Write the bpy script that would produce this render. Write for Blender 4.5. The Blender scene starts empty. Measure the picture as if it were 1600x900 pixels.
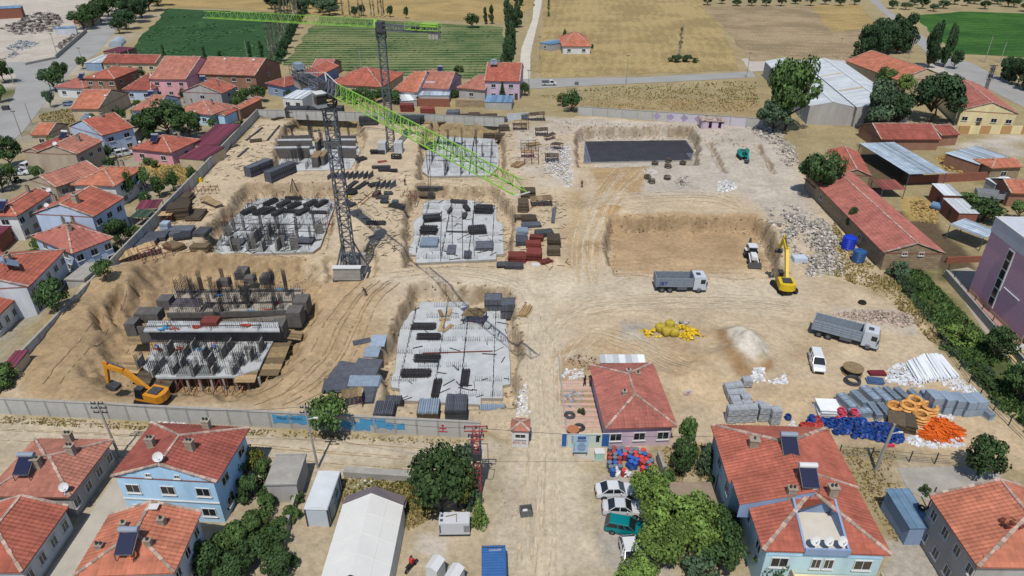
import bpy,math,random
import numpy as np
from mathutils import Vector,Matrix
random.seed(7); RNG = np.random.default_rng(7)
R = math.radians
SC = bpy.context.scene
COL = SC.collection
# ---------------------------------------------------------------- camera, sky, sun, exposure
CAM_H,PITCH,FPX = 57.0,R(30.0),1066.7
cd = bpy.data.cameras.new('camera'); cam = bpy.data.objects.new('camera',cd); COL.objects.link(cam)
cd.sensor_width = 36.0; cd.lens = 24.0; cd.clip_start = 1.0; cd.clip_end = 8000.0
cam.location = (0,0,CAM_H); cam.rotation_euler = (R(90) - PITCH,0,0)
SC.camera = cam
SUN_EL,SUN_AZ = R(62.0),R(8.0)      # light travels to +y and a little to +x
wd = bpy.data.worlds.new('World'); SC.world = wd; wd.use_nodes = True
_n = wd.node_tree.nodes; _bg = _n['Background']; _sk = _n.new('ShaderNodeTexSky')
_sk.sky_type = 'NISHITA'; _sk.sun_disc = False; _sk.sun_elevation = SUN_EL; _sk.sun_rotation = R(180.0) + SUN_AZ
_sk.air_density = 1.0; _sk.dust_density = 0.6; _sk.altitude = 900
wd.node_tree.links.new(_sk.outputs[0],_bg.inputs[0]); _bg.inputs[1].default_value = 0.12
sl = bpy.data.lights.new('sun','SUN'); so = bpy.data.objects.new('sun',sl); COL.objects.link(so)
sl.energy = 4.05; sl.angle = R(0.5); sl.color = (1.0,0.955,0.88)
_d = Vector((math.sin(SUN_AZ) * math.cos(SUN_EL),math.cos(SUN_AZ) * math.cos(SUN_EL),-math.sin(SUN_EL)))
so.rotation_euler = _d.to_track_quat('-Z','Y').to_euler(); so.location = (-20,-60,150)
vs = SC.view_settings; vs.view_transform = 'Standard'; vs.look = 'None'; vs.exposure = 0.14; vs.gamma = 1.0; vs.use_curve_mapping = False
SC.render.engine = 'CYCLES'; SC.cycles.max_bounces = 5; SC.cycles.diffuse_bounces = 3; SC.cycles.glossy_bounces = 2

# ---------------------------------------------------------------- surveying: photo point -> place on the plane z
_cp,_sp = math.cos(PITCH),math.sin(PITCH)
def g(px,py,z=0.0):
 u = (px - 800.0) / FPX; v = (450.0 - py) / FPX
 dy = _cp + v * _sp; dz = -_sp + v * _cp
 t = (z - CAM_H) / dz
 return (u * t,dy * t)
def G(px,py,z=0.0):
 x,y = g(px,py,z); return Vector((x,y,z))
def lin(c): return c / 12.92 if c <= .04045 else ((c + .055) / 1.055) ** 2.4
def S(r,gg,b,k=.66): return (lin(r / 255) * k,lin(gg / 255) * k,lin(b / 255) * k)

# ---------------------------------------------------------------- materials
MATS = {}
def M(name,col,rough=.85,var=.25,scale=2.0,bump=.0,metal=0.0,tint=.35,rnd=0.0,coord='Object',bscale=None,spec=.3,streak=0.0):
 if name in MATS: return MATS[name]
 m = bpy.data.materials.new(name); m.use_nodes = True; MATS[name] = m
 nt = m.node_tree; n = nt.nodes; L = nt.links.new
 b = n['Principled BSDF']; b.inputs['Roughness'].default_value = rough; b.inputs['Metallic'].default_value = metal
 b.inputs['Specular IOR Level'].default_value = spec
 tc = n.new('ShaderNodeTexCoord')
 no = n.new('ShaderNodeTexNoise'); no.inputs['Scale'].default_value = scale; no.inputs['Detail'].default_value = 6; no.inputs['Roughness'].default_value = .65
 if streak:
  mp = n.new('ShaderNodeMapping'); mp.inputs['Scale'].default_value = (1,1,streak); L(tc.outputs[coord],mp.inputs[0]); L(mp.outputs[0],no.inputs['Vector'])
 else: L(tc.outputs[coord],no.inputs['Vector'])
 mr = n.new('ShaderNodeMapRange'); mr.inputs['From Min'].default_value = .25; mr.inputs['From Max'].default_value = .75
 mr.inputs['To Min'].default_value = 1 - var; mr.inputs['To Max'].default_value = 1 + var
 L(no.outputs['Fac'],mr.inputs['Value'])
 at = n.new('ShaderNodeAttribute'); at.attribute_name = 'tint'
 mt = n.new('ShaderNodeMapRange'); mt.inputs['To Min'].default_value = 1 - tint; mt.inputs['To Max'].default_value = 1 + tint
 L(at.outputs['Fac'],mt.inputs['Value'])
 mu = n.new('ShaderNodeMath'); mu.operation = 'MULTIPLY'; L(mr.outputs[0],mu.inputs[0]); L(mt.outputs[0],mu.inputs[1])
 fac = mu.outputs[0]
 if rnd:
  oi = n.new('ShaderNodeObjectInfo'); m3 = n.new('ShaderNodeMapRange'); m3.inputs['To Min'].default_value = 1 - rnd; m3.inputs['To Max'].default_value = 1 + rnd
  L(oi.outputs['Random'],m3.inputs['Value']); m4 = n.new('ShaderNodeMath'); m4.operation = 'MULTIPLY'; L(fac,m4.inputs[0]); L(m3.outputs[0],m4.inputs[1]); fac = m4.outputs[0]
 vm = n.new('ShaderNodeVectorMath'); vm.operation = 'SCALE'; vm.inputs[0].default_value = col[:3]; L(fac,vm.inputs['Scale'])
 L(vm.outputs[0],b.inputs['Base Color'])
 if bump:
  n2 = n.new('ShaderNodeTexNoise'); n2.inputs['Scale'].default_value = bscale or scale * 4; n2.inputs['Detail'].default_value = 5; L(tc.outputs[coord],n2.inputs['Vector'])
  bp = n.new('ShaderNodeBump'); bp.inputs['Strength'].default_value = .8; bp.inputs['Distance'].default_value = bump; L(n2.outputs['Fac'],bp.inputs['Height']); L(bp.outputs[0],b.inputs['Normal'])
 return m

m_conc = M('concrete',S(170,166,158),.9,.22,.9,.02)
m_concw = M('fresh_concrete',S(198,201,202),.85,.2,.55,.015)
m_wall = M('wall_concrete',S(192,190,184),.9,.22,.5,.02,rnd=.08)
m_steel = M('grey_steel',S(112,116,124),.55,.2,2,0,.3)
m_dark = M('dark_steel',S(70,71,74),.7,.35,1.5,.01,rnd=.2)
m_black = M('black_rubber',S(38,38,40),.8,.2,3)
m_rebar = M('rebar_steel',S(70,68,70),.7,.3,4,0,.2)
m_wood = M('timber',S(150,128,94),.85,.3,2.5,.01,tint=.45,rnd=.12)
m_woodd = M('weathered_timber',S(92,80,64),.9,.35,2.5,.01,tint=.4,rnd=.15)
m_ply = M('plywood',S(176,148,108),.85,.25,2,.005,tint=.4)
m_form = M('film_faced_formwork',S(96,99,108),.65,.35,1.2,.01,tint=.4,rnd=.2)
m_rust = M('rusty_red_steel',S(128,62,54),.8,.3,3,.005)
m_white = M('white_paint',S(224,224,222),.5,.08,1.5)
m_glass = M('window_glass',(.015,.018,.022),.12,.2,1,spec=.6)
m_cglass = M('car_glass',(.012,.014,.017),.08,.2,1,spec=.6)
m_bark = M('bark',S(96,80,64),.95,.3,5,.02)
m_mortar = M('ridge_mortar',S(190,164,148),.95,.3,2.5,.02)
m_chim = M('chimney_render',S(172,158,140),.95,.35,2,.02,rnd=.12)
m_galv = M('galvanised_steel',S(158,174,190),.5,.22,1.5,0,.12,tint=.3,rnd=.1)
m_solar = M('solar_collector',S(34,36,66),.22,.2,2,spec=.6)
m_green = M('lime_green_paint',S(152,206,80),.65,.22,1.2)

# ---------------------------------------------------------------- mesh builder
class MB:
 def __init__(s): s.v = []; s.f = []; s.t = []; s.m = []; s.tint = .5; s.mi = 0; s.rt = False
 def face(s,idx):
  s.f.append(idx); s.t.append(random.random() if s.rt else s.tint); s.m.append(s.mi)
 def poly(s,pts):
  o = len(s.v); s.v += [tuple(p) for p in pts]; s.face(tuple(range(o,o + len(pts)))); return s
 def hexa(s,b,t):
  o = len(s.v); s.v += [tuple(p) for p in b] + [tuple(p) for p in t]; tt = random.random() if s.rt else s.tint
  for q in ((3,2,1,0),(4,5,6,7),(0,1,5,4),(1,2,6,5),(2,3,7,6),(3,0,4,7)):
   s.f.append(tuple(o + i for i in q)); s.t.append(tt); s.m.append(s.mi)
  return s
 def box(s,cx,cy,z0,sx,sy,sz,rz=0.0,top=1.0):
  c,n = math.cos(rz),math.sin(rz)
  def q(k,z): return [(cx + c * x - n * y,cy + n * x + c * y,z) for x,y in ((-sx / 2 * k,-sy / 2 * k),(sx / 2 * k,-sy / 2 * k),(sx / 2 * k,sy / 2 * k),(-sx / 2 * k,sy / 2 * k))]
  return s.hexa(q(1,z0),q(top,z0 + sz))
 def beam(s,p,q,w,h=None,up=(0,0,1)):
  p,q = Vector(p),Vector(q); h = h or w; d = q - p
  if d.length < 1e-6: return s
  d.normalize(); u = Vector(up)
  if abs(d.dot(u)) > .97: u = Vector((1,0,0))
  a = d.cross(u).normalized() * (w / 2); b = a.cross(d).normalized() * (h / 2)
  return s.hexa([p - a - b,p + a - b,p + a + b,p - a + b][::-1],[q - a - b,q + a - b,q + a + b,q - a + b][::-1])
 def cyl(s,p,q,r0,r1=None,n=8,caps=True):
  p,q = Vector(p),Vector(q); r1 = r0 if r1 is None else r1; d = (q - p).normalized()
  u = Vector((0,0,1)) if abs(d.z) < .9 else Vector((1,0,0)); a = d.cross(u).normalized(); b = d.cross(a)
  o = len(s.v)
  for pt,r in ((p,r0),(q,r1)):
   for i in range(n):
    an = 2 * math.pi * i / n; s.v.append(tuple(pt + a * math.cos(an) * r + b * math.sin(an) * r))
  for i in range(n): s.face((o + i,o + n + i,o + n + (i + 1) % n,o + (i + 1) % n))
  if caps: s.face(tuple(o + i for i in range(n))); s.face(tuple(o + n + i for i in range(n - 1,-1,-1)))
  return s
 def prism(s,pts,z0,z1):
  n = len(pts); o = len(s.v); s.v += [(p[0],p[1],z0) for p in pts] + [(p[0],p[1],z1) for p in pts]
  ar = sum(pts[i][0] * pts[(i + 1) % n][1] - pts[(i + 1) % n][0] * pts[i][1] for i in range(n))
  f = lambda q: q if ar > 0 else q[::-1]
  s.face(f(tuple(o + n + i for i in range(n)))); s.face(f(tuple(o + i for i in range(n))[::-1]))
  for i in range(n): j = (i + 1) % n; s.face(f((o + i,o + j,o + n + j,o + n + i)))
  return s
 def torus(s,c,R0,r0,n=16,k=6,ax=None,sq=1.0):
  o = len(s.v); mt = Matrix.Identity(3) if ax is None else ax
  for i in range(n):
   a = 2 * math.pi * i / n
   for j in range(k):
    b = 2 * math.pi * j / k; rr = R0 + r0 * math.cos(b)
    s.v.append(tuple(Vector(c) + mt @ Vector((rr * math.cos(a),rr * math.sin(a),r0 * sq * math.sin(b)))))
  for i in range(n):
   for j in range(k): s.face((o + i * k + j,o + ((i + 1) % n) * k + j,o + ((i + 1) % n) * k + (j + 1) % k,o + i * k + (j + 1) % k))
  return s
 def chunk(s,c,r,fl=.7):
  o = len(s.v); a0 = random.random() * 6; tt = random.random(); n = 4
  for zz,k in ((-.35,1.0),(.6,random.uniform(.5,.95))):
   for i in range(n):
    a = a0 + i * 1.571 + random.uniform(-.35,.35); q = r * k * random.uniform(.65,1.2)
    s.v.append((c[0] + q * math.cos(a),c[1] + q * math.sin(a),c[2] + r * fl * zz * random.uniform(.6,1.2)))
  for q in ((4,5,6,7),(0,1,5,4),(1,2,6,5),(2,3,7,6),(3,0,4,7)):
   s.f.append(tuple(o + i for i in q)); s.t.append(tt); s.m.append(s.mi)
  return s
 def loft(s,rings,closed=True,caps=True):
  k = len(rings[0]); o = len(s.v)
  for r in rings: s.v += [tuple(p) for p in r]
  for i in range(len(rings) - 1):
   for j in range(k if closed else k - 1):
    a = o + i * k + j; b = o + i * k + (j + 1) % k; s.face((a,b,b + k,a + k))
  if caps: s.face(tuple(o + j for j in range(k))[::-1]); s.face(tuple(o + (len(rings) - 1) * k + j for j in range(k)))
  return s
 def mesh(s,name,mats,smooth=False):
  me = bpy.data.meshes.new(name); me.from_pydata(s.v,[],s.f)
  mats = mats if isinstance(mats,(list,tuple)) else [mats]
  for m in mats: me.materials.append(m)
  at = me.attributes.new('tint','FLOAT','FACE'); at.data.foreach_set('value',s.t)
  if len(mats) > 1: me.polygons.foreach_set('material_index',s.m)
  if smooth: me.polygons.foreach_set('use_smooth',[True] * len(s.f))
  me.update(); return me
 def build(s,name,mats,parent=None,smooth=False,loc=None,rz=0):
  o = bpy.data.objects.new(name,s.mesh(name,mats,smooth)); COL.objects.link(o)
  if parent is not None: o.parent = parent
  if loc is not None: o.location = loc
  if rz: o.rotation_euler = (0,0,rz)
  return o

def tag(o,label=None,cat=None,group=None,kind=None):
 if label: o['label'] = label
 if cat: o['category'] = cat
 if group: o['group'] = group
 if kind: o['kind'] = kind
 return o
def thing(name,label,cat,loc=(0,0,0),rz=0.0,group=None):
 o = bpy.data.objects.new(name,None); COL.objects.link(o); o.empty_display_size = .3
 o.location = loc if len(loc) == 3 else (loc[0],loc[1],0); o.rotation_euler = (0,0,rz)
 return tag(o,label,cat,group)
KIDS = {}
def copy_tree(o,loc=None,rz=None,label=None,scale=None,parent=None,group=None):
 c = o.copy(); COL.objects.link(c)
 if parent is not None: c.parent = parent
 if loc is not None: c.location = loc if len(loc) == 3 else (loc[0],loc[1],0)
 if rz is not None: c.rotation_euler = (0,0,rz)
 if scale is not None: c.scale = scale if hasattr(scale,'__len__') else (scale,) * 3
 if label: c['label'] = label
 if group: c['group'] = group
 for ch in KIDS.get(o.name) or list(o.children):
  copy_tree(ch,parent=c)
 return c
def inst(me,name,parent=None,loc=(0,0,0),rz=0.0,scale=(1,1,1)):
 o = bpy.data.objects.new(name,me); COL.objects.link(o)
 if parent is not None: o.parent = parent
 o.location = loc if len(loc) == 3 else (loc[0],loc[1],0); o.rotation_euler = (0,0,rz); o.scale = scale
 return o
def heading(p,q,z=0):
 a,b = g(p[0],p[1],z),g(q[0],q[1],z); return math.atan2(b[1] - a[1],b[0] - a[0])

# ---------------------------------------------------------------- numpy helpers for the terrain
def pip(px,py,poly):
 ins = np.zeros(px.shape,bool); n = len(poly)
 for i in range(n):
  x0,y0 = poly[i]; x1,y1 = poly[(i + 1) % n]
  if y0 == y1: continue
  c = ((y0 > py) != (y1 > py)) & (px < (x1 - x0) * (py - y0) / (y1 - y0) + x0); ins ^= c
 return ins
def segd(px,py,pts,closed=True):
 d = np.full(px.shape,1e9); n = len(pts)
 for i in range(n if closed else n - 1):
  x0,y0 = pts[i]; x1,y1 = pts[(i + 1) % n]; dx,dy = x1 - x0,y1 - y0; l2 = dx * dx + dy * dy + 1e-9
  t = np.clip(((px - x0) * dx + (py - y0) * dy) / l2,0,1)
  d = np.minimum(d,np.hypot(px - x0 - t * dx,py - y0 - t * dy))
 return d
def sdist(px,py,poly):      # positive inside
 d = segd(px,py,poly); return np.where(pip(px,py,poly),d,-d)
_LAT = RNG.random((256,256))
def vnoise(x,y,s):
 x = x / s; y = y / s; xi = np.floor(x).astype(int); yi = np.floor(y).astype(int); fx = x - xi; fy = y - yi
 fx = fx * fx * (3 - 2 * fx); fy = fy * fy * (3 - 2 * fy); h = lambda a,b: _LAT[a & 255,b & 255]
 return (h(xi,yi) * (1 - fx) + h(xi + 1,yi) * fx) * (1 - fy) + (h(xi,yi + 1) * (1 - fx) + h(xi + 1,yi + 1) * fx) * fy - .5
def fbm(x,y,s,o=4):
 r = 0; a = 1.0
 for i in range(o): r = r + a * vnoise(x + 37 * i,y - 53 * i,s); s = s / 2.03; a *= .55
 return r
def smooth(a,b,x): t = np.clip((x - a) / (b - a),0,1); return t * t * (3 - 2 * t)
def W(pts,z=0): return [g(p[0],p[1],z) for p in pts]
# ================================================================ terrain: one sheet, pits, mounds, soil colours
def axis(lo,hi,st,far_lo,far_hi):
 a = list(np.arange(lo,hi + 1e-6,st)); s = st; v = lo
 while v > far_lo: s *= 1.22; v -= s; a.insert(0,v)
 s = st; v = hi
 while v < far_hi: s *= 1.22; v += s; a.append(v)
 return np.array(a)
AX = axis(-86,92,.42,-2500,2500); AY = axis(42,226,.42,-200,4000)
SLABZ = -2.5
P_S6 = [(657,472),(730,472),(733,482),(781,482),(782,499),(790,499),(797,570),(797,600),(785,602),(785,622),(751,622),(751,632),(625,625),(625,607),(612,605),(610,595),(617,580),(624,515),(632,502),(641,487),(650,485)]
P_S4 = [(672,313),(735,313),(775,322),(776,345),(785,350),(787,397),(775,397),(775,405),(650,411),(650,398),(638,398),(640,385),(646,375),(646,347),(660,335),(662,318)]
P_S2 = [(684,213),(771,217),(777,226),(780,249),(778,261),(765,274),(670,275),(660,268),(660,260),(665,243),(667,235)]
P_S3 = [(408,310),(512,310),(521,316),(521,326),(500,385),(489,393),(343,398),(333,395),(341,377),(358,348),(375,332),(385,319)]
P_S7 = [(914,221),(1072,219),(1084,236),(1080,250),(912,254)]
P_S1 = [(436,228),(470,205),(556,205),(566,225),(548,262),(430,268)]
def grow(pts,d):
 c = np.array(pts).mean(0); out = []
 for p in pts:
  v = np.array(p) - c; l = np.hypot(*v) + 1e-6; out.append(tuple(np.array(p) + v / l * d))
 return out
def W3(pts): return [g(*p) for p in pts]
PITS = [  # (floor outline, floor depth, bank width)
 (grow(W3([(650,468,-3),(790,476,-3),(803,560,-3),(806,640,-.6),(604,634,-.6),(606,575,-3)]),.3),3.0,.7),
 (grow(W3([(655,308,-3),(772,312,-3),(795,345,-3),(795,413,-.4),(636,418,-.4),(638,345,-3)]),.3),3.0,.8),
 (grow(W3([(676,209,-3),(775,212,-3),(786,240,-3),(786,278,-.4),(657,281,-.4),(661,235,-3)]),.3),3.0,.7),
 (grow(W3([(396,306,-3),(520,306,-3),(528,325,-3),(505,392,-.6),(490,402,-.4),(326,404,-.4),(333,377,-3),(375,325,-3)]),.3),3.0,.8),
 (W3([(908,217,-3.3),(1076,214,-3.3),(1090,236,-3),(1084,256,0),(906,260,0),(901,235,-3)]),3.3,.8),
 (W3([(953,361,-3.2),(1172,361,-3.2),(1192,375,-3.2),(1218,432,0),(962,426,0),(948,390,-2)]),3.2,.9),
 (W3([(445,215,-3),(470,198,-3),(560,200,-3),(570,225,-3),(552,270,-.3),(424,275,-.3)]),2.8,.8),
 (W([(235,505),(270,440),(470,440),(470,490),(440,560),(415,595),(370,618),(190,600),(200,560)],-2.4),2.4,5.0),
 (W([(517,412),(560,410),(580,390),(585,420),(580,440),(517,447)],-1.2),1.3,1.0),
 (W([(178,470),(190,460),(187,500),(176,508)]),1.3,.5),(W([(210,452),(222,448),(220,478),(212,484)]),1.3,.5),(W([(156,496),(166,490),(168,512),(158,516)]),1.2,.5),
 (W([(1106,222),(1112,222),(1135,268),(1129,268)],0),1.1,.5),
 (W([(1183,226),(1188,226),(1213,272),(1208,272)],0),1.1,.5),
]
MOUNDS = [  # (px, py, rx, ry, h)
 (120,500,10,16,2.0),(200,440,14,8,2.4),(330,410,18,5,2.3),(80,580,10,9,1.0),(440,412,8,4,1.0),
 (958,290,7,9,.6),(953,328,4,2,1.0),(922,392,2.6,3.4,1.4),(590,470,5,7,.8),(520,520,5,8,.8),(470,585,6,6,.6),
 (1120,560,9,8,.7),(1090,590,7,4,.9),(1130,525,5,3,.5),(1168,546,4.6,7.0,2.3),(745,530,1,1,0),(1140,565,3,4,1.0),(990,520,3,2,.5),
 (1240,370,11,10,1.1),(1170,250,8,10,.5),(1375,505,9,3.5,.9),(1215,230,5,14,.8),(1290,420,5,4,.7),(860,235,5,8,.5),(600,260,5,6,.6),(735,195,8,3,1.0),
 (1330,790,5,5,0),(815,190,4,3,.6),(640,275,3,5,.7),(1200,300,5,5,.6),
]
CRATER_C = g(1166,565)
def hfun(x,y):
 wx = x + 1.1 * fbm(x,y,4.0,3); wy = y + 1.1 * fbm(x + 90,y + 40,4.0,3)
 rg = np.clip((226 - y) / 20,0,1) * np.clip((x + 86) / 8,0,1) * np.clip((92 - x) / 8,0,1)
 z = 0.0 * x + rg * .0
 for px,py,rx,ry,h in MOUNDS:
  cx,cy = g(px,py); r = np.hypot((wx - cx) / rx,(wy - cy) / ry)
  z = z + h * (1 - smooth(0,1,r)) * (1 + .25 * fbm(x,y,1.6,3))
 for poly,dep,bw in PITS:
  s = sdist(wx,wy,poly); k = smooth(-bw,.25,s)
  rough = fbm(x * 1.0,y * 1.0,1.3,4) * 1.9 * k * (1 - k) * 3 * min(1,dep / 2)
  z = z * (1 - k) - dep * k + rough
 site = sdist(x,y,SITE); z = z + smooth(-2,4,site) * (.16 * fbm(x,y,5,4) + .05 * fbm(x,y,1.2,2))
 return z
SITE = W([(405,186),(480,188),(660,196),(825,206),(905,181),(1200,203),(1250,260),(1300,330),(1390,430),(1480,560),(1600,690),(1640,740),(1500,705),(1320,690),(1160,670),(1060,700),(900,720),(740,672),(500,655),(0,642),(0,620),(130,455),(360,235)])
GX,GY = np.meshgrid(AX,AY)
GZ = hfun(GX,GY)
def gz(x,y):
 i = int(np.clip(np.searchsorted(AX,x) - 1,0,len(AX) - 2)); j = int(np.clip(np.searchsorted(AY,y) - 1,0,len(AY) - 2))
 fx = (x - AX[i]) / (AX[i + 1] - AX[i]); fy = (y - AY[j]) / (AY[j + 1] - AY[j])
 return float((GZ[j,i] * (1 - fx) + GZ[j,i + 1] * fx) * (1 - fy) + (GZ[j + 1,i] * (1 - fx) + GZ[j + 1,i + 1] * fx) * fy)
def gp(px,py,dz=0.0):      # place on the terrain surface seen at that point of the photograph
 z = 0.0
 for _ in range(8):
  x,y = g(px,py,z); z = .5 * z + .5 * gz(x,y)
 x,y = g(px,py,z); return Vector((x,y,gz(x,y) + dz))
# soil colours per vertex (bare albedo of each kind of soil)
C_SAND = np.array(S(206,186,156)); C_PALE = np.array(S(214,200,176)); C_BROWN = np.array(S(182,156,120)); C_DARK = np.array(S(150,128,100))
C_GREY = np.array(S(198,188,174)); C_DRY = np.array(S(170,154,116)); C_GRASS = np.array(S(104,106,66)); C_OCH = np.array(S(194,162,118)); C_ROAD = np.array(S(208,194,170))
C_FIELD = np.array(S(178,154,104)); C_MUD = np.array(S(104,90,70)); C_PAVE = np.array(S(188,180,166)); C_GREEN = np.array(S(84,96,54))
gc = np.empty(GX.shape + (3,)); gc[:] = C_DRY
NW1 = fbm(GX,GY,7,4); NW2 = fbm(GX + 200,GY - 77,7,4); WX = GX + 2.0 * NW1; WY = GY + 2.0 * NW2
def paint(mask,c):
 m = mask[...,None]; gc[:] = gc * (1 - m) + np.asarray(c) * m
def zone(pts,c,soft=1.2,a=1.0,mottle=0.0,z=0.0):
 P = W(pts,z); s = sdist(WX,WY,P); m = smooth(-soft,soft,s) * a
 if mottle: m = m * np.clip(.6 + mottle * fbm(GX + 11,GY + 5,5,4) * 2,0,1)
 paint(m,c)
def track(pts,w,c,a=.6):
 d = segd(GX + .4 * NW1,GY + .4 * NW2,W(pts),False); paint(a * (1 - smooth(w * .5,w,d)),c)
zone([(-500,-40),(230,0),(120,105),(60,170),(-300,240)],C_GREY,3)
zone([(-200,700),(200,670),(760,690),(870,720),(1000,720),(1060,700),(1160,690),(1250,700),(1500,720),(1700,800),(1700,1000),(-300,1000)],S(190,174,146),2)
zone([(405,186),(480,188),(660,196),(825,206),(905,181),(1200,203),(1250,260),(1300,330),(1390,430),(1480,560),(1600,690),(1640,740),(1500,705),(1320,690),(1160,670),(1060,700),(900,720),(740,672),(500,655),(0,642),(0,620),(130,455),(360,235)],C_SAND,.6)
zone([(830,165),(1190,130),(1200,185),(910,170),(905,178),(840,200)],C_DRY,1.5); zone([(830,165),(1190,150),(1200,180),(910,168)],C_OCH * .75,2,.6,.8)
zone([(860,185),(1200,195),(1260,290),(1300,420),(1200,330),(1150,300),(1000,300),(900,205)],C_GREY,3,.9)
zone([(790,180),(900,185),(890,290),(850,290),(800,260)],C_GREY,3,.8,.6)
zone([(30,610),(60,540),(140,455),(210,405),(480,398),(500,450),(480,560),(420,640),(30,625)],C_BROWN,1.5)
zone([(480,440),(600,430),(600,600),(520,640),(400,640),(450,590)],S(194,166,128),2,.8)
zone([(930,262),(1010,256),(1000,300),(930,302)],C_OCH * .92,1.2,.9); zone([(930,322),(968,320),(965,336),(930,336)],C_OCH * .8,1); zone([(906,376),(936,376),(936,404),(906,404)],C_OCH * .85,1)
zone([(886,300),(905,300),(900,420),(885,420)],C_OCH * .95,1.5,.7)
zone([(945,355),(1178,355),(1214,425),(955,422)],S(190,162,126),.8,1,0,-3.0); zone([(985,368),(1150,366),(1160,396),(1000,400)],S(180,152,116),3,.7,.8,-3.2)
zone([(820,640),(880,640),(870,470),(1000,470),(1260,480),(1250,440),(900,430),(600,425),(560,450),(640,445),(800,460)],C_PALE,3,.75)
zone([(825,500),(875,560),(890,720),(950,900),(760,900),(800,720),(815,640)],C_ROAD,1.5,.9)
zone([(870,550),(980,505),(1120,515),(1140,590),(1060,640),(940,560)],C_BROWN * 1.12,2,.8,.6); zone([(970,505),(1010,503),(1010,530),(975,532)],C_GREY * .8,1,.9)
zone([(1060,600),(1600,590),(1640,740),(1160,668)],S(204,180,146),2,.9); zone([(1112,520),(1135,522),(1150,562),(1175,578),(1198,566),(1205,576),(1185,590),(1150,588)],S(172,138,98),.7,.9)
zone([(1135,528),(1168,518),(1198,540),(1194,560),(1165,566),(1143,552)],S(228,218,200),.6)
zone([(1300,330),(1330,360),(1430,450),(1500,560),(1620,690),(1600,700),(1480,560),(1390,470),(1290,440),(1260,420)],C_DRY,1.5,.8,.9)
zone([(1380,415),(1440,415),(1600,580),(1650,700),(1580,640),(1480,530)],C_GREEN,1.2,.95)
zone([(1290,480),(1430,490),(1430,520),(1330,510)],C_GREY * .95,1,.8)
zone([(1255,490),(1320,520),(1240,620),(1200,600)],C_BROWN * 1.1,2,.5,.8)
zone([(0,650),(760,695),(800,700),(760,735),(500,730),(180,700),(-60,690)],C_ROAD * .97,1,.9); zone([(0,646),(740,684),(740,692),(0,655)],C_DRY,.8,.6,1)
zone([(540,745),(640,745),(690,790),(640,830),(530,800),(520,760)],C_GRASS * 1.15,2,.75,.9); zone([(520,745),(570,742),(580,756),(530,760)],S(226,222,214),.8,.8)
zone([(645,840),(705,838),(690,880),(640,870)],C_GREY * 1.02,.6,.9)
zone([(930,730),(1000,735),(1020,800),(1040,900),(935,900)],C_PAVE,.6,.9)
zone([(872,555),(930,560),(940,680),(885,680)],S(206,180,160),.4,.9); zone([(874,556),(934,562),(930,590),(872,594)],C_BROWN,.4,.9); zone([(878,607),(924,607),(926,632),(882,632)],C_BROWN * .9,.3,.9)
zone([(1030,690),(1150,690),(1150,900),(1030,900)],C_DRY * .8,1.5,.9,.8); zone([(1310,690),(1400,700),(1430,900),(1330,900)],C_DRY,1.5,.9,.8); zone([(1380,840),(1440,840),(1480,910),(1390,910)],C_GREY * .95,.6)
zone([(1340,225),(1420,225),(1420,290),(1330,300)],C_MUD,1); zone([(1400,330),(1460,335),(1540,440),(1475,440)],C_MUD,1); zone([(1415,310),(1470,310),(1460,345),(1420,345)],S(186,160,100),1,.9)
zone([(1450,290),(1600,262),(1600,340),(1540,340)],C_DRY,1.5); zone([(1500,270),(1560,270),(1600,300),(1600,400),(1540,330)],C_GREEN * 1.1,1.2,.8,.8)
zone([(1470,232),(1600,205),(1600,250),(1560,230)],C_GREY,1.2); zone([(1462,240),(1500,240),(1510,262),(1470,262)],S(186,160,90),1)
zone([(1395,440),(1500,415),(1620,560),(1620,620)],C_GREEN * 1.05,1.5,.5,.9)
zone([(-40,120),(30,130),(28,200),(-40,240)],C_GRASS,1.5); zone([(60,175),(115,165),(125,195),(70,200)],C_GRASS * 1.3,1,.9)
zone([(0,120),(410,120),(410,160),(130,455),(-40,640),(-300,640),(-100,240),(60,180)],S(168,162,148),2,.8,.8); zone([(215,255),(310,255),(300,285),(250,290)],S(176,152,92),.8)
zone([(320,205),(370,170),(395,160),(372,205),(330,235)],C_GRASS * 1.2,1,.6,.9)
for k in range(7): track([(560+k*9,430+k*2),(520+k*10,480),(480+k*14,560),(430+k*20,620)],.35,C_BROWN * (.85 if k % 2 else 1.2),.5)
for k in range(5): track([(905+k*7,440),(905+k*6,380),(925+k*9,320),(960+k*14,270)],.3,C_PALE if k % 2 else C_OCH,.6)
for k in range(6): track([(835+k*8,900),(838+k*6,760),(842+k*4,600),(848+k*4,520),(900+k*5,470+k*2),(1050,462+k*3),(1240,480+k*3)],.3,C_PALE * 1.05 if k % 2 else C_SAND * .9,.5)
for k in range(5): track([(860+k*4,560-k*2),(920,520+k*4),(1000,545+k*7),(1060,570+k*7)],.4,C_BROWN * (.9 if k % 2 else 1.25),.5)
for k in range(4): track([(960,385+k*10),(1060,378+k*11),(1180,386+k*9)],.5,S(202,178,144) if k % 2 else S(170,142,108),.5)
for k in range(6): track([(60+k*26,600),(130+k*18,520),(180+k*14,450)],.4,C_BROWN * (.88 if k % 2 else 1.12),.4)
for k in range(3): track([(0,668+k*6),(300,678+k*7),(700,705+k*8)],.4,C_PALE * 1.05 if k % 2 else C_SAND * .92,.4)
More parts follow.
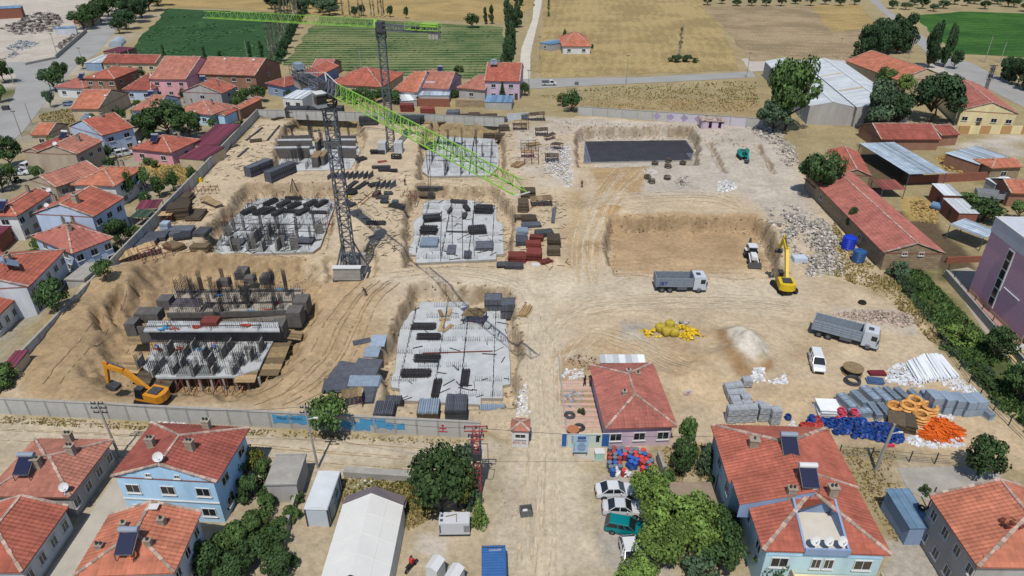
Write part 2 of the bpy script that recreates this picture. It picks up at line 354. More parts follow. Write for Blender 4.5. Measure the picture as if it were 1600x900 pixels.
# exposed soil on steep banks
_gy,_gx = np.gradient(GZ,AY,AX); sl_ = np.hypot(_gx,_gy); paint(smooth(.55,1.3,sl_) * .75 * np.clip(.75 + .9 * fbm(GX,GY,1.4,3),0,1.2),C_DARK)
gc *= (1 + .14 * fbm(GX,GY,2.6,5) + .09 * fbm(GX + 50,GY,12,3))[...,None]
nx,ny = len(AX),len(AY)
me = bpy.data.meshes.new('ground')
ii = np.arange(nx * ny).reshape(ny,nx); q = np.stack([ii[:-1,:-1],ii[:-1,1:],ii[1:,1:],ii[1:,:-1]],-1).reshape(-1,4)
me.vertices.add(nx * ny); me.vertices.foreach_set('co',np.stack([GX,GY,GZ],-1).astype(np.float32).ravel())
me.loops.add(q.size); me.loops.foreach_set('vertex_index',q.ravel().astype(np.int32)); me.polygons.add(len(q))
me.polygons.foreach_set('loop_start',np.arange(0,q.size,4,dtype=np.int32)); me.polygons.foreach_set('use_smooth',np.ones(len(q),bool))
ca = me.color_attributes.new('soil','FLOAT_COLOR','POINT'); ca.data.foreach_set('color',np.concatenate([gc,np.ones(gc.shape[:2] + (1,))],-1).astype(np.float32).ravel())
me.update(); me.validate()
ground = bpy.data.objects.new('ground',me); COL.objects.link(ground); ground['kind'] = 'structure'
def soil_mat():
 m = bpy.data.materials.new('soil'); m.use_nodes = True; nt = m.node_tree; n = nt.nodes; L = nt.links.new; b = n['Principled BSDF']
 b.inputs['Roughness'].default_value = .95; b.inputs['Specular IOR Level'].default_value = .1
 at = n.new('ShaderNodeAttribute'); at.attribute_name = 'soil'; tc = n.new('ShaderNodeTexCoord')
 a = n.new('ShaderNodeTexNoise'); a.inputs['Scale'].default_value = 1.3; a.inputs['Detail'].default_value = 9; a.inputs['Roughness'].default_value = .72; L(tc.outputs['Object'],a.inputs['Vector'])
 c = n.new('ShaderNodeTexNoise'); c.inputs['Scale'].default_value = .11; c.inputs['Detail'].default_value = 7; c.inputs['Distortion'].default_value = 1.2; L(tc.outputs['Object'],c.inputs['Vector'])
 r1 = n.new('ShaderNodeMapRange'); r1.inputs['From Min'].default_value = .3; r1.inputs['From Max'].default_value = .7; r1.inputs['To Min'].default_value = .72; r1.inputs['To Max'].default_value = 1.25; L(a.outputs['Fac'],r1.inputs['Value'])
 r2 = n.new('ShaderNodeMapRange'); r2.inputs['From Min'].default_value = .3; r2.inputs['From Max'].default_value = .7; r2.inputs['To Min'].default_value = .87; r2.inputs['To Max'].default_value = 1.12; L(c.outputs['Fac'],r2.inputs['Value'])
 mu = n.new('ShaderNodeMath'); mu.operation = 'MULTIPLY'; L(r1.outputs[0],mu.inputs[0]); L(r2.outputs[0],mu.inputs[1])
 vm = n.new('ShaderNodeVectorMath'); vm.operation = 'SCALE'; L(at.outputs['Color'],vm.inputs[0]); L(mu.outputs[0],vm.inputs['Scale']); L(vm.outputs[0],b.inputs['Base Color'])
 d = n.new('ShaderNodeTexNoise'); d.inputs['Scale'].default_value = 2.2; d.inputs['Detail'].default_value = 8; d.inputs['Roughness'].default_value = .7; L(tc.outputs['Object'],d.inputs['Vector'])
 bp = n.new('ShaderNodeBump'); bp.inputs['Strength'].default_value = .7; bp.inputs['Distance'].default_value = .18; L(d.outputs['Fac'],bp.inputs['Height']); L(bp.outputs[0],b.inputs['Normal'])
 return m
me.materials.append(soil_mat())

# ---------------------------------------------------------------- sheets laid on the ground: roads, yards, fields
def ragged(P,amp,step):
 out = []; n = len(P)
 for i in range(n):
  a,b = Vector(P[i]),Vector(P[(i + 1) % n]); k = max(1,int((b - a).length / step))
  for j in range(k):
   p = a.lerp(b,j / k); out.append((p.x + random.uniform(-amp,amp),p.y + random.uniform(-amp,amp)) if j else (p.x,p.y))
 return out
def sheet(name,pts,mat,z=.03,amp=.0,step=4.0,kind='structure'):
 P = ragged(W(pts),amp,step) if amp else W(pts); b = MB(); n = len(P)
 ar = sum(P[i][0] * P[(i + 1) % n][1] - P[(i + 1) % n][0] * P[i][1] for i in range(n))
 if ar < 0: P = P[::-1]
 b.poly([(x,y,z) for x,y in P]); return tag(b.build(name,mat),kind=kind)
def field_mat(name,c1,c2,ang,period,contrast=.5,patch=.6,c3=None,dist=1.5):
 m = bpy.data.materials.new(name); m.use_nodes = True; nt = m.node_tree; n = nt.nodes; L = nt.links.new; b = n['Principled BSDF']
 b.inputs['Roughness'].default_value = .95; b.inputs['Specular IOR Level'].default_value = .05
 tc = n.new('ShaderNodeTexCoord'); mp = n.new('ShaderNodeMapping'); mp.inputs['Rotation'].default_value = (0,0,ang); L(tc.outputs['Object'],mp.inputs[0])
 w = n.new('ShaderNodeTexWave'); w.inputs['Scale'].default_value = .314 / period; w.inputs['Distortion'].default_value = dist; w.inputs['Detail'].default_value = 3; w.inputs['Detail Scale'].default_value = .4; L(mp.outputs[0],w.inputs['Vector'])
 a = n.new('ShaderNodeTexNoise'); a.inputs['Scale'].default_value = .035; a.inputs['Detail'].default_value = 9; a.inputs['Roughness'].default_value = .7; L(tc.outputs['Object'],a.inputs['Vector'])
 r = n.new('ShaderNodeMapRange'); r.inputs['From Min'].default_value = .35; r.inputs['From Max'].default_value = .65; r.inputs['To Min'].default_value = -patch; r.inputs['To Max'].default_value = patch; L(a.outputs['Fac'],r.inputs['Value'])
 r2 = n.new('ShaderNodeMapRange'); r2.inputs['To Min'].default_value = .5 - contrast; r2.inputs['To Max'].default_value = .5 + contrast; L(w.outputs['Fac'],r2.inputs['Value'])
 ad = n.new('ShaderNodeMath'); ad.operation = 'ADD'; ad.use_clamp = True; L(r.outputs[0],ad.inputs[0]); L(r2.outputs[0],ad.inputs[1])
 mx = n.new('ShaderNodeMix'); mx.data_type = 'RGBA'; mx.inputs['A'].default_value = (*c1,1); mx.inputs['B'].default_value = (*c2,1); L(ad.outputs[0],mx.inputs['Factor'])
 d = n.new('ShaderNodeTexNoise'); d.inputs['Scale'].default_value = 1.2; d.inputs['Detail'].default_value = 8; L(tc.outputs['Object'],d.inputs['Vector'])
 rr = n.new('ShaderNodeMapRange'); rr.inputs['From Min'].default_value = .3; rr.inputs['From Max'].default_value = .7; rr.inputs['To Min'].default_value = .7; rr.inputs['To Max'].default_value = 1.3; L(d.outputs['Fac'],rr.inputs['Value'])
 vm = n.new('ShaderNodeVectorMath'); vm.operation = 'SCALE'; L(mx.outputs['Result'],vm.inputs[0]); L(rr.outputs[0],vm.inputs['Scale']); L(vm.outputs[0],b.inputs['Base Color'])
 bp = n.new('ShaderNodeBump'); bp.inputs['Distance'].default_value = .25; bp.inputs['Strength'].default_value = .6; L(d.outputs['Fac'],bp.inputs['Height']); L(bp.outputs[0],b.inputs['Normal'])
 return m
mf_green = field_mat('dense_crop',S(48,80,48),S(66,98,62),R(88),4.4,.4,.4)
mf_rows = field_mat('row_crop',S(60,92,54),S(138,142,98),R(89),4.6,.5,.5,dist=.6)
mf_wheat = field_mat('wheat_stubble',S(184,162,114),S(160,140,98),R(6),4.2,.22,1.1,dist=9)
mf_stub = field_mat('grey_stubble',S(176,156,124),S(150,132,104),R(100),7,.15,1.0,dist=6)
mf_gold = field_mat('golden_stubble',S(186,160,108),S(164,142,96),R(70),7,.2,.9,dist=6)
mf_lush = field_mat('lush_crop',S(54,92,44),S(74,114,52),R(80),6,.25,.9)
m_asph = M('old_asphalt',S(166,164,160),.9,.16,.12,.01); m_track = M('pale_track',S(214,206,190),.9,.14,.15,.02); m_yard = M('yard_concrete',S(196,188,174),.9,.16,.4,.01)
sheet('field',[(190,96),(200,84),(262,13),(470,22),(440,100),(410,112),(330,100)],mf_green,.05,1.2,8)
sheet('field',[(442,102),(500,26),(640,34),(785,42),(790,80),(783,126),(560,116),(520,104)],mf_rows,.05,1.2,8)
sheet('field',[(470,21),(520,-40),(840,-40),(832,12),(790,36),(640,30),(500,24)],mf_gold,.05,1.5,10)
sheet('field',[(200,0),(300,-60),(520,-40),(470,18),(262,11)],mf_gold,.06,1.5,10)
sheet('field',[(852,-10),(1090,-10),(1120,30),(1150,92),(1155,110),(1000,116),(850,121),(835,108),(845,60)],mf_wheat,.05,1.0,8)
sheet('field',[(1096,10),(1345,8),(1385,60),(1350,92),(1172,96),(1130,40)],mf_stub,.06,1.0,8)
sheet('field',[(1265,8),(1342,7),(1370,45),(1300,50)],mf_gold,.08,1.5,6)
sheet('field',[(1428,24),(1500,18),(1700,24),(1700,94),(1600,90),(1490,84)],mf_lush,.05,1.2,8)
sheet('field',[(700,-60),(1100,-60),(1100,-12),(840,-12)],mf_gold,.04)
def road(name,pts,mat,z=.05): return sheet(name,pts,mat,z,.15,3)
road('road',[(230,-12),(196,28),(172,60),(150,85),(122,100),(116,106),(80,150),(62,172),(35,207),(10,230),(-60,270),(-60,210),(-20,185),(18,160),(28,130),(20,108),(0,104),(0,98),(40,97),(90,89),(135,52),(165,28),(215,-12)],m_asph)
road('track',[(836,-20),(848,-20),(846,10),(838,45),(829,85),(828,124),(810,124),(815,75),(832,30)],m_track)
road('road',[(812,124),(830,123),(1000,121),(1176,112),(1180,121),(1050,128),(900,135),(812,140)],m_asph,.07)
road('road',[(1344,-12),(1362,-12),(1385,14),(1432,48),(1475,84),(1520,100),(1600,140),(1760,215),(1760,260),(1600,168),(1530,132),(1480,112),(1425,62),(1380,20)],m_asph)
sheet('yard',[(1158,92),(1215,84),(1300,92),(1370,100),(1480,100),(1500,118),(1370,120),(1210,110),(1172,112)],m_yard,.045,.3,3)
sheet('lane',[(70,905),(120,830),(178,750),(186,738),(196,760),(206,800),(150,860),(118,905)],m_yard,.04,.05,3)
sheet('yard',[(4,549),(38,495),(88,497),(55,551)],M('pale_yard_concrete',S(212,208,198),.9,.12,.6,.01),.04)
sheet('yard',[(1402,731),(1556,728),(1580,780),(1480,800),(1418,765)],M('worn_yard_concrete',S(176,170,160),.92,.3,.35,.02),.04,.1,2)
sheet('courtyard',[(1475,424),(1512,418),(1700,500),(1700,640),(1590,575),(1535,515)],M('courtyard_paving',S(178,168,152),.9,.15,.5,.01),.04)
sheet('path',[(1498,455),(1512,452),(1600,535),(1660,585),(1600,560)],M('pink_paving',S(186,146,132),.9,.15,.6,.01),.06)

# ---------------------------------------------------------------- site walls: each panel a part
def site_wall(label,a,b,h,step,name='concrete_wall',mat=m_wall,cap=m_conc,th=.22,gap=(),pmats=None):
 A,B = Vector(g(*a)),Vector(g(*b)); d = B - A; n = max(1,round(d.length / step)); rz = math.atan2(d.y,d.x); st = d.length / n
 t = thing(name,label,'wall',(A.x,A.y,0),rz)
 pm = MB().box(0,0,-.4,st - .06,th,h + .4).mesh('panel',mat); cm = MB().box(0,0,h + .002,st - .02,th + .12,.1).mesh('coping',cap); po = MB().box(0,0,-.4,.2,th + .08,h + .39).mesh('post',cap)
 for i in range(n):
  if i in gap: continue
  m_ = pm
  if pmats and i in pmats: m_ = MB().box(0,0,-.4,st - .06,th,h + .4).mesh('panel',pmats[i])
  inst(m_,'wall_panel',t,(st * (i + .5),0,random.uniform(-.05,.03))); inst(cm,'coping',t,(st * (i + .5),0,0)); inst(po,'post',t,(st * i,0,0))
 return t
w_front = site_wall('long grey concrete panel wall with blue graffiti along the dirt street',(-12,645),(752,684),2.4,2.6)
w_left = site_wall('concrete wall separating the red-roofed houses from the building site',(-12,628),(404,183),2.3,3.0)
w_back = site_wall('low concrete wall behind the dark containers at the far end of the site',(404,183),(664,190),2.2,3.0)
site_wall('concrete wall below the far row of red-roofed houses',(664,190),(788,196),2.2,3.0)
site_wall('bright white sheet hoarding at the corner near the rubble',(793,190),(826,188),2.2,2.0,'hoarding',M('white_sheet',S(200,210,220),.5,.1,1),m_white,.06)
m_dia = M('mosaic_tile_wall',S(214,206,214),.7,.12,.6)
w_mos = site_wall('grey concrete wall with a white and lilac diamond stretch, behind the rubble',(903,180),(1190,200),2.6,4.2,pmats={6: m_dia,7: m_dia,8: m_dia,9: m_dia,10: m_dia})
b = MB(); A,B = Vector(g(903,180)),Vector(g(1190,200)); L_ = (B - A).length;
for k in range(4):
 x = L_ * (.44 + .075 * k); b.poly([(x - 1.2,-.117,1.35),(x,-.117,.3),(x + 1.2,-.117,1.35),(x,-.117,2.4)])
b.build('diamond',M('lilac_tile',S(178,160,190),.7,.1,1),w_mos)
# graffiti on the street wall
def text(s,parent,loc,size,mat,rot=(R(90),0,0),ext=.004,name='lettering',align='LEFT',sx=1.0):
 c = bpy.data.curves.new(name,'FONT'); c.body = s; c.size = size; c.extrude = ext; c.align_x = align
 tmp = bpy.data.objects.new('t',c); COL.objects.link(tmp); dg = bpy.context.evaluated_depsgraph_get(); me = bpy.data.meshes.new_from_object(tmp.evaluated_get(dg)); bpy.data.objects.remove(tmp)
 me.materials.clear(); me.materials.append(mat); at = me.attributes.new('tint','FLOAT','FACE'); at.data.foreach_set('value',[.5] * len(me.polygons))
 o = bpy.data.objects.new(name,me); COL.objects.link(o); o.parent = parent; o.location = loc; o.rotation_euler = rot; o.scale = (sx,1,1); return o
m_blue_sp = M('blue_spray_paint',S(84,160,206),.8,.12,1); m_ink = M('black_spray_paint',S(40,40,48),.8,.1,2); m_redsp = M('red_spray_paint',S(196,60,84),.8,.15,3)
A0 = Vector(g(-12,645)); wl = (Vector(g(752,684)) - A0).length
def wu(px): return (Vector(g(px,645 + 39 * (px + 12) / 764)) - A0).length
def blob(b,u0,u1,z0,z1,y=-.145,n=10):
 top = [(u0 + (u1 - u0) * i / n,y,z1 + random.uniform(-.25,.1)) for i in range(n + 1)]; bot = [(u0 + (u1 - u0) * i / n,y,z0 + random.uniform(-.1,.3)) for i in range(n + 1)]
 for i in range(n): b.poly([bot[i],bot[i + 1],top[i + 1],top[i]])
b = MB(); blob(b,wu(430),wu(520),.75,2.2); blob(b,wu(520),wu(548),.5,1.9,-.147); blob(b,wu(546),wu(580),.35,1.7); blob(b,wu(565),wu(605),1.2,2.35,-.148); blob(b,wu(590),wu(634),.7,1.7); b.build('blue_graffiti',m_blue_sp,w_front)
text('MELIH  MASUKC',w_front,(wu(437),-.155,1.45),.62,m_ink,name='graffiti_lettering',sx=.72)
text('~ ~',w_front,(wu(606),-.155,1.2),.6,m_ink,name='graffiti_lettering')
b = MB()
for dx,w_,z_ in ((0,.35,1.7),(0,.9,1.25),(0,1.1,.75)): b.box(wu(693) + dx,-.15,z_,w_,.03,.13)
b.box(wu(693),-.15,.75,.13,.032,1.15); b.build('red_graffiti',m_redsp,w_front)
# ================================================================ houses
m_tile = {k: M('roof_tile_' + k,S(*c),.9,.32,.45,.0,tint=.3) for k,c in {'red': (176,101,82),'orange': (192,120,94),'deep': (158,88,75),'pink': (178,110,97),'faded': (180,120,102)}.items()}
WALLM = {k: M('wall_' + k,S(*c,.78),.9,.2,.5,.006,streak=.25) for k,c in {'white': (214,214,212),'grey': (172,168,164),'blue': (178,214,240),'pink': (216,160,168),'taupe': (176,160,140),'lilac': (200,178,192),
 'brown': (150,112,92),'cream': (222,206,160),'paleblue': (184,200,222),'turq': (184,212,218),'lightgrey': (196,200,206),'bluegrey': (136,156,186),'beige': (196,178,148)}.items()}
def brick_mat(name,c1,c2,mort,sc=1.0,w=.5,h=.22):
 m = bpy.data.materials.new(name); m.use_nodes = True; nt = m.node_tree; n = nt.nodes; L = nt.links.new; b = n['Principled BSDF']; b.inputs['Roughness'].default_value = .95
 tc = n.new('ShaderNodeTexCoord'); sx = n.new('ShaderNodeSeparateXYZ'); L(tc.outputs['Object'],sx.inputs[0]); ad = n.new('ShaderNodeMath'); ad.operation = 'ADD'; L(sx.outputs[0],ad.inputs[0]); L(sx.outputs[1],ad.inputs[1])
 cb = n.new('ShaderNodeCombineXYZ'); L(ad.outputs[0],cb.inputs[0]); L(sx.outputs[2],cb.inputs[1])
 br = n.new('ShaderNodeTexBrick'); br.inputs['Scale'].default_value = sc; br.inputs['Brick Width'].default_value = w; br.inputs['Row Height'].default_value = h; br.inputs['Mortar Size'].default_value = .018
 br.inputs['Color1'].default_value = (*c1,1); br.inputs['Color2'].default_value = (*c2,1); br.inputs['Mortar'].default_value = (*mort,1); L(cb.outputs[0],br.inputs['Vector']); L(br.outputs['Color'],b.inputs['Base Color'])
 return m
WALLM['brick'] = brick_mat('wall_brick',S(160,92,70),S(140,76,60),S(150,120,100)); WALLM['stone'] = brick_mat('wall_stone',S(178,156,122),S(150,130,104),S(130,114,92),1,.7,.35)
m_maroon = M('maroon_sheet',S(120,58,72),.6,.12,1,.0); m_wsheet = M('white_sheet_metal',S(222,226,228),.45,.1,.6); m_bsheet = M('blue_sheet_metal',S(120,154,184),.5,.25,.8); m_gsheet = M('grey_sheet_metal',S(178,190,200),.5,.2,.5)
m_patch = M('patched_sheet_metal',S(172,186,198),.55,.35,.5,tint=.35); m_dgreen = M('dark_green_sheet',S(64,84,66),.6,.15,1); m_rustsh = M('rust_red_sheet',S(150,84,74),.7,.25,.6)
FLATM = {'maroon': m_maroon,'white': m_wsheet,'bluesheet': m_bsheet,'greysheet': m_gsheet,'patch': m_patch,'dgreen': m_dgreen,'rustsh': m_rustsh,'conc': m_conc}
_wc = {}
def window(parent,loc,rz,w=1.3,h=1.2,name='window'):
 k = (round(w,1),round(h,1))
 if k not in _wc:
  b = MB(); f = .08
  for x0,x1,z0,z1 in ((-w / 2,w / 2,h - f,h),(-w / 2,w / 2,0,f),(-w / 2,-w / 2 + f,f,h - f),(w / 2 - f,w / 2,f,h - f)): b.box((x0 + x1) / 2,-.03,z0,x1 - x0,.1,z1 - z0)
  for i in range(1,max(2,round(w / .65))): b.box(-w / 2 + w * i / max(2,round(w / .65)),-.025,f,.05,.08,h - 2 * f)
  b.box(0,-.07,-.07,w + .15,.2,.065)
  _wc[k] = (b.mesh('window_frame',m_white),MB().poly([(-w / 2 + .02,-.02,.02),(w / 2 - .02,-.02,.02),(w / 2 - .02,-.02,h - .02),(-w / 2 + .02,-.02,h - .02)]).mesh('pane',m_glass))
 o = inst(_wc[k][0],name,parent,loc,rz); inst(_wc[k][1],'pane',o); return o
def door(parent,loc,rz,mat=None):
 o = MB().box(0,-.03,0,1.0,.12,2.1).build('door',mat or m_woodd,parent,loc=loc,rz=rz); MB().box(.35,-.11,1.0,.06,.05,.14).build('handle',m_steel,o); return o
_ch = None
def chimney(parent,x,y,z,s=1.0,h=1.2,pots=2):
 o = MB().box(0,0,-.8,.75 * s,.6 * s,.8 + h).box(0,0,h + .002,.9 * s,.75 * s,.1).build('chimney',m_chim,parent,loc=(x,y,z),rz=random.uniform(-.1,.1))
 b = MB()
 for i in range(pots): b.cyl((-.18 + .36 * i if pots > 1 else 0,0,h + .1),(-.18 + .36 * i if pots > 1 else 0,0,h + .4),.13,.1,7)
 b.build('chimney_pot',m_dark,o)
_sol = {}
def solar(parent,x,y,z,rz=0,kind=0):
 k = kind
 if k not in _sol:
  p = MB(); n = 2 if kind == 1 else 1
  for i in range(n):
   xo = (i - (n - 1) / 2) * 1.15; w = 1.05 if n == 2 else 1.5
   p.hexa([(xo - w / 2,-1.0,.35),(xo + w / 2,-1.0,.35),(xo + w / 2,.55,1.25),(xo - w / 2,.55,1.25)],[(xo - w / 2,-1.05,.43),(xo + w / 2,-1.05,.43),(xo + w / 2,.5,1.33),(xo - w / 2,.5,1.33)])
  fr = MB()
  for xs in (-.8,.8):
   fr.beam((xs,-1.0,.3),(xs,.6,1.25),.06); fr.beam((xs,.7,-.5),(xs,.7,1.5),.06); fr.beam((xs,-1.0,-.5),(xs,-1.0,.35),.06)
  fr.beam((-.8,-1.06,.36),(.8,-1.06,.36),.08); fr.beam((-.8,.7,1.2),(.8,.7,1.2),.06)
  for i in range(1,8): fr.beam((-.75 + i * 1.5 / 8,-1.03,.42),(-.75 + i * 1.5 / 8,.52,1.32),.02,.03)
  tk = MB().cyl((-.85,.7,1.55),(.85,.7,1.55),.28,.28,12)
  _sol[k] = (p.mesh('collector',m_solar if kind != 1 else M('grey_collector',S(120,136,156),.25,.2,2)),fr.mesh('stand',m_steel),tk.mesh('water_tank',M('tank_grey',S(150,160,176),.4,.1,2) if kind != 2 else m_white))
 o = inst(_sol[k][1],'solar_heater',parent,(x,y,z),rz); inst(_sol[k][0],'collector',o); inst(_sol[k][2],'water_tank',o)
_dish = None
def dish(parent,x,y,z,rz=.4,s=1.0,mat=None):
 b = MB(); rings = []
 for i in range(4):
  a = .5 * i / 3; rings.append([(s * math.sin(a) * math.cos(t) * 1.05,s * (1 - math.cos(a)) * -1.0,s * math.sin(a) * math.sin(t) * 1.05) for t in [2 * math.pi * k / 14 for k in range(14)]])
 b.loft(rings,caps=False); b.beam((0,0,-.1),(0,.12,-.9 * s),.06); b.beam((0,-.05,-.4 * s),(0,-.6 * s,-.02),.03); b.box(0,-.6 * s,-.06,.1,.14,.1)
 o = b.build('satellite_dish',mat or m_white,parent,loc=(x,y,z + .8 * s)); o.rotation_euler = (R(-38),0,rz); return o
def inpoly(u,v,P):
 c = False; n = len(P)
 for i in range(n):
  x0,y0 = P[i]; x1,y1 = P[(i + 1) % n]
  if (y0 > v) != (y1 > v) and u < (x1 - x0) * (v - y0) / (y1 - y0) + x0: c = not c
 return c
def tile_slope(b,P3,tw,tl,bias=0.0):
 # P3: planar slope, first two points are the eave line; lays courses of tiles on it
 o = Vector(P3[0]); U = (Vector(P3[1]) - o).normalized(); N = U.cross(Vector(P3[-1]) - o).normalized(); V = N.cross(U)
 Q = [((Vector(p) - o).dot(U),(Vector(p) - o).dot(V)) for p in P3]; u0 = min(q[0] for q in Q); u1 = max(q[0] for q in Q); v1 = max(q[1] for q in Q)
 nu = max(1,round((u1 - u0) / tw)); nv = max(1,round(v1 / tl)); tw = (u1 - u0) / nu; tl = v1 / nv
 colb = [random.uniform(-.12,.12) for _ in range(nu)]
 for j in range(nv):
  for i in range(nu):
   ua = u0 + i * tw; va = j * tl
   if not inpoly(ua + tw / 2,va + tl / 2,Q): continue
   k = len(b.v); um = ua + tw * .55
   for uu,vv,hh in ((ua,va - .03,.05),(um,va - .03,.115),(ua + tw,va - .03,.05),(ua,va + tl,.015),(um,va + tl,.08),(ua + tw,va + tl,.015),(ua,va - .03,0),(ua + tw,va - .03,0)):
    p = o + U * uu + V * vv + N * hh; b.v.append((p.x,p.y,p.z))
   tt = min(1,max(0,.5 + colb[i] + random.gauss(0,.11) + bias))
   for f in ((k,k + 1,k + 4,k + 3),(k + 1,k + 2,k + 5,k + 4),(k + 6,k + 7,k + 2,k + 1,k)): b.f.append(f); b.t.append(tt); b.m.append(0)
FOOT = []
def house(label,A,Bp,C,ze,ax='x',ends='hh',wall='white',tile='red',pitch=.36,ov=.45,chim=(),sol=(),dishes=(),wins=None,storeys=None,name='house',cat='house',flat=None,drs=(),base=None,tw=None,ridge=True,wincol=None,walls=True):
 a = Vector(g(A[0],A[1],ze)); bb = Vector(g(Bp[0],Bp[1],ze)); d = bb - a; Lx = d.length; d.normalize(); nrm = Vector((-d.y,d.x))
 Ly = C if not hasattr(C,'__len__') else abs((Vector(g(C[0],C[1],ze)) - bb).dot(nrm))
 rz = math.atan2(d.y,d.x); t = thing(name,label,cat,(a.x,a.y,0),rz); t['dims'] = (Lx,Ly)
 FOOT.append((a.x,a.y,rz,Lx,Ly)); dist = a.length; tw = tw or (.42 if dist < 75 else .5 if dist < 130 else .8); tl = tw * 1.2
 wm = WALLM[wall] if isinstance(wall,str) else wall
 storeys = storeys or (2 if ze > 4.4 else 1)
 if flat:
  b = MB().box(Lx / 2,Ly / 2,-.3,Lx - .3,Ly - .3,ze + .18)
  if walls: b.build('wall',wm,t)
  else:
   for x in (.15,Lx - .15):
    for y in (.15,Ly - .15): MB().box(x,y,-.2,.12,.12,ze + .2).build('post',m_steel,t)
  rf = MB(); fm = FLATM[flat] if isinstance(flat,str) else flat
  if flat == 'conc': rf.box(Lx / 2,Ly / 2,ze - .12,Lx,Ly,.2); rf.box(Lx / 2,Ly - .1,ze + .08,Lx,.15,.12); rf.box(Lx - .08,Ly / 2,ze + .081,.15,Ly - .4,.12)
  else:
   n = max(3,int(Lx / .8)); rf.rt = True
   for i in range(n):
    x0,x1 = Lx * i / n,Lx * (i + 1) / n; z1 = ze + .25
    rf.hexa([(x0,0,ze - .05),(x1 - .03,0,ze - .05),(x1 - .03,Ly,z1 - .05),(x0,Ly,z1 - .05)],[(x0,0,ze),(x1 - .03,0,ze),(x1 - .03,Ly,z1),(x0,Ly,z1)])
    rf.beam((x1 - .03,0,ze + .02),(x1 - .03,Ly,z1 + .02),.06)
  rf.build('roof',fm,t); roofz = lambda x,y: ze + .15
 else:
  Sx,T = (Lx,Ly) if ax == 'x' else (Ly,Lx); half = T / 2; hin = min(half,Sx * .48); hr = half * pitch
  mp = (lambda s,q,z: (s,q,z)) if ax == 'x' else (lambda s,q,z: (T - q,s,z))
  r0 = hin if ends[0] == 'h' else 0.0; r1 = Sx - (hin if ends[1] == 'h' else 0.0); zt = ze + .16
  SL = [[(0,0,zt),(Sx,0,zt),(r1,half,zt + hr),(r0,half,zt + hr)],[(Sx,T,zt),(0,T,zt),(r0,half,zt + hr),(r1,half,zt + hr)]]
  if ends[0] == 'h': SL.append([(0,T,zt),(0,0,zt),(r0,half,zt + hr)])
  if ends[1] == 'h': SL.append([(Sx,0,zt),(Sx,T,zt),(r1,half,zt + hr)])
  SL = [[mp(*p) for p in P] for P in SL]
  b = MB()
  for P in SL: b.poly(P)
  cs = [(0,0),(Lx,0),(Lx,Ly),(0,Ly)]
  for i in range(4): p,q = cs[i],cs[(i + 1) % 4]; b.poly([(p[0],p[1],ze),(q[0],q[1],ze),(q[0],q[1],zt),(p[0],p[1],zt)])
  b.poly([(x,y,ze) for x,y in cs][::-1]); rf = b.build('roof',m_tile[tile],t)
  tb = MB()
  for P in SL: tile_slope(tb,P,tw,tl)
  tag(tb.build('roof_tiles',m_tile[tile],rf),kind='stuff')
  if ridge:
   b = MB(); b.rt = True
   def capline(p,q):
    p,q = Vector(p),Vector(q); n = max(2,int((q - p).length / .55))
    for i in range(n):
     s_,e_ = p.lerp(q,i / n),p.lerp(q,(i + .96) / n); b.beam(s_ + Vector((0,0,.07)),e_ + Vector((0,0,.07)),.27 + random.uniform(-.06,.08),.14)
   P0,P1 = mp(r0,half,zt + hr),mp(r1,half,zt + hr);
   if r1 - r0 > .3: capline(P0,P1)
   for e,P,s_ in ((ends[0],P0,0),(ends[1],P1,Sx)):
    capline(P,mp(s_,0,zt)); capline(P,mp(s_,T,zt))
   tag(b.build('ridge_cap',m_mortar,rf),kind='stuff')
  i0 = ov if ends[0] == 'h' else .06; i1 = ov if ends[1] == 'h' else .06; z0 = -.3
  ring = [mp(i0,ov,0),mp(Sx - i1,ov,0),mp(Sx - i1,T - ov,0),mp(i0,T - ov,0)]
  b = MB().prism([(p[0],p[1]) for p in ring],z0,ze + .002)
  for e,s_,i_ in ((ends[0],i0,0),(ends[1],Sx - i1,1)):
   if e == 'g':
    tri = [mp(s_,ov * .3,ze),mp(s_,T - ov * .3,ze),mp(s_,half,ze + hr * .985)]
    b.poly(tri if i_ else tri[::-1])
  b.build('wall',wm,t)
  def roofz(x,y):
   s_,q = (x,y) if ax == 'x' else (y,T - x); z = min(q,T - q)
   if ends[0] == 'h': z = min(z,s_ * half / hin)
   if ends[1] == 'h': z = min(z,(Sx - s_) * half / hin)
   return zt + z * pitch
 for c in chim: chimney(t,c[0] * Lx,c[1] * Ly,roofz(c[0] * Lx,c[1] * Ly),*(c[2:]))
 for c in sol: solar(t,c[0] * Lx,c[1] * Ly,roofz(c[0] * Lx,c[1] * Ly) + .25,c[2] if len(c) > 2 else -rz,c[3] if len(c) > 3 else 0)
 for c in dishes: dish(t,c[0] * Lx,c[1] * Ly,roofz(c[0] * Lx,c[1] * Ly),.3 - rz,c[2] if len(c) > 2 else .9)
 wins = {'f': 2,'r': 2,'l': 2} if wins is None else wins; ovx = ov if not flat else .15
 ing = {'f': ovx,'b': ovx,'l': ovx,'r': ovx}
 if not flat:
  if ax == 'x': ing['l'],ing['r'] = (ov if ends[0] == 'h' else .06),(ov if ends[1] == 'h' else .06)
  else: ing['f'],ing['b'] = (ov if ends[0] == 'h' else .06),(ov if ends[1] == 'h' else .06)
 fh = ze / storeys
 for sd,n in wins.items():
  ln = Lx if sd in 'fb' else Ly
  for st in range(storeys):
   for i in range(n):
    f = (i + .5) / n; zb = st * fh + (fh - 1.2) * .5; ww = min(1.5,ln / n * .5)
    if sd == 'f': window(t,(f * ln,ing['f'],zb),0,ww)
    elif sd == 'r': window(t,(Lx - ing['r'],f * ln,zb),R(90),ww)
    elif sd == 'l': window(t,(ing['l'],f * ln,zb),R(-90),ww)
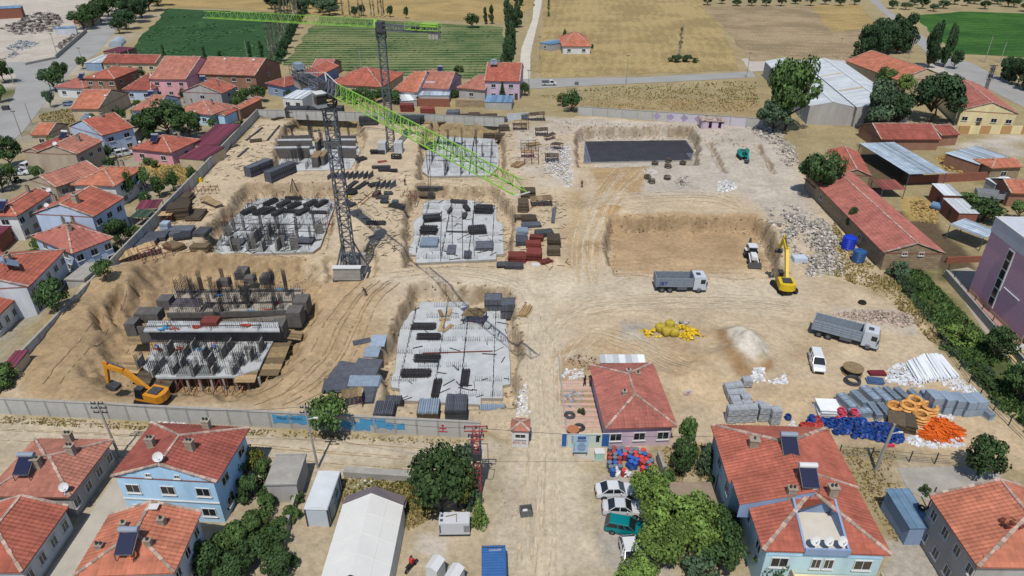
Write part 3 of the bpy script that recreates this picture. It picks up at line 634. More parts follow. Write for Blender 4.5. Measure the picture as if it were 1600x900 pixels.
 for sd,f in drs:
  ln = Lx if sd in 'fb' else Ly
  door(t,{'f': (f * ln,ing['f'],0),'r': (Lx - ing['r'],f * ln,0),'l': (ing['l'],f * ln,0)}[sd],{'f': 0,'r': R(90),'l': R(-90)}[sd])
 return t
# ---- street of houses at the lower left
h1 = house('grey house with red hip roof, solar heater and two chimneys beside the pale lane',(-25,777),(110,779),(175,689),3.1,'x','hh','grey','faded',chim=((.72,.62),(.5,.93),(.47,.36)),sol=((.37,.3),),dishes=((.93,.06,.95),),wins={'r': 4,'f': 1})
house('red-roofed house at the lower left corner with far gable and grey roof panel',(35,896),(108,793),8.5,3.1,'x','hg','lightgrey','red',chim=((.05,.35,.8),),sol=((.42,.72,0,1),),wins={'f': 4,'r': 0})
h3 = house('house with wide red roof, orange dish and solar heater in front of the blue house',(115,903),(273,897),(336,801),5.6,'y','hg','lightgrey','orange',chim=((.33,.62,.7,.7,1),(.7,.68,.8,.7,1),(.15,.37,.8,.5),(.68,.32,.7,.7,1)),sol=((.5,.28),),wins={'f': 3,'r': 3})
dish(h3,*(h3['dims'][0] * .56,h3['dims'][1] * .17,6.3),.2,.8,M('orange_dish',S(206,110,60),.6,.1,1))
MB().box(0,0,0,.9,.7,.06).build('skylight',m_white,h3,loc=(h3['dims'][0] * .56,h3['dims'][1] * .9,7.4))
h4 = house('light blue two-storey house with gable front and red roof by the dirt street',(174,746),(340,755),(384,670),5.8,'y','gh','blue','deep',chim=((.25,.42),(.66,.36),(.63,.86)),dishes=((.5,.03,1.0),),wins={'r': 2,'f': 3})
for fx in (.36,.63): window(h4,(h4['dims'][0] * fx,.06,6.1),0,.6,.5)
MB().box(h4['dims'][0] / 2,-.01,2.85,h4['dims'][0] - .8,.12,.12).build('cornice',m_white,h4)
# ---- left column
house('large white house with red roof and grey solar panels at the left edge',(46,449),(103,391),12,5.6,'x','gh','lightgrey','red',sol=((.28,.3,.5,1),),chim=((.45,.4,.9),),wins={'f': 5})
house('white house with red hip roof and three pale chimneys behind the concrete carport',(48,370),(113,398),(151,362),4.6,'y','hh','paleblue','pink',chim=((.35,.55,.7),(.62,.42,.8),(.3,.8,.7)),wins={'f': 2,'r': 3})
house('white house with tall plain gable and big chimney in the left column',(52,335),(147,340),(182,310),5.8,'y','gg','paleblue','red',chim=((.63,.25,1.3,1.6),(.12,.5,.8)),dishes=((.28,.0,.8),),wins={'r': 3})
house('white house with red hip roof next to the stairs and dark trees',(110,290),(180,292),(215,262),4.8,'y','hh','white','orange',chim=((.62,.7,.7),(.55,.93,.8)),wins={'f': 1,'r': 2})
house('house with red gable roof and white gable triangle, third row of the left column',(45,282),(88,294),(127,261),5.0,'y','gg','taupe','faded',wins={'f': 1,'r': 3})
house('house with red roof at the left edge with chimney and round dish on its corner',(-22,339),(27,339),(70,303),5.0,'y','hg','white','red',chim=((.5,.8,.7),),sol=((.45,.12),),dishes=((.95,.97,.9),),wins={'r': 4,'f': 1})
house('taupe two-storey house with red gable roof and plain side wall',(55,240),(121,242),(156,221),6.0,'y','gg','taupe','faded',chim=((.7,.6,.9),),dishes=((.55,.0,.9),),wins={'r': 3,'f': 0})
house('pale blue house with red gable roof and grey roof panels on its left side',(108,198),(160,213),(184,193),5.4,'y','gg','paleblue','red',chim=((.55,.55,1.0),),sol=((.08,.5,0,1),),dishes=((.45,.3,.5),),wins={'f': 1,'r': 2})
house('low red-roofed outbuilding beside the left road',(47,212),(75,212),(85,195),3.0,'x','gg','beige','orange',wins={'f': 1})
house('flat-roofed grey extension between the pale blue house and the big dark tree',(186,214),(206,213),(214,188),2.8,wall='grey',flat='conc',wins={},name='shed',cat='shed')
house('red-roofed house with a white roof tank beside the left road',(34,238),(66,240),(82,215),4.4,'y','gg','taupe','deep',sol=((.8,.8,0,2),),wins={'r': 2})
house('single-storey house with red hip roof and blue solar heater near the maroon sheds',(201,233),(268,240),(294,217),3.1,'y','hh','pink','red',sol=((.48,.25),),chim=((.62,.85,.8),),dishes=((.05,.3,.6),),wins={'f': 2,'r': 1})
house('large flat maroon metal roof shed by the site wall',(299,226),(340,226),(367,195),2.7,wall='beige',flat='maroon',wins={},name='shed',cat='shed')
house('smaller flat maroon metal roof next to the hip-roofed house',(278,247),(318,250),(321,228),2.5,wall='beige',flat='maroon',wins={},name='shed',cat='shed')
house('white house with small red hip roof at the corner by the road tree',(85,137),(131,139),(134,124),3.1,'x','hh','white','pink',sol=((.65,.4),),wins={'f': 2})
house('brown brick house with red hip roof and balcony',(130,123),(179,124),(207,108),5.8,'y','hh','brown','red',chim=((.5,.8,.8),(.3,.6,.6)),dishes=((.35,.02,.6),),wins={'f': 3,'r': 2})
house('house with plain red sloping roof and outside stairs',(110,171),(154,171),(170,146),3.6,'x','gg','beige','orange',chim=((.6,.6,.6),),dishes=((.98,.3,.6),),wins={'r': 1,'f': 0})
house('small house with red roof and white patch, left of the pink house',(191,141),(236,142),(238,120),3.1,'x','hh','paleblue','deep',chim=((.62,.6,.8),),sol=((.8,.3,0,2),),wins={'f': 2})
house('house with two low red roof slopes and solar panel behind the big dark tree',(203,173),(243,174),(261,153),3.2,'x','hg','paleblue','faded',sol=((.25,.6),),wins={'f': 1})
house('pink two-storey house with plain red roof',(233,124),(290,125),(303,98),5.8,'x','gg','pink','faded',chim=((.6,.7,.7),),dishes=((.85,.95,.8),),wins={'f': 3,'r': 1})
house('long brown two-storey house with red roof and two dishes below the dense crop field',(306,116),(398,119),(403,98),5.8,'x','gg','brown','faded',dishes=((.33,.4,.7),(.83,.4,.7)),wins={'f': 4,'r': 1})
house('grey house with broad gable front and red roof right of the pink house',(283,144),(347,147),(361,136),4.8,'y','gg','grey','red',chim=((.75,.5,.7),),sol=((.3,.7),),wins={'r': 1,'f': 1})
house('house with red hip roof and blue walls facing the big dark tree',(271,174),(331,181),(348,164),3.1,'y','hh','blue','faded',chim=((.72,.5,.7),(.1,.6,.5)),dishes=((.55,.02,.5),),wins={'f': 2})
house('tiny red-roofed annex at the right end of the left village',(338,181),(352,182),(358,171),2.8,'y','gg','blue','red',wins={})
house('long low house with weathered red roof at the edge of the crop field',(159,99),(242,100),(256,90),3.0,'x','gg','beige','deep',chim=((.1,.6,.5),),wins={'f': 5})
house('small shed with maroon roof by the upper left road',(160,80),(187,82),(195,74),2.8,wall='brown',flat='maroon',wins={},name='shed',cat='shed')
house('shed with bright white roof beside the upper left road',(131,98),(158,98),(173,86),3.0,wall='bluegrey',flat='white',wins={},name='shed',cat='shed')
house('narrow red-roofed house against the back corner of the site wall',(359,171),(376,172),(396,154),3.0,'y','gg','brown','orange',wins={})
b = MB(); rr = []
for i in range(9): a = math.pi * i / 8; rr.append((2.6 * math.cos(a),0,2.6 * math.sin(a)))
b.loft([rr,[(x,12,z) for x,y,z in rr]],closed=False,caps=True)
q = g(180,74); t = thing('barrel_shed','grey barrel-vaulted shed beside the upper left road','shed',(q[0],q[1],0),heading((180,74),(194,60)) - R(90)); b.build('vault',m_gsheet,t)
# ---- row behind the back wall
house('red hip-roofed house at the left end of the row behind the back wall',(414,131),(444,137),(452,117),3.4,'y','hh','bluegrey','deep',wins={'f': 1})
house('blue-walled house with red roof behind the near crane',(458,119),(496,121),(511,103),5.6,'y','gg','bluegrey','red',sol=((.1,.3,0,2),),wins={'f': 2,'r': 1})
house('small red roof set back by the row crop field',(486,107),(516,108),(523,97),3.2,'x','gg','brown','pink',wins={})
house('wide house with two red hip roofs left of the far crane',(511,132),(597,137),(596,113),3.2,'x','hh','beige','red',chim=((.27,.6,.9,1.0),(.75,.25,.5)),wins={'f': 3})
house('house with plain red roof right of the far crane',(613,143),(652,145),(656,119),3.2,'x','hg','white','orange',chim=((.5,.8,.6),),wins={'f': 2})
h32 = house('house with red roof, dormer window and white verge next to the brick wall',(654,138),(701,140),(705,119),3.4,'x','gg','lilac','faded',sol=((.45,.6),),wins={'f': 3})
MB().box(0,0,0,3.6,2.5,1.5).build('dormer',WALLM['lilac'],h32,loc=(h32['dims'][0] * .3,h32['dims'][1] * .22,3.4)); window(h32,(h32['dims'][0] * .3,h32['dims'][1] * .22 - 1.26,3.9),0,2.4,.8)
house('small red roof behind the dormer house',(664,118),(688,118),(687,111),3.0,'x','hh','white','red',wins={})
house('grey-gabled house with red roof left of the lilac house',(714,138),(757,142),(753,122),3.2,'x','hg','grey','faded',wins={'f': 1,'r': 1})
house('lilac two-storey house with red roof and twin solar panels at the end of the row',(757,127),(812,128),(811,106),5.8,'x','gg','lilac','red',sol=((.2,.4,0,1),),chim=((.42,.4,.7),),wins={'f': 2,'l': 1},drs=(('f',.9),))
house('white flat-roofed annex between the crane mast and the back wall',(440,153),(472,155),(478,142),3.4,wall='white',flat='white',wins={'f': 2},name='shed',cat='shed')
house('low lean-to with pale sheet roof below the dormer house',(652,149),(702,149),(702,143),2.4,wall='grey',flat='greysheet',wins={},name='shed',cat='shed')
house('low lean-to with pale blue sheet roof below the lilac house',(757,159),(800,160),(798,150),2.4,wall='grey',flat='bluesheet',wins={},name='shed',cat='shed')
house('low lean-to with white roof left of the brick wall',(628,158),(652,156),(652,147),2.2,wall='grey',flat='white',wins={},name='shed',cat='shed')
def plain_wall(name,label,a,b,h,mat,th=.3,cap=None):
 A,B = Vector(g(*a)),Vector(g(*b)); d = B - A; t = thing(name,label,'wall',(A.x,A.y,0),math.atan2(d.y,d.x)); n = max(1,int(d.length / 6)); st = d.length / n
 me = MB().box(0,0,-.2,st - .02,th,h + .2).mesh('wall_section',mat)
 for i in range(n): inst(me,'wall_section',t,(st * (i + .5),0,random.uniform(-.06,.02)))
 if cap: MB().box(d.length / 2,0,h + .03,d.length,th + .1,.08).build('coping',cap,t)
 return t
plain_wall('brick_wall','bare brick yard wall below the dormer house',(650,166),(703,167),2.4,WALLM['brick'])
plain_wall('rubble_wall','tan rubble yard wall left of the lilac house',(712,167),(757,168),2.2,WALLM['stone'])
plain_wall('roadside_wall','low grey wall along the upper left road by the scrap yard',(88,92),(136,50),1.6,m_conc,.3)
plain_wall('kerb_wall','low curved stone wall at the upper left road junction',(40,102),(88,92),.9,m_conc,.4)
house('farmhouse alone in the wheat field with red hip roof and white walls',(878,73),(924,73),(921,58),3.0,'x','hh','white','orange',wins={'f': 2})
house('small shed with pale blue roof beside the lone farmhouse',(843,66),(860,70),(862,61),2.8,wall='grey',flat='bluesheet',wins={'f': 1},name='shed',cat='shed')
house('brick building with blue roof in the upper left corner',(-24,15),(32,12),9,5.0,wall='brick',flat='bluesheet',wins={},name='building',cat='building')
house('pale blue site cabin in the scrap yard',(84,45),(118,43),4,3.0,wall='lightgrey',flat='bluesheet',wins={},name='cabin',cat='cabin')
house('little red-roofed hut beside the upper left road hedge',(114,35),(128,35),(130,27),2.6,'x','gg','beige','deep',wins={})
# ---- left edge remnants
house('white house with red roof above the pale concrete yard at the left edge',(-8,500),(26,468),8,3.3,'x','gg','white','red',wins={'f': 3})
house('maroon flat roof at the foot of the pale concrete yard',(2,574),(24,573),(42,549),2.4,wall='beige',flat='maroon',wins={},name='shed',cat='shed')
house('maroon lean-to roof with brick wall at the left edge',(-6,373),(25,345),5,3.0,wall='brick',flat='maroon',wins={},name='shed',cat='shed')
house('grey concrete carport roof beside the white hip-roofed house',(100,437),(131,438),(152,411),2.6,wall='grey',flat='conc',wins={},name='carport',cat='carport')
house('maroon garden pergola roof near the site wall',(211,327),(246,325),(251,313),2.4,wall='grey',flat='maroon',wins={},name='pergola',cat='pergola',walls=False)
house('dark green garden canopy beside the site wall',(203,339),(229,340),(236,329),2.3,wall='grey',flat='dgreen',wins={},name='canopy',cat='canopy',walls=False)
house('light blue porch roof beside the stairs of the hip-roofed house',(199,288),(216,287),(220,278),3.0,wall='grey',flat='bluesheet',wins={},name='porch',cat='porch',walls=False)
# ---- right side: warehouses, farm
def warehouse(label,A,Bp,C,ze):
 v,f,o_ = Vector(g(*Bp,ze)),Vector(g(*C,ze)),Vector(g(*A,ze)); Ly = (f - v).length; e = (f - v) / Ly; d = Vector((e.y,-e.x)); Lx = (o_ - v).dot(d); a = v + d * min(0,Lx); Lx = abs(Lx); t = thing('warehouse',label,'warehouse',(a.x,a.y,0),math.atan2(d.y,d.x)); hr = Lx / 2 * .2
 b = MB().box(Lx / 2,Ly / 2,-.3,Lx - .3,Ly - .1,ze + .3); b.poly([(.1,.05,ze),(Lx - .1,.05,ze),(Lx / 2,.05,ze + hr)]); b.build('wall',WALLM['grey'],t)
 n = int(Ly / 1.1); b = MB(); b.rt = True
 for sgn in (0,1):
  for i in range(n):
   y0,y1 = Ly * i / n,Ly * (i + 1) / n - .04; x0 = 0 if sgn == 0 else Lx; xm = Lx / 2
   P = [(x0,y0,ze + .05),(x0,y1,ze + .05),(xm,y1,ze + hr + .05),(xm,y0,ze + hr + .05)]; P = P if sgn else P[::-1]; b.poly(P);
   b.beam((x0,y1,ze + .07),(xm,y1,ze + hr + .07),.06)
 rf = b.build('roof',M('warehouse_sheet',S(214,219,222),.5,.16,.25,tint=.12),t)
 MB().beam((Lx / 2,0,ze + hr + .1),(Lx / 2,Ly,ze + hr + .1),.7,.1).build('ridge_cap',m_wsheet,rf)
 b = MB()
 for k in (.3,.62): b.beam((Lx * .04,Ly * k,ze + hr * .08 + .12),(Lx / 2,Ly * k,ze + hr + .12),1.1,.06)
 b.build('skylight_strip',M('yellowed_skylight',S(206,186,150),.5,.2,1),rf)
 for k in range(3): window(t,(.15,Ly * (.12 + .1 * k),.5),R(-90),1.0,2.0)
 return t
warehouse('left bay of the white metal warehouse, its grey gable facing the rubble',(1284,185),(1338,168),(1252,97),5.2)
warehouse('right bay of the white metal warehouse with dark trees along its side',(1398,152),(1339,168),(1253,97),5.6)
house('orange-roofed house between the warehouse and the road junction',(1402,126),(1484,123),(1430,92),4.0,'y','gg','beige','orange',wins={'f': 0,'r': 2})
house('cream building with long red roof and striped base beside the right road',(1500,173),(1592,179),(1542,137),4.2,'y','gg','cream','pink',wins={'f': 4},drs=(('f',.38),),storeys=1)
A,B = Vector(g(1496,209)),Vector(g(1610,209)); d = B - A; t = thing('striped_wall','cream yard wall with brown rectangles below the cream building','wall',(A.x,A.y,0),math.atan2(d.y,d.x)); n = 7
for i in range(n): MB().box(d.length / n * (i + .5),0,0,d.length / n - .02,.3,2.2).build('wall_section',WALLM['cream'] if i % 2 else M('tan_wall',S(196,152,104),.9,.1,1),t)
house('long low barn with red tiled roof behind the patched metal shed',(1377,219),(1470,219),(1461,196),2.8,'x','gg','brown','deep',wins={},name='barn',cat='barn')
house('low barn end with red roof in front of the striped wall',(1471,213),(1500,211),(1488,195),2.8,'x','gg','brown','deep',wins={},name='barn',cat='barn')
fh = house('long stone farm building with red roof and two small gable windows',(1380,396),(1477,397),(1372,272),3.3,'y','gg','stone','pink',pitch=.34,wins={'l': 2})
for k in (.35,.62): window(fh,(fh['dims'][0] * k,.06,2.9),0,.9,.7)
house('small red-roofed farm building at the far end of the long stone barn',(1312,272),(1362,276),(1335,238),3.0,'y','gg','stone','red',wins={})
house('low rusty red sheet roof in the muddy farmyard',(1379,296),(1416,296),(1412,282),2.2,wall='brick',flat='rustsh',wins={},name='shed',cat='shed',walls=False)
house('farm shed with patched silvery metal roof and open side',(1421,272),(1481,270),(1412,223),3.4,wall='brown',flat='patch',wins={},name='shed',cat='shed',walls=False)
house('farm shed with pale blue metal roof and dark round patch',(1530,257),(1577,245),(1537,226),3.0,wall='brown',flat='greysheet',wins={},name='shed',cat='shed')
house('little stone house with red roof next to the pale blue metal roof',(1549,264),(1598,262),(1590,247),3.0,'x','hg','stone','orange',wins={'f': 1})
house('brick shed with flat white roof, upper one of the stepped pair',(1475,305),(1503,306),(1482,289),3.3,wall='brick',flat='white',wins={},name='shed',cat='shed',drs=(('l',.3),))
house('brick shed with flat white roof, lower one of the stepped pair',(1499,333),(1531,334),(1505,312),2.9,wall='brick',flat='white',wins={},name='shed',cat='shed',drs=(('l',.5),))
house('open cattle shed with grey sheet roof behind the purple building',(1538,372),(1562,362),(1527,335),2.8,wall='brown',flat='patch',wins={},name='shed',cat='shed',walls=False)
house('small grey shed with white roof beside the parked farm truck',(1556,288),(1592,286),(1590,277),3.0,wall='grey',flat='white',wins={},name='shed',cat='shed')
house('red-roofed hut at the right edge beside the farm truck',(1580,303),(1612,304),(1610,282),3.0,'x','gg','brown','orange',wins={})
plain_wall('brick_wall','brick farmyard wall in front of the patched metal shed',(1417,288),(1546,281),2.0,WALLM['brick'])
plain_wall('brick_wall','low brick wall between the stone farm building and the purple building',(1477,411),(1535,409),1.2,WALLM['brick'])
# ---- nearer right
h42 = house('lilac-walled site office house with red hip roof in the middle of the yard',(946,672),(1058,668),(1036,568),3.1,'y','hh','lilac','pink',chim=((.52,.72,.8,.3,1),(.36,.38,.7,.5,1),(.66,.7,.7,.2,1)),wins={'f': 3},tw=.4)
house('white flat canopy roof directly behind the lilac site office',(938,567),(1009,567),(1007,556),3.0,wall='white',flat='white',wins={},name='canopy',cat='canopy')
h41 = house('grey two-storey house with red roof in the lower right corner',(1527,888),(1747,890),(1664,778),5.8,'y','hg','grey','orange',chim=(),wins={'l': 4})
b = MB(); b.rt = True
for k in range(14): b.chunk((random.uniform(-1.3,1.3),random.uniform(-.7,.7),.05),random.uniform(.15,.4))
b.build('broken_tiles',M('broken_tile',S(120,62,50),.9,.3,2),h41,loc=(h41['dims'][0] * .36,h41['dims'][1] * .42,7.6))
house('small grey block shed with flat concrete roof by the white cabin',(413,758),(464,757),(486,710),2.8,wall='grey',flat='conc',wins={},name='shed',cat='shed')
house('white awning roof at the left side of the big turquoise house',(1141,786),(1164,785),(1161,736),3.0,wall='white',flat='white',wins={},name='awning',cat='awning',walls=False)
sh = house('shed with worn blue roof and a tyre lying on it, lower right',(1422,826),(1461,825),(1434,765),2.6,wall='bluegrey',flat=M('worn_blue_roof',S(112,142,168),.7,.3,.7),wins={},name='shed',cat='shed')
tag(MB().torus((0,0,.1),.3,.1,14,6).build('tyre',m_black,loc=(*g(1440,794,2.8),2.78)),'black tyre lying on the worn blue shed roof','tyre')
kk = house('small white guard kiosk with red hip roof and red graffiti',(798,675),(828,676),(828,656),2.5,'y','hh','white','faded',wins={},name='kiosk',cat='kiosk',ov=.15)
window(kk,(kk['dims'][0] * .5,.14,1.45),0,1.3,.7); text('EKMC %G',kk,(.22,.13,.55),.6,m_redsp,name='graffiti_lettering',sx=.62)
# ---- big turquoise house, lower right: back hip, front hip with a terrace let into it
def big_house():
 ze = 5.9; t = thing('apartment_house','big turquoise house with red roofs, three dishes on its roof terrace and balcony','house',(*g(1192,862,ze),0)); o = Vector((t.location.x,t.location.y,0))
 d = Vector(g(1392,869,ze)) - Vector(o.xy); rz = math.atan2(d.y,d.x); t.rotation_euler = (0,0,rz); inv = Matrix.Rotation(-rz,3,'Z')
 Lp = lambda px,py,z=ze: inv @ (Vector((*g(px,py,z),z)) - o)
 fl,fr = Lp(1192,862),Lp(1392,869); X1 = fr.x; ym = Lp(1340,764).y; yb = Lp(1300,672).y; xl2 = -1.2
 rf = MB(); tb = MB(); cap = MB(); cap.rt = True; zt = ze + .16; hw = X1 / 2; p = .36; hr = hw * p
 def slope(P,bias=0): rf.poly(P); tile_slope(tb,P,.42,.5,bias)
 def cl(a,b_):
  a,b_ = Vector(a),Vector(b_); n = max(2,int((b_ - a).length / .5))
  for i in range(n): cap.beam(a.lerp(b_,i / n) + Vector((0,0,.08)),a.lerp(b_,(i + .96) / n) + Vector((0,0,.08)),.33 + random.uniform(-.06,.1),.15)
 ta,tb_ = hw - 1.9,hw + 1.9; yr = hw * .95; z_ = lambda y: zt + y * p * hw / yr
 R0 = (hw,yr,zt + hr); ty = 4.6
 # front hip slope in three pieces round the terrace
 slope([(0,0,zt),(ta,0,zt),(ta,yr * ta / hw,z_(yr * ta / hw))]); slope([(tb_,0,zt),(X1,0,zt),(tb_,yr * ta / hw,z_(yr * ta / hw))])
 slope([(ta,ty,z_(ty)),(tb_,ty,z_(ty)),(tb_,yr * ta / hw,z_(yr * ta / hw)),R0,(ta,yr * ta / hw,z_(yr * ta / hw))])
 ysp = ym * .62
 slope([(0,ysp,zt),(0,0,zt),R0,(hw,ysp,zt + hr)]); slope([(X1,0,zt),(X1,ym,zt),(hw,ym,zt + hr),R0])
 # raised left middle wing
 zz = .55; slope([(xl2 + .2,ym,zt + zz),(xl2 + .2,ysp - .2,zt + zz),(hw,ysp - .2,zt + hr + zz),(hw,ym,zt + hr + zz)],-.05)
 wd_ = MB().poly([(xl2 + .2,ysp - .15,ze - 1),(hw,ysp - .15,ze - 1),(hw,ysp - .15,zt + hr + zz - .03),(xl2 + .2,ysp - .15,zt + zz - .03)])
 # back hip
 xb0,xb1 = xl2,X1 + .15; hb = (xb1 - xb0) / 2; xm = (xb0 + xb1) / 2; yr2 = yb - hb * .8; hr2 = hb * p
 slope([(xb0,yb,zt + .1),(xb0,ym,zt + .1),(xm,ym,zt + hr2 + .1),(xm,yr2,zt + hr2 + .1)],.12); slope([(xb1,ym,zt + .1),(xb1,yb,zt + .1),(xm,yr2,zt + hr2 + .1),(xm,ym,zt + hr2 + .1)],.16); slope([(xb1,yb,zt + .1),(xb0,yb,zt + .1),(xm,yr2,zt + hr2 + .1)],.1)
 wd_.poly([(xb0,ym + .03,zt),(xb1,ym + .03,zt),(xm,ym + .03,zt + hr2 + .05)])
 for P in (((0,0),(ta,0)),((tb_,0),(X1,0)),((X1,0),(X1,ym)),((xb1,ym),(xb1,yb)),((xb1,yb),(xb0,yb)),((xb0,yb),(xb0,ym)),((0,ysp),(0,0))): rf.poly([(P[0][0],P[0][1],ze),(P[1][0],P[1][1],ze),(P[1][0],P[1][1],zt),(P[0][0],P[0][1],zt)])
 r = rf.build('roof',m_tile['red'],t); tag(tb.build('roof_tiles',m_tile['red'],r),kind='stuff')
 cl((0,0,zt),R0); cl((X1,0,zt),R0); cl((hw,ysp,zt + hr + zz),(hw,ym,zt + hr + zz)); cl((xm,yr2,zt + hr2 + .1),(xb0,yb,zt + .1)); cl((xm,yr2,zt + hr2 + .1),(xb1,yb,zt + .1)); cl((xm,ym,zt + hr2),(xb1,ym,zt)); tag(cap.build('ridge_cap',m_mortar,r),kind='stuff')
 w = MB().box(hw,ym / 2,-.3,X1 - .9,ym - .4,ze + .28).box(xm,(ym + yb) / 2,-.3,xb1 - xb0 - .9,yb - ym - .3,ze + .27); w.build('wall',WALLM['turq'],t); wd_.build('gable_wall',WALLM['bluegrey'],t)
 tr = MB().box(hw,ty / 2,ze + .05,3.7,ty,.12).build('terrace',M('terrace_screed',S(222,214,200),.9,.1,.8),t)
 b = MB()
 for x in (ta - .02,tb_ + .02): b.hexa([(x - .1,0,ze),(x + .1,0,ze),(x + .1,ty,ze),(x - .1,ty,ze)],[(x - .1,0,zt + .25),(x + .1,0,zt + .25),(x + .1,ty,z_(ty) + .15),(x - .1,ty,z_(ty) + .15)])
 b.box(hw,-.02,ze - .1,4.0,.2,.75).box(hw,ty + .1,ze,3.6,.18,z_(ty) - ze - .02); b.build('parapet',WALLM['bluegrey'],tr)
 for k in range(3): dish(t,ta + .7 + k * 1.2,.4,ze + .5,.25,.95)
 solar(t,hw - .3,ym - 1.9,zt + hr + .4,.0,2); solar(t,hw - .5,yr2 - .6,zt + hr2 - .4,0,0); chimney(t,hw + 2.0,ty + .9,z_(4),1.1,1.0); chimney(t,hw - 2.0,yr - .3,zt + hr - .6,1.0,1.2); chimney(t,hw - 3.6,yb - 4.5,zt + 1.2,1.2,1.0,1)
 for k,f in enumerate((.16,.45,.55,.82)): window(t,(X1 * f,.19,3.7),0,1.6 if k in (0,3) else .9,1.3)
 for f in (.12,.3): window(t,(X1 * f,.19,.8),0,1.2,1.2)
 for k in range(4): window(t,(xl2 + .45 if k > 1 else .45,ym * .25 + k * 3.6,3.6),R(-90),1.3,1.2)
 b = MB().box(X1 * .62,-1.0,2.75,X1 * .72,2.2,.18); bl = b.build('balcony',WALLM['cream'],t); MB().box(X1 * .62,-2.05,2.931,X1 * .72,.12,.85).box(X1 * .26 + .06,-1.0,2.931,.12,1.9,.85).box(X1 * .98 - .06,-1.0,2.931,.12,1.9,.85).build('balcony_wall',WALLM['beige'],bl)
 MB().box(hw,.2,5.3,X1 - 1.2,.14,.5).build('blue_band',WALLM['blue'],t)
 return t
big_house()
# ---- purple public building at the right edge
def purple():
 c = Vector(g(1512,455)); e = Vector(g(1558,500)); d = (e - c); L1 = 15.0; d.normalize(); n = Vector((-d.y,d.x)); H = 13.8
 t = thing('public_building','tall purple public building with pale parapet and glazed stair strip at the right edge','building',(c.x,c.y,0),math.atan2(d.y,d.x)); W_ = 22.0; D = L1
 mp_ = M('purple_cladding',S(216,172,188),.85,.14,3,.01); ml = M('lilac_render',S(216,172,190),.85,.1,1); mg = M('parapet_render',S(204,208,216),.85,.1,1)
 MB().box(D / 2,W_ / 2,.6,D - .1,W_ - .1,H - 3.4).build('wall',mp_,t); MB().box(D / 2,W_ / 2,-.3,D - .04,W_ - .04,.88).build('plinth',WALLM['beige'],t)
 MB().box(D / 2,W_ / 2,H - 2.78,D + .1,W_ + .1,2.3).build('parapet',mg,t); MB().box(D / 2,.05,H - .47,D + .25,.3,.15).box(.05,W_ / 2 + .2,H - .47,.3,W_ - .3,.15).box(D / 2,W_ - .05,H - .47,D + .25,.3,.15).box(D,W_ / 2 + .1,H - .471,.3,W_ - .4,.14).build('coping',m_white,t)
 MB().box(D / 2,W_ / 2,H - .6,D - .5,W_ - .5,.1).build('roof',M('roof_membrane',S(160,120,112),.9,.1,.5),t)
 s = MB().box(6.2,-.02,.9,1.5,.2,H - 4.0).build('stair_window',m_white,t); b = MB()
 for k in range(6): b.box(6.2,-.1,1.1 + k * 1.6,1.1,.1,1.4)
 b.build('pane',m_glass,s)
 MB().box(9.5,-.03,5.0,4.0,.2,.12).build('ledge',mg,t)
 # entrance wing toward the camera's right
 MB().box(D + 4.2,5.0,2.6,8.2,9.8,8.6).build('entrance_wing',ml,t); MB().box(D + 4.0,5.3,-.2,7.0,8.4,2.78).build('entrance_wall',mp_,t)
 b = MB()
 for k in range(9): b.box(D + 4.8,-.6 - k * .36,0,2.6,.37,1.7 - k * .185)
 st = b.build('stairs',M('yellow_stair_tread',S(214,190,130),.85,.1,1),t)
 b = MB()
 for x in (D + 3.3,D + 6.3): b.hexa([(x - .15,-4.0,0),(x + .15,-4.0,0),(x + .15,-.4,0),(x - .15,-.4,0)],[(x - .15,-4.0,.7),(x + .15,-4.0,.7),(x + .15,-.4,2.7),(x - .15,-.4,2.7)])
 b.build('stair_wall',m_white,st)
 for k in range(3): window(t,(-.02,4 + k * 6,4.5),R(-90),1.6,1.5)
 return t
purple()
# ================================================================ building site: slabs, formwork, rebar
def at(px,py,z=None):
 if z is None: p = gp(px,py); return (p.x,p.y,p.z)
 x,y = g(px,py,z); return (x,y,z)
SZ = SLABZ
def starter_rows(P,z,n_rows,sp,h,lo=.55,th=.045):
 b = MB(); xs = [p[0] for p in P]; ys = [p[1] for p in P]; x0,x1,y0,y1 = min(xs),max(xs),min(ys),max(ys)
 for k in range(n_rows):
  y = y0 + (y1 - y0) * (k + .5) / n_rows; x = x0
  while x < x1:
   seg = random.uniform(2.5,5.5)
   if random.random() < lo:
    for i in range(int(seg / sp)):
     xx = x + i * sp
     if inpoly(xx,y,P): b.beam((xx,y + random.uniform(-.05,.05),z - .05),(xx + random.uniform(-.06,.06),y + random.uniform(-.06,.06),z + h * random.uniform(.8,1.1)),th)
   x += seg + .6
 for k in range(max(3,n_rows // 2)):
  x = x0 + (x1 - x0) * (k + .5) / max(3,n_rows // 2) + random.uniform(-.5,.5); y = y0
  while y < y1:
   if random.random() < .6 and inpoly(x,y,P): b.beam((x,y,z - .05),(x + random.uniform(-.05,.05),y,z + h * random.uniform(.8,1.1)),th)
   y += sp
 return b
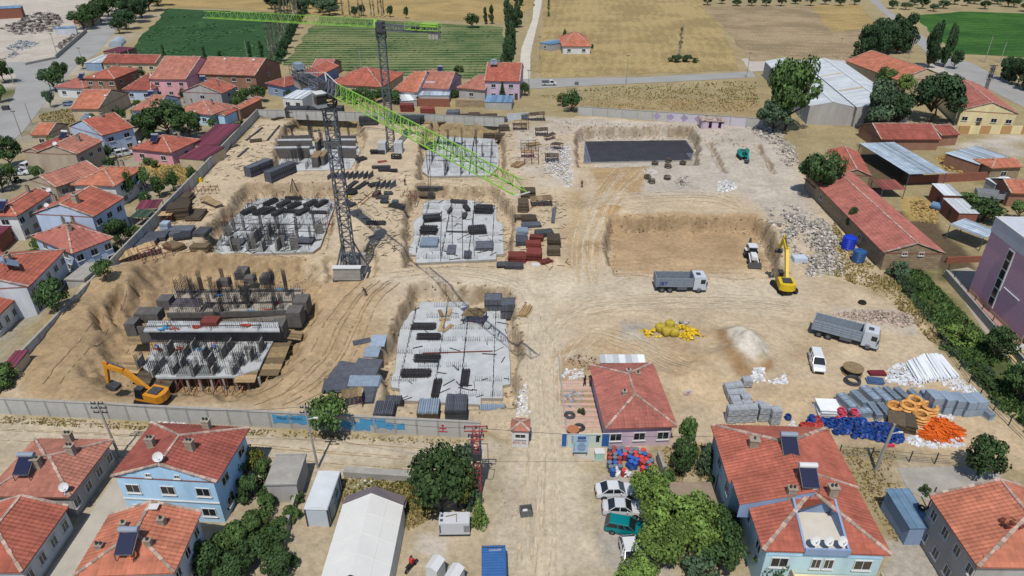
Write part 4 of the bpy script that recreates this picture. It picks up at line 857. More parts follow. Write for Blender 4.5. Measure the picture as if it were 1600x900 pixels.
def slab(label,px,z,th=.6,rows=7,sp=.28,h=.95,mat=None,lines=(),lo=.55):
 P = W(px,z); c = np.mean(P,0); Q = [(x - c[0],y - c[1]) for x,y in P]; t = thing('foundation_slab',label,'foundation',(c[0],c[1],0))
 MB().prism(Q,z - th,z).build('slab',mat or m_concw,t)
 n = len(Q); b = MB()
 for i in range(n):
  a,e = Q[i],Q[(i + 1) % n]
  if math.hypot(e[0] - a[0],e[1] - a[1]) > .6: b.beam((a[0] * 1.004,a[1] * 1.004,z - .22),(e[0] * 1.004,e[1] * 1.004,z - .22),.08,.5)
 tag(b.build('edge_formwork',m_conc,t),kind='stuff')
 if rows: tag(starter_rows(Q,z,rows,sp,h,lo).build('starter_bars',m_rebar,t),kind='stuff')
 for a,e,w_ in lines:
  A,E = Vector(g(*a,z)),Vector(g(*e,z)); MB().beam((A.x - c[0],A.y - c[1],z + .06),(E.x - c[0],E.y - c[1],z + .06),w_,.12).build('shutter_beam',m_dark,t)
 return t
slab('bare concrete foundation slab in the near pit beside the site road',P_S6,SZ,rows=8,mat=m_concw)
slab('white foundation slab in the middle pit, right of the near crane, with dark cage stacks',P_S4,SZ,rows=9,lines=[((697,362),(731,363),.7),((707,395),(706,320),.12),((723,405),(722,330),.12),((688,400),(690,330),.12),((741,400),(739,330),.12)])
slab('white foundation slab in the far pit under the tip of the green jib',P_S2,SZ,rows=8,h=1.3,lo=.8,lines=[((666,243),(776,246),.15),((668,250),(778,255),.15),((695,275),(700,214),.2),((720,275),(722,214),.2),((745,268),(744,216),.2),((700,228),(776,228),.15)])
slab('foundation slab crowded with column cages left of the near crane mast',P_S3,SZ,rows=11,h=1.5,lo=.9,lines=[((345,377),(500,376),.15),((365,350),(510,352),.15),((360,360),(505,362),.15)])
t7 = slab('dark membrane-covered foundation mat in the far right pit',P_S7,-3.0,.5,rows=0,mat=M('dark_membrane',S(112,118,132),.7,.35,.3))
P = W(P_S7,-2.99); c = np.mean(P,0); Q = [(x - c[0],y - c[1]) for x,y in P]; xs = [q[0] for q in Q]; ys = [q[1] for q in Q]; b = MB()
y = min(ys)
while y < max(ys):
 x = min(xs)
 while x < max(xs):
  if inpoly(x,y,Q) and inpoly(x + 1.9,y,Q): b.beam((x,y,-2.94),(x + 2,y,-2.94),.07)
  x += 2.0
 y += .45
x = min(xs)
while x < max(xs):
 for k in range(int((max(ys) - min(ys)) / 1.0)):
  yy = min(ys) + k
  if inpoly(x,yy,Q) and inpoly(x,yy + 1,Q): b.beam((x,yy,-2.9),(x,yy + 1,-2.9),.07)
 x += .7
tag(b.build('rebar_mat',m_rebar,t7),kind='stuff')
slab('concrete base slab of the half-built block at the far left of the site',[(436,240),(460,222),(556,222),(562,236),(548,264),(430,268)],SZ - .2,rows=6,h=1.6,lo=.8)

def cage(w,d,h,nv=6,nh=9):
 b = MB()
 for i in range(nv):
  x = -w / 2 + w * i / (nv - 1)
  for y in (-d / 2,d / 2): b.beam((x,y,0),(x,y,h * (1 + .12 * random.random())),.045)
 for j in range(nh):
  z = h * (j + .5) / nh
  for y in (-d / 2,d / 2): b.beam((-w / 2,y,z),(w / 2,y,z),.03)
  for x in (-w / 2,w / 2): b.beam((x,-d / 2,z),(x,d / 2,z),.03)
 return b
CAGE_M = [cage(1.3,.35,2.9).mesh('bars',m_rebar),cage(.4,1.6,3.0,3).mesh('bars',m_rebar),cage(.35,.35,3.4,3,10).mesh('bars',m_rebar)]
SHUT_M = [MB().box(0,0,0,.28,1.7,2.7).mesh('column_core',m_conc),MB().box(0,0,0,1.5,.26,2.6).mesh('column_core',m_conc),MB().box(0,0,0,.3,.3,2.6).mesh('column_core',m_conc)]
def column(px,py,z,k,label,group,core=True,rz=0,s=1.0):
 x,y = g(px,py,z); t = thing('column',label,'column',(x,y,z),rz + random.uniform(-.04,.04),group)
 inst(CAGE_M[(1,0,2)[k]],'rebar_cage',t,scale=(1,1,s * random.uniform(.9,1.2)))
 if core: inst(SHUT_M[k],'column_core',t,scale=(1,1,random.uniform(.75,1)))
zz3 = lambda q: (320 + q[0] / 6.92,290 + q[1] / 6.92)
for i,q in enumerate([(310,690),(350,700),(480,690),(520,680),(640,700),(690,640),(800,690),(830,660),(860,600),(975,690),(560,610),(740,560),(600,570),(250,540),(880,570),(1240,520),(710,530),(820,540),(330,500),(1010,590),(1150,600),(620,470),(780,470),(1000,480),(1190,470),(430,480)]):
 column(*zz3(q),SZ,i % 2 if i < 17 else 2,'rebar wall cage with concrete core standing on the crowded slab left of the near crane','column cages on the left middle slab',core=i % 3 != 2)
zz2 = lambda q: (640 + q[0] / 5.625,160 + q[1] / 5.625)
for i,q in enumerate([(340,370),(460,370),(460,560),(455,630),(330,600),(310,640),(585,360),(490,480),(415,480),(585,630),(640,470),(200,500),(720,460),(260,420)]):
 column(*zz2(q),SZ,(0,2)[i % 2],'dark column cage standing on the far slab under the jib tip','column cages on the far slab',core=False,s=1.1)

# ---------------------------------------------------------------- stacks, bundles, platforms
def layer_stack(name,label,px,py,L,Wd,H,deg,mat,n=5,cat='stack',z=None,group=None,jit=.12,gap=.02,part='panel'):
 x,y,z0 = at(px,py,z); t = thing(name,label,cat,(x,y,z0),R(deg),group); th = H / n
 mes = [MB().box(0,0,0,L * k,Wd * k,th - gap).mesh(part,mat) for k in (1.0,.96)]
 for m_ in mes: m_.attributes['tint'].data.foreach_set('value',[random.random()] * 6)
 for i in range(n): inst(mes[i % 2],part,t,(random.uniform(-jit,jit),random.uniform(-jit,jit),i * th - .03),random.uniform(-.05,.05))
 return t
def bundle(name,label,px,py,L,Wd,H,deg,mat=m_rebar,n=60,z=None,group=None,th=.06,cross=8,cat='rebar bundle'):
 x,y,z0 = at(px,py,z); t = thing(name,label,cat,(x,y,z0),R(deg),group); b = MB(); b.rt = True
 for i in range(n):
  yy,zz = random.uniform(-Wd / 2,Wd / 2),random.uniform(.05,H); o = random.uniform(-.25,.25); b.beam((-L / 2 + o,yy,zz),(L / 2 + o,yy + random.uniform(-.1,.1),zz + random.uniform(-.06,.06)),th)
 for i in range(cross):
  xx = -L / 2 + L * (i + .5) / cross
  for zz in (.08,H * .5,H): b.beam((xx,-Wd / 2,zz),(xx,Wd / 2,zz),th)
  for yy in (-Wd / 2,Wd / 2): b.beam((xx,yy,0),(xx,yy,H),th)
 tag(b.build('bars',mat,t),kind='stuff'); return t
_plk = {}
def platform(label,px,py,L,Wd,H,deg,n=7,z=None,tilt=0.0,mat=None,frame=None,group=None,name='timber_platform'):
 x,y,z0 = at(px,py,z); t = thing(name,label,'platform',(x,y,z0),R(deg),group); mat = mat or m_wood; w = L / n; k = (round(w,2),round(Wd,1),mat.name)
 if k not in _plk: _plk[k] = [MB().box(0,0,0,w * .94,Wd * f,.05).mesh('plank',mat) for f in (1,.95,1.04)]; [m_.attributes['tint'].data.foreach_set('value',[random.random()] * 6) for m_ in _plk[k]]
 for i in range(n):
  o = inst(random.choice(_plk[k]),'plank',t,(-L / 2 + w * (i + .5),random.uniform(-.1,.1),H + math.sin(tilt) * (-L / 2 + w * (i + .5)) + .12),random.uniform(-.03,.03)); o.rotation_euler[1] = -tilt
 b = MB(); fm = frame or m_rust
 for s in (-1,1):
  for e in (-1,1):
   b.beam((s * L * .45,e * Wd * .4,-.1),(s * L * .45,e * Wd * .4,H + s * math.sin(tilt) * L * .45),.09)
  b.beam((-L * .45,s * Wd * .4,H + .03 - math.sin(tilt) * L * .45),(L * .45,s * Wd * .4,H + .03 + math.sin(tilt) * L * .45),.12)
  b.beam((-L * .45,s * Wd * .4,.1),(L * .45,s * Wd * .4,H * .9),.06); b.beam((s * L * .45,-Wd * .4,.1),(s * L * .45,Wd * .4,H * .9),.06)
 tag(b.build('frame',fm,t),kind='stuff'); return t
def scaffold(label,px,py,L,Wd,H,deg,mat=None,z=None,name='scaffold',group=None):
 x,y,z0 = at(px,py,z); t = thing(name,label,'scaffold',(x,y,z0),R(deg),group); nx = max(1,round(L / 1.6)); b = MB(); nz = max(1,round(H / 1.5))
 for i in range(nx + 1):
  for yy in (-Wd / 2,Wd / 2):
   xx = -L / 2 + L * i / nx; b.beam((xx,yy,-.1),(xx,yy,H + .4),.08)
   for k in range(nz):
    if i < nx: b.beam((xx,yy,H * (k + 1) / nz),(xx + L / nx,yy,H * (k + 1) / nz),.07); b.beam((xx,yy,H * k / nz + .1),(xx + L / nx,yy,H * (k + 1) / nz),.05)
  for k in range(nz): b.beam((xx,-Wd / 2,H * (k + 1) / nz),(xx,Wd / 2,H * (k + 1) / nz),.07)
 tag(b.build('tubes',mat or m_rust,t),kind='stuff'); return t
def crate(label,px,py,L,Wd,H,deg,mat=None,z=None,name='formwork_box',open_=False,group=None):
 x,y,z0 = at(px,py,z); t = thing(name,label,'formwork box',(x,y,z0),R(deg),group); mat = mat or m_form; n = max(2,int(L / 1.1))
 pm = MB().box(0,0,0,L / n - .03,.12,H).mesh('panel',mat); sm = MB().box(0,0,0,.12,Wd - .2,H).mesh('panel',mat)
 for i in range(n):
  for s in (-1,1): inst(pm,'side_panel',t,(-L / 2 + L / n * (i + .5),s * (Wd / 2 - .06),random.uniform(-.05,.05)))
 for s in (-1,1): inst(sm,'end_panel',t,(s * (L / 2 - .08),0,0))
 if not open_: MB().box(0,0,H - .16,L - .05,Wd - .28,.1).build('top_panel',mat,t)
 b = MB()
 for i in range(n * 2 + 1):
  xx = -L / 2 + L * i / (n * 2)
  for s in (-1,1): b.box(xx,s * (Wd / 2 + .03),0,.07,.1,H)
 for zz in (.3,H * .6):
  for s in (-1,1): b.box(0,s * (Wd / 2 + .08),zz,L,.08,.12)
 tag(b.build('waler',m_dark,t),kind='stuff'); return t
# near slab: rebar bundles and table
for px,py,L,d,dg in ((662,512,3.6,1.5,0),(670,528,3.4,1.3,0),(667,562,3.6,1.6,0),(650,585,4.0,1.8,0),(682,608,3.8,1.0,88),(727,592,3.6,1.1,88)):
 bundle('rebar_bundle','black rebar bundle lying %s on the bare near slab' % ('crosswise' if dg == 0 else 'lengthwise'),px,py,L,d,.5,dg,z=SZ + .02,n=55,group='rebar bundles on the near slab')
platform('tilted timber table on red folding legs standing on the near slab',742,503,3.6,2.6,1.7,-18,z=SZ + .02,tilt=.12,n=8)
for i,(px,py,L,dg) in enumerate(((689,490,2.2,-70),(702,489,2.2,86),(690,510,3,84),(700,513,2.4,60),(695,500,1.6,10))):
 layer_stack('timber_beams','short pale timber beams on the near slab, %s' % ('upper left pair','upper right pair','long lower bunch','lower right bunch','crossing piece')[i],px,py,L,.5,.25,dg,m_ply,3,z=SZ + .02,part='beam')
x,y = g(715,551,SZ); tag(MB().box(0,0,0,10.5,.16,.1,R(3)).build('long_pole',m_rust,loc=(x,y,SZ + .05)),'long thin rusty pole lying across the near slab','pole')
# middle slab stacks
for px,py,L,d,h,dg,lb in ((675,344,3.4,2.4,1.1,12,'upper left'),(670,363,3.2,2.2,1.2,-6,'lower left'),(746,363,3.4,2.4,1.2,8,'lower right'),(756,331,3.8,2.4,1.3,-5,'upper right'),(717,317,3.4,1.0,.6,-10,'top middle'),(729,327,2.6,1.0,.7,-70,'short standing'),(703,331,2.0,.6,.6,80,'small left'),(726,339,2.4,.8,.6,85,'small right')):
 bundle('cage_stack','%s stack of dark rebar cages on the white middle slab' % lb,px,py,L,d,h,dg,m_dark,75,z=SZ + .02,cat='rebar cages',th=.09)
for px,py,L,d,h,dg,lb in ((671,381,3.4,3.6,.7,0,'left'),(757,386,3.4,3.2,.6,0,'right'),(706,391,1.6,3.8,.3,0,'narrow middle'),(731,399,1.3,3.0,.3,0,'narrow right')):
 layer_stack('mesh_stack','%s stack of grey steel panels on the white middle slab' % lb,px,py,L,d,h,dg,m_galv if lb == 'left' else m_form,5,z=SZ + .02)
# left-middle slab bundles
for q in ((480,290),(600,295),(690,290),(715,195),(855,210),(970,230),(800,305),(1060,295),(1145,210),(1260,210)):
 bundle('cage_stack','black rebar cage lying aslant at the back of the crowded left slab',*zz3(q),3.4,1.3,.8,62,m_dark,45,z=SZ + .02,cat='rebar cages',group='black cages on the left middle slab',th=.09)
for q in ((930,290),(1230,300),(960,150)): bundle('cage_stack','black rebar cage lying crosswise at the back of the crowded left slab',*zz3(q),3.6,.9,.6,-4,m_dark,40,z=SZ + .02,cat='rebar cages',group='crosswise black cages on the left middle slab',th=.09)
for q,l in (((340,600),'left'),((1080,590),'right')): layer_stack('floor_panel','%s dark panel lying flat at the front of the crowded left slab' % l,*zz3(q),3.4,2.6,.12,0,m_form,1,z=SZ + .5,cat='panel')
# ---------------------------------------------------------------- stores round the slabs
z4 = lambda q: (160 + q[0] / 5.627,280 + q[1] / 5.627)
for q,L,d,h,dg,mt,n,lb in [((710,180),4.2,3.0,1.2,0,m_woodd,5,'topmost weathered plywood stack by the left site wall'),((690,240),4.2,2.6,1.4,0,m_woodd,6,'second weathered plywood stack by the left site wall'),((690,330),4.2,3.6,2.6,12,m_woodd,9,'tallest dark plywood stack by the left site wall'),
 ((568,440),1.6,1.6,1.6,0,m_galv,4,'small pale grey crate stack beside the timber platform'),((705,460),4.2,2.6,.8,6,m_form,5,'grey panel stack right of the tallest plywood stack'),((610,490),3.6,2.4,.7,-4,m_form,4,'low grey panel stack below the pale crate'),
 ((710,515),3.2,2.6,.7,20,m_dark,4,'black panel stack in front of the grey panel stack'),((880,480),2.6,3.4,.8,-4,m_dark,4,'black panel stack near the edge of the left slab pit'),((480,520),4.0,3.2,.9,8,m_form,5,'large blue-grey panel stack against the left site wall'),
 ((350,590),5.0,3.4,1.0,6,m_form,5,'longest blue-grey panel stack against the left site wall'),((640,610),3.6,2.4,1.0,-30,m_wood,6,'slanting timber beam stack above the brown spoil heap'),((875,625),3.4,2.0,1.2,0,m_wood,6,'timber beam stack at the corner of the left slab pit'),((830,330),3.0,5.0,.8,4,m_woodd,4,'open rack of timber planks by the tallest plywood stack')]:
 layer_stack('panel_stack',lb,*z4(q),L,d,h,dg,mt,n)
platform('pale timber platform leaning on the left site wall with yellow cover',256,346,4.4,2.4,1.6,5,mat=m_ply)
platform('long timber ramp on red scaffolding above the spoil heap at the left wall',214,404,7,3,1.4,35,mat=m_ply,n=12,tilt=.15)
platform('timber beams leaning down the bank of the left slab pit',331,320,5.5,2.0,.8,-35,n=7,tilt=-.1)
scaffold('red steel frames heaped beside the left site wall',318,302,6,2,1.2,8); scaffold('red scaffold bay at the foot of the timber ramp',245,402,5,2.2,1.8,40); scaffold('red frames at the left edge of the crowded slab',352,352,2.5,2.5,1.4,20)
scaffold('red shoring frames at the right edge of the crowded left slab',517,358,3.0,4.0,2.0,-10); scaffold('red scaffold tower at the upper left corner of the white middle slab',641,318,2.6,2.6,2.4,0); layer_stack('panel_stack','timber stack at the upper left corner of the white middle slab',665,308,4.2,2.6,1.0,0,m_woodd,6)
tag(MB().box(0,0,0,1.4,.8,.5).cyl((-.3,0,.5),(.5,.2,.9),.3,.2,8).build('yellow_hopper',M('yellow_paint',S(226,196,40),.6,.15,2),loc=at(312,284)),'small yellow hopper by the left site wall','hopper')
z2b = lambda q: (400 + q[0] / 5.625,170 + q[1] / 5.625)
crate('big black box formwork lying slanted in front of the far left block',*z2b((225,600)),8.0,2.0,2.6,62,m_form); crate('grey-topped box formwork left of the big black one, blue frames on its side',*z2b((35,560)),7.0,2.0,2.4,62,m_form)
MBx = MB();
for s in (-1,1): MBx.beam((s * .9,0,0),(0,0,3.2),.14).beam((s * .5,.5,0),(0,0,3.2),.1)
tag(MBx.build('prop_trestle',m_dark,loc=at(460,300,-1.0)),'thin steel trestle leaning beside the crowded left slab','trestle')
for q,L,d,h,dg,lb in [((1070,395),3.6,1.2,1.0,0,'black cage bundle left of the far crane base'),((925,450),2.4,1.8,.6,50,'short dark bundle near the far left block'),((1235,440),1.0,2.4,1.2,85,'upright dark bundle in front of the far crane base'),((1100,518),4.0,1.0,.5,3,'upper grey bar bundle in the middle of the far yard'),((1160,548),4.2,1.0,.5,-3,'lower grey bar bundle in the middle of the far yard'),
 ((930,680),4.2,1.2,.4,70,'dark bar bundle below the row of leaning panels'),((850,670),3.8,.9,.4,75,'narrow dark bundle next to the near crane mast'),((1040,675),2.4,1.6,.5,30,'small dark bundle beside the short row of leaning panels'),((1240,865),3.4,1.6,.6,-30,'dark bundle by the corner of the middle slab pit'),((820,845),1.6,2.6,.5,60,'dark bundle right of the near crane mast')]:
 bundle('rebar_bundle',lb,*z2b(q),L,d,h,dg,m_dark,40,th=.09)
bundle('long_bars','very long grey bar bundle lying beside the worker in the middle yard',652,293,11.5,.7,.35,-2,m_steel,30,cat='steel bars'); bundle('rebar_bundle','black bundle lying behind the near crane shadow',588,350,3.6,1.2,.6,-4,m_dark,45,th=.09)
layer_stack('rusty_grate','rusty flat grate lying in the far yard',*z2b((1112,468)),2.2,1.6,.2,20,m_rust,2)
def fan(label,px,py,n,st,deg):
 x,y,z0 = at(px,py); t = thing('leaning_panels',label,'formwork panels',(x,y,z0),R(deg)); me_ = MB().hexa([(-.06,-1.2,0),(.06,-1.2,0),(.5,1.1,0),(.38,1.1,0)],[(-.06,-1.2,1.1),(.06,-1.2,1.1),(.5,1.1,1.5),(.38,1.1,1.5)]).mesh('panel',m_form)
 for i in range(n): inst(me_,'panel',t,((i - n / 2) * st,random.uniform(-.1,.1),0),random.uniform(-.1,.1) - .25)
fan('long row of grey panels leaning one behind another by the near crane mast',*z2b((850,610)),9,1.15,3); fan('short row of grey panels leaning one behind another in the middle yard',*z2b((1155,690)),4,1.1,3)
for q,L,d,h,dg,mt,lb in [((1060,765),1.2,2.4,1.0,-10,m_woodd,'standing timber crate in the middle yard'),((1110,785),2.6,1.6,.5,5,m_dark,'dark panels beside the standing timber crate'),((1165,750),1.8,1.4,.5,10,m_dark,'small dark crate in the middle yard'),((1130,825),1.6,1.2,.6,0,m_dark,'low dark crate with yellow box by the middle yard'),((1225,825),1.2,1.2,.6,0,m_form,'single dark crate right of the low dark crate')]: layer_stack('crate_stack',lb,*z2b(q),L,d,h,dg,mt,3)
tag(MB().torus((0,0,.5),.9,.5,14,6).build('cable_reel',m_black,loc=at(*z2b((840,745)))),'black cable heap next to the near crane mast','cable')
tag(MB().box(0,0,0,.9,.6,.5).build('yellow_box',MATS['yellow_paint'],loc=at(*z2b((808,785)))),'small yellow box beside the black cable heap','box')
for i in range(2): tag(MB().beam((0,0,.06),(2.2,8.0,.06),.12).build('steel_rail',m_rust,loc=at(*z2b((880 + i * 40,850)))),('left' if i == 0 else 'right') + ' of two rusty rails lying parallel by the near crane','rail')
z0b = lambda q: (400 + q[0] / 4,q[1] / 4)
for q,L,d,h,dg,lb in [((268,745),6.5,3.0,3.0,0,'big black formwork box in front of the back wall, left of the crane'),((378,725),3.6,2.6,2.6,0,'black formwork box touching the left of the crane mast'),((500,720),4.6,3.0,2.6,0,'black formwork box right of the crane mast'),((705,780),5.0,1.6,2.4,4,'black box formwork under the green jib'),((945,770),9.5,1.8,2.2,-4,'long black box formwork behind the green jib')]: crate(lb,*z0b(q),L,d,h,dg,m_dark)
z3b = lambda q: (640 + q[0] / 5.625,160 + q[1] / 5.625)
crate('grey sheet-roofed site hut at the back wall',*z3b((385,165)),3.6,3.0,3.0,0,m_form,name='site_hut'); crate('black box with grey lid at the far end of the long box',*z3b((45,200)),3.4,2.2,2.2,0,m_dark)
for q,L,d,h,dg,mt,n,lb in [((500,155),3.4,3.4,1.5,3,m_woodd,5,'first dark plywood stack in the row at the back wall'),((570,155),3.4,3.6,1.9,3,m_woodd,6,'second dark plywood stack in the row at the back wall'),((635,165),3.6,3.6,1.7,3,m_woodd,6,'third dark plywood stack in the row at the back wall'),((715,165),3.6,3.6,1.9,2,m_woodd,6,'fourth dark plywood stack in the row at the back wall'),
 ((160,110),4.2,2.4,2.2,0,m_rust,7,'rusty red frame stack by the back wall, right of the far crane'),((-20,75),4.0,2.4,2.2,0,m_rust,7,'rusty red frame stack by the back wall, next to the far crane'),((285,175),2.6,1.6,.4,20,m_wood,2,'single timber board pile before the site hut'),((145,180),3.4,1.8,.3,4,m_wood,3,'thin timber board pile left of the site hut'),
 ((815,160),3.6,3.0,.9,-15,m_form,4,'grey panel pile at the right end of the plywood row'),((700,310),3.4,1.8,1.2,0,m_woodd,4,'timber box on the right bank of the far slab'),((795,350),2.6,2.0,1.6,0,m_woodd,5,'lower timber box on the right bank of the far slab'),((830,245),2.8,2.2,1.4,10,m_woodd,4,'timber box below the grey panel pile')]: layer_stack('panel_stack',lb,*z3b(q),L,d,h,dg,mt,n)
for i,(q,L,d,dg) in enumerate([((130,105),5,1.4,0),((95,110),4,1.6,55),((60,180),3,2.2,20),((20,200),4.6,1.2,60),((165,85),4.2,1.2,4),((175,98),4.6,1.0,2)]):
 layer_stack('plank_pile','grey timber pile in the left back corner, %s' % ('long one','slanted one','broad one','lower slanted one','upper flat one','lower flat one')[i],340 + q[0] * 7 / 6.43 * .9 + 0 if False else 340 + q[0],150 + (q[1] - 75) * .5 + 18,L,d,.4,dg,m_woodd,3,part='plank')
for i,(a,e) in enumerate((((418,220),(437,197)),((385,220),(410,200)),((448,204),(462,190)),((372,246),(388,232)))):
 A,E = Vector(at(*a)),Vector(at(*e)); tag(MB().beam((0,0,.15),E - A + Vector((0,0,.15)),.5,.25).build('steel_beam',m_dark,loc=A),'dark steel beam lying in the left back yard, %s' % ('longest','left','short upper','low by the wall')[i],'beam')
z5b = lambda q: (780 + q[0] / 7.5,180 + q[1] / 7.5)
for q,L,d,h,dg,tl,lb in [((495,235),3.6,3.0,1.6,0,.05,'upper grey plank table on the rubble near the far right pit'),((615,545),3.4,2.8,1.6,2,.03,'lower grey plank table on the white rubble'),((590,285),3.0,1.6,1.2,30,.2,'tilted brown plank table between the two grey ones'),((675,400),3.0,2.0,1.4,-35,.1,'grey plank table tipped beside the white rubble'),((395,60),7.0,3.0,1.8,4,.06,'wide dark plank deck at the back right of the slab row'),((240,170),4.0,2.0,1.5,3,.0,'dark plank table below the wide plank deck'),((330,490),3.4,2.0,1.4,0,.0,'brown plank table inside the scaffold tower')]: platform(lb,*z5b(q),L,d,h,dg,n=8,tilt=tl,mat=m_woodd if 'dark' in lb or 'grey' in lb else m_wood)
scaffold('rusty scaffold tower round the brown plank table',*z5b((375,560)),3.4,2.6,3.6,0); scaffold('rusty scaffold behind the scaffold tower',*z5b((340,420)),3.8,2.0,2.4,0,m_dark); scaffold('thin rusty scaffold under the wide dark deck',*z5b((260,160)),4.0,2.4,2.0,0)
bundle('timber_heap','heap of short orange-brown timber in front of the scaffold tower',*z5b((220,590)),3.2,2.2,.5,60,m_ply,40,th=.14,cross=0,cat='timber'); bundle('timber_heap','scattered orange timber offcuts behind the scaffold tower',*z5b((400,350)),3.4,2.4,.4,20,m_ply,30,th=.14,cross=0,cat='timber')
z6b = lambda q: (780 + q[0] / 6.43,290 + q[1] / 6.43)
for q,L,d,h,dg,mt,n,lb in [((290,110),3.2,2.6,1.8,0,m_woodd,5,'topmost brown plywood stack below the jib tip'),((240,240),2.2,3.0,2.0,0,m_woodd,6,'second brown plywood stack below the jib tip'),((245,335),3.6,1.6,.8,4,m_woodd,4,'flat brown board pile below the plywood stacks'),((305,360),3.0,2.4,1.0,8,m_woodd,4,'brown sheet pile with grey edge in the stores row'),((320,410),3.8,1.8,.7,8,m_form,4,'dark corrugated panel pile in the stores row'),
 ((230,470),2.2,2.2,.7,0,m_galv,4,'pale grey sheet stack in the stores row'),((230,570),2.2,3.2,.9,0,m_form,5,'grey form stack in the stores row below the pale sheets'),((450,500),3.4,2.0,1.0,12,m_dark,5,'black panel stack right of the pale grey sheets'),((550,590),2.4,3.0,1.6,0,m_woodd,5,'brown-topped stack at the right of the stores row'),((550,690),2.4,1.8,1.4,0,m_woodd,4,'low brown stack with black end in the stores row'),
 ((375,545),2.6,1.4,.9,-10,m_rust,5,'topmost red steel frame stack'),((340,610),2.8,1.6,1.0,0,m_rust,5,'second red steel frame stack'),((350,730),2.8,2.6,1.6,-4,m_rust,6,'big red steel frame stack in the middle of the stores row'),((180,750),3.2,2.2,1.4,0,m_rust,6,'left red steel frame stack near the middle slab'),((150,825),3.2,1.6,.8,0,m_dark,4,'black cage pile in front of the left red stack'),((30,810),2.0,1.6,.7,0,m_dark,4,'small black cage pile at the corner of the middle slab')]: layer_stack('panel_stack',lb,*z6b(q),L,d,h,dg,mt,n)
platform('leaning plank rack below the jib tip beside the brown stacks',*z6b((420,200)),4.6,2.6,1.6,6,n=9,tilt=.04)
bundle('long_bars','bowed grey pipe bundle lying lengthwise right of the stores row',*z6b((548,300)),7.5,.7,.3,84,m_steel,16,th=.14,cross=0,cat='pipes'); bundle('red_frames','loose red frames lying beside the big red stack',*z6b((470,770)),2.4,1.6,.4,30,m_rust,20,cross=3,cat='frames')
tag(MB().box(0,0,0,1.4,.9,.35).build('white_sacks',m_white,loc=at(*z6b((365,805)))),'white sacks at the foot of the big red stack','sacks')
# stores along the near slab, by the front wall
for q,L,d,h,dg,mt,n,lb in [((540,582),3.6,4.0,.3,-14,m_form,3,'blue-grey mesh panels lying left of the near slab pit'),((572,577),3.6,4.2,.3,-4,m_form,3,'brownish mesh panels next to the near slab pit'),((569,598),4.2,2.4,.5,0,m_galv,4,'pale mesh panels below the brownish ones'),((526,604),3.4,2.8,.5,4,m_form,4,'blue-grey mesh stack behind the street tree'),((581,552),2.2,2.4,.3,0,m_galv,3,'small grey mesh panel by the pit edge'),((590,533),2.2,3.0,.12,0,m_galv,1,'faint wire mesh sheet lying on the sand by the pit edge'),((564,534),2.6,1.2,.2,24,m_form,1,'dark steel plate lying alone on the sandy slope'),((577,619),1.6,3.4,.5,0,m_form,4,'narrow dark stack next to the timber shelter')]: layer_stack('panel_stack',lb,*q,L,d,h,dg,mt,n)
def corr(label,px,py,L,Wd,H,deg,mat,n,under=None):
 x,y,z0 = at(px,py); t = thing('corrugated_stack',label,'metal panels',(x,y,z0),R(deg)); w = L / n; me_ = MB().cyl((0,-Wd / 2,H),(0,Wd / 2,H),w * .5,w * .5,6).mesh('channel',mat)
 for i in range(n): inst(me_,'channel',t,(-L / 2 + w * (i + .5),random.uniform(-.08,.08),random.uniform(-.03,.03)))
 b = MB(); k = max(2,int(H / .22))
 for i in range(k): b.box(random.uniform(-.06,.06),random.uniform(-.06,.06),i * H / k - .05,L * 1.04,Wd * .98,H / k - .03)
 tag(b.build('lower_panels',under or m_dark,t),kind='stuff')
corr('dark channel stack with a bowed lower layer near the street tree',606,632,3.6,1.8,.8,-4,m_form,14); corr('dark panel stack by the front wall, left one',602,648,2.4,2.6,1.2,0,m_form,10); corr('panel stack topped with pale blue channels by the front wall',671,648,2.6,2.8,1.4,0,m_galv,9,m_woodd); corr('tall dark panel stack by the front wall, below the near slab',714,648,2.6,3.2,2.0,0,m_form,12); corr('row of pale blue channels lying by the lower right corner of the near slab',769,640,3.4,1.8,.3,0,m_galv,13)
crate('left tall dark formwork stack at the upper right corner of the near slab',771,484,2.8,2.2,2.6,0,m_form); crate('right tall dark formwork stack at the upper right corner of the near slab',794,495,2.2,2.2,3.0,0,m_form)
platform('small timber shelter on red legs beside the street tree',552,632,2.6,2.0,1.8,12,n=5)
bundle('timber_heap','heap of pale timber boards beside the site road',821,488,3.0,1.6,.5,70,m_ply,34,th=.16,cross=0,cat='timber')
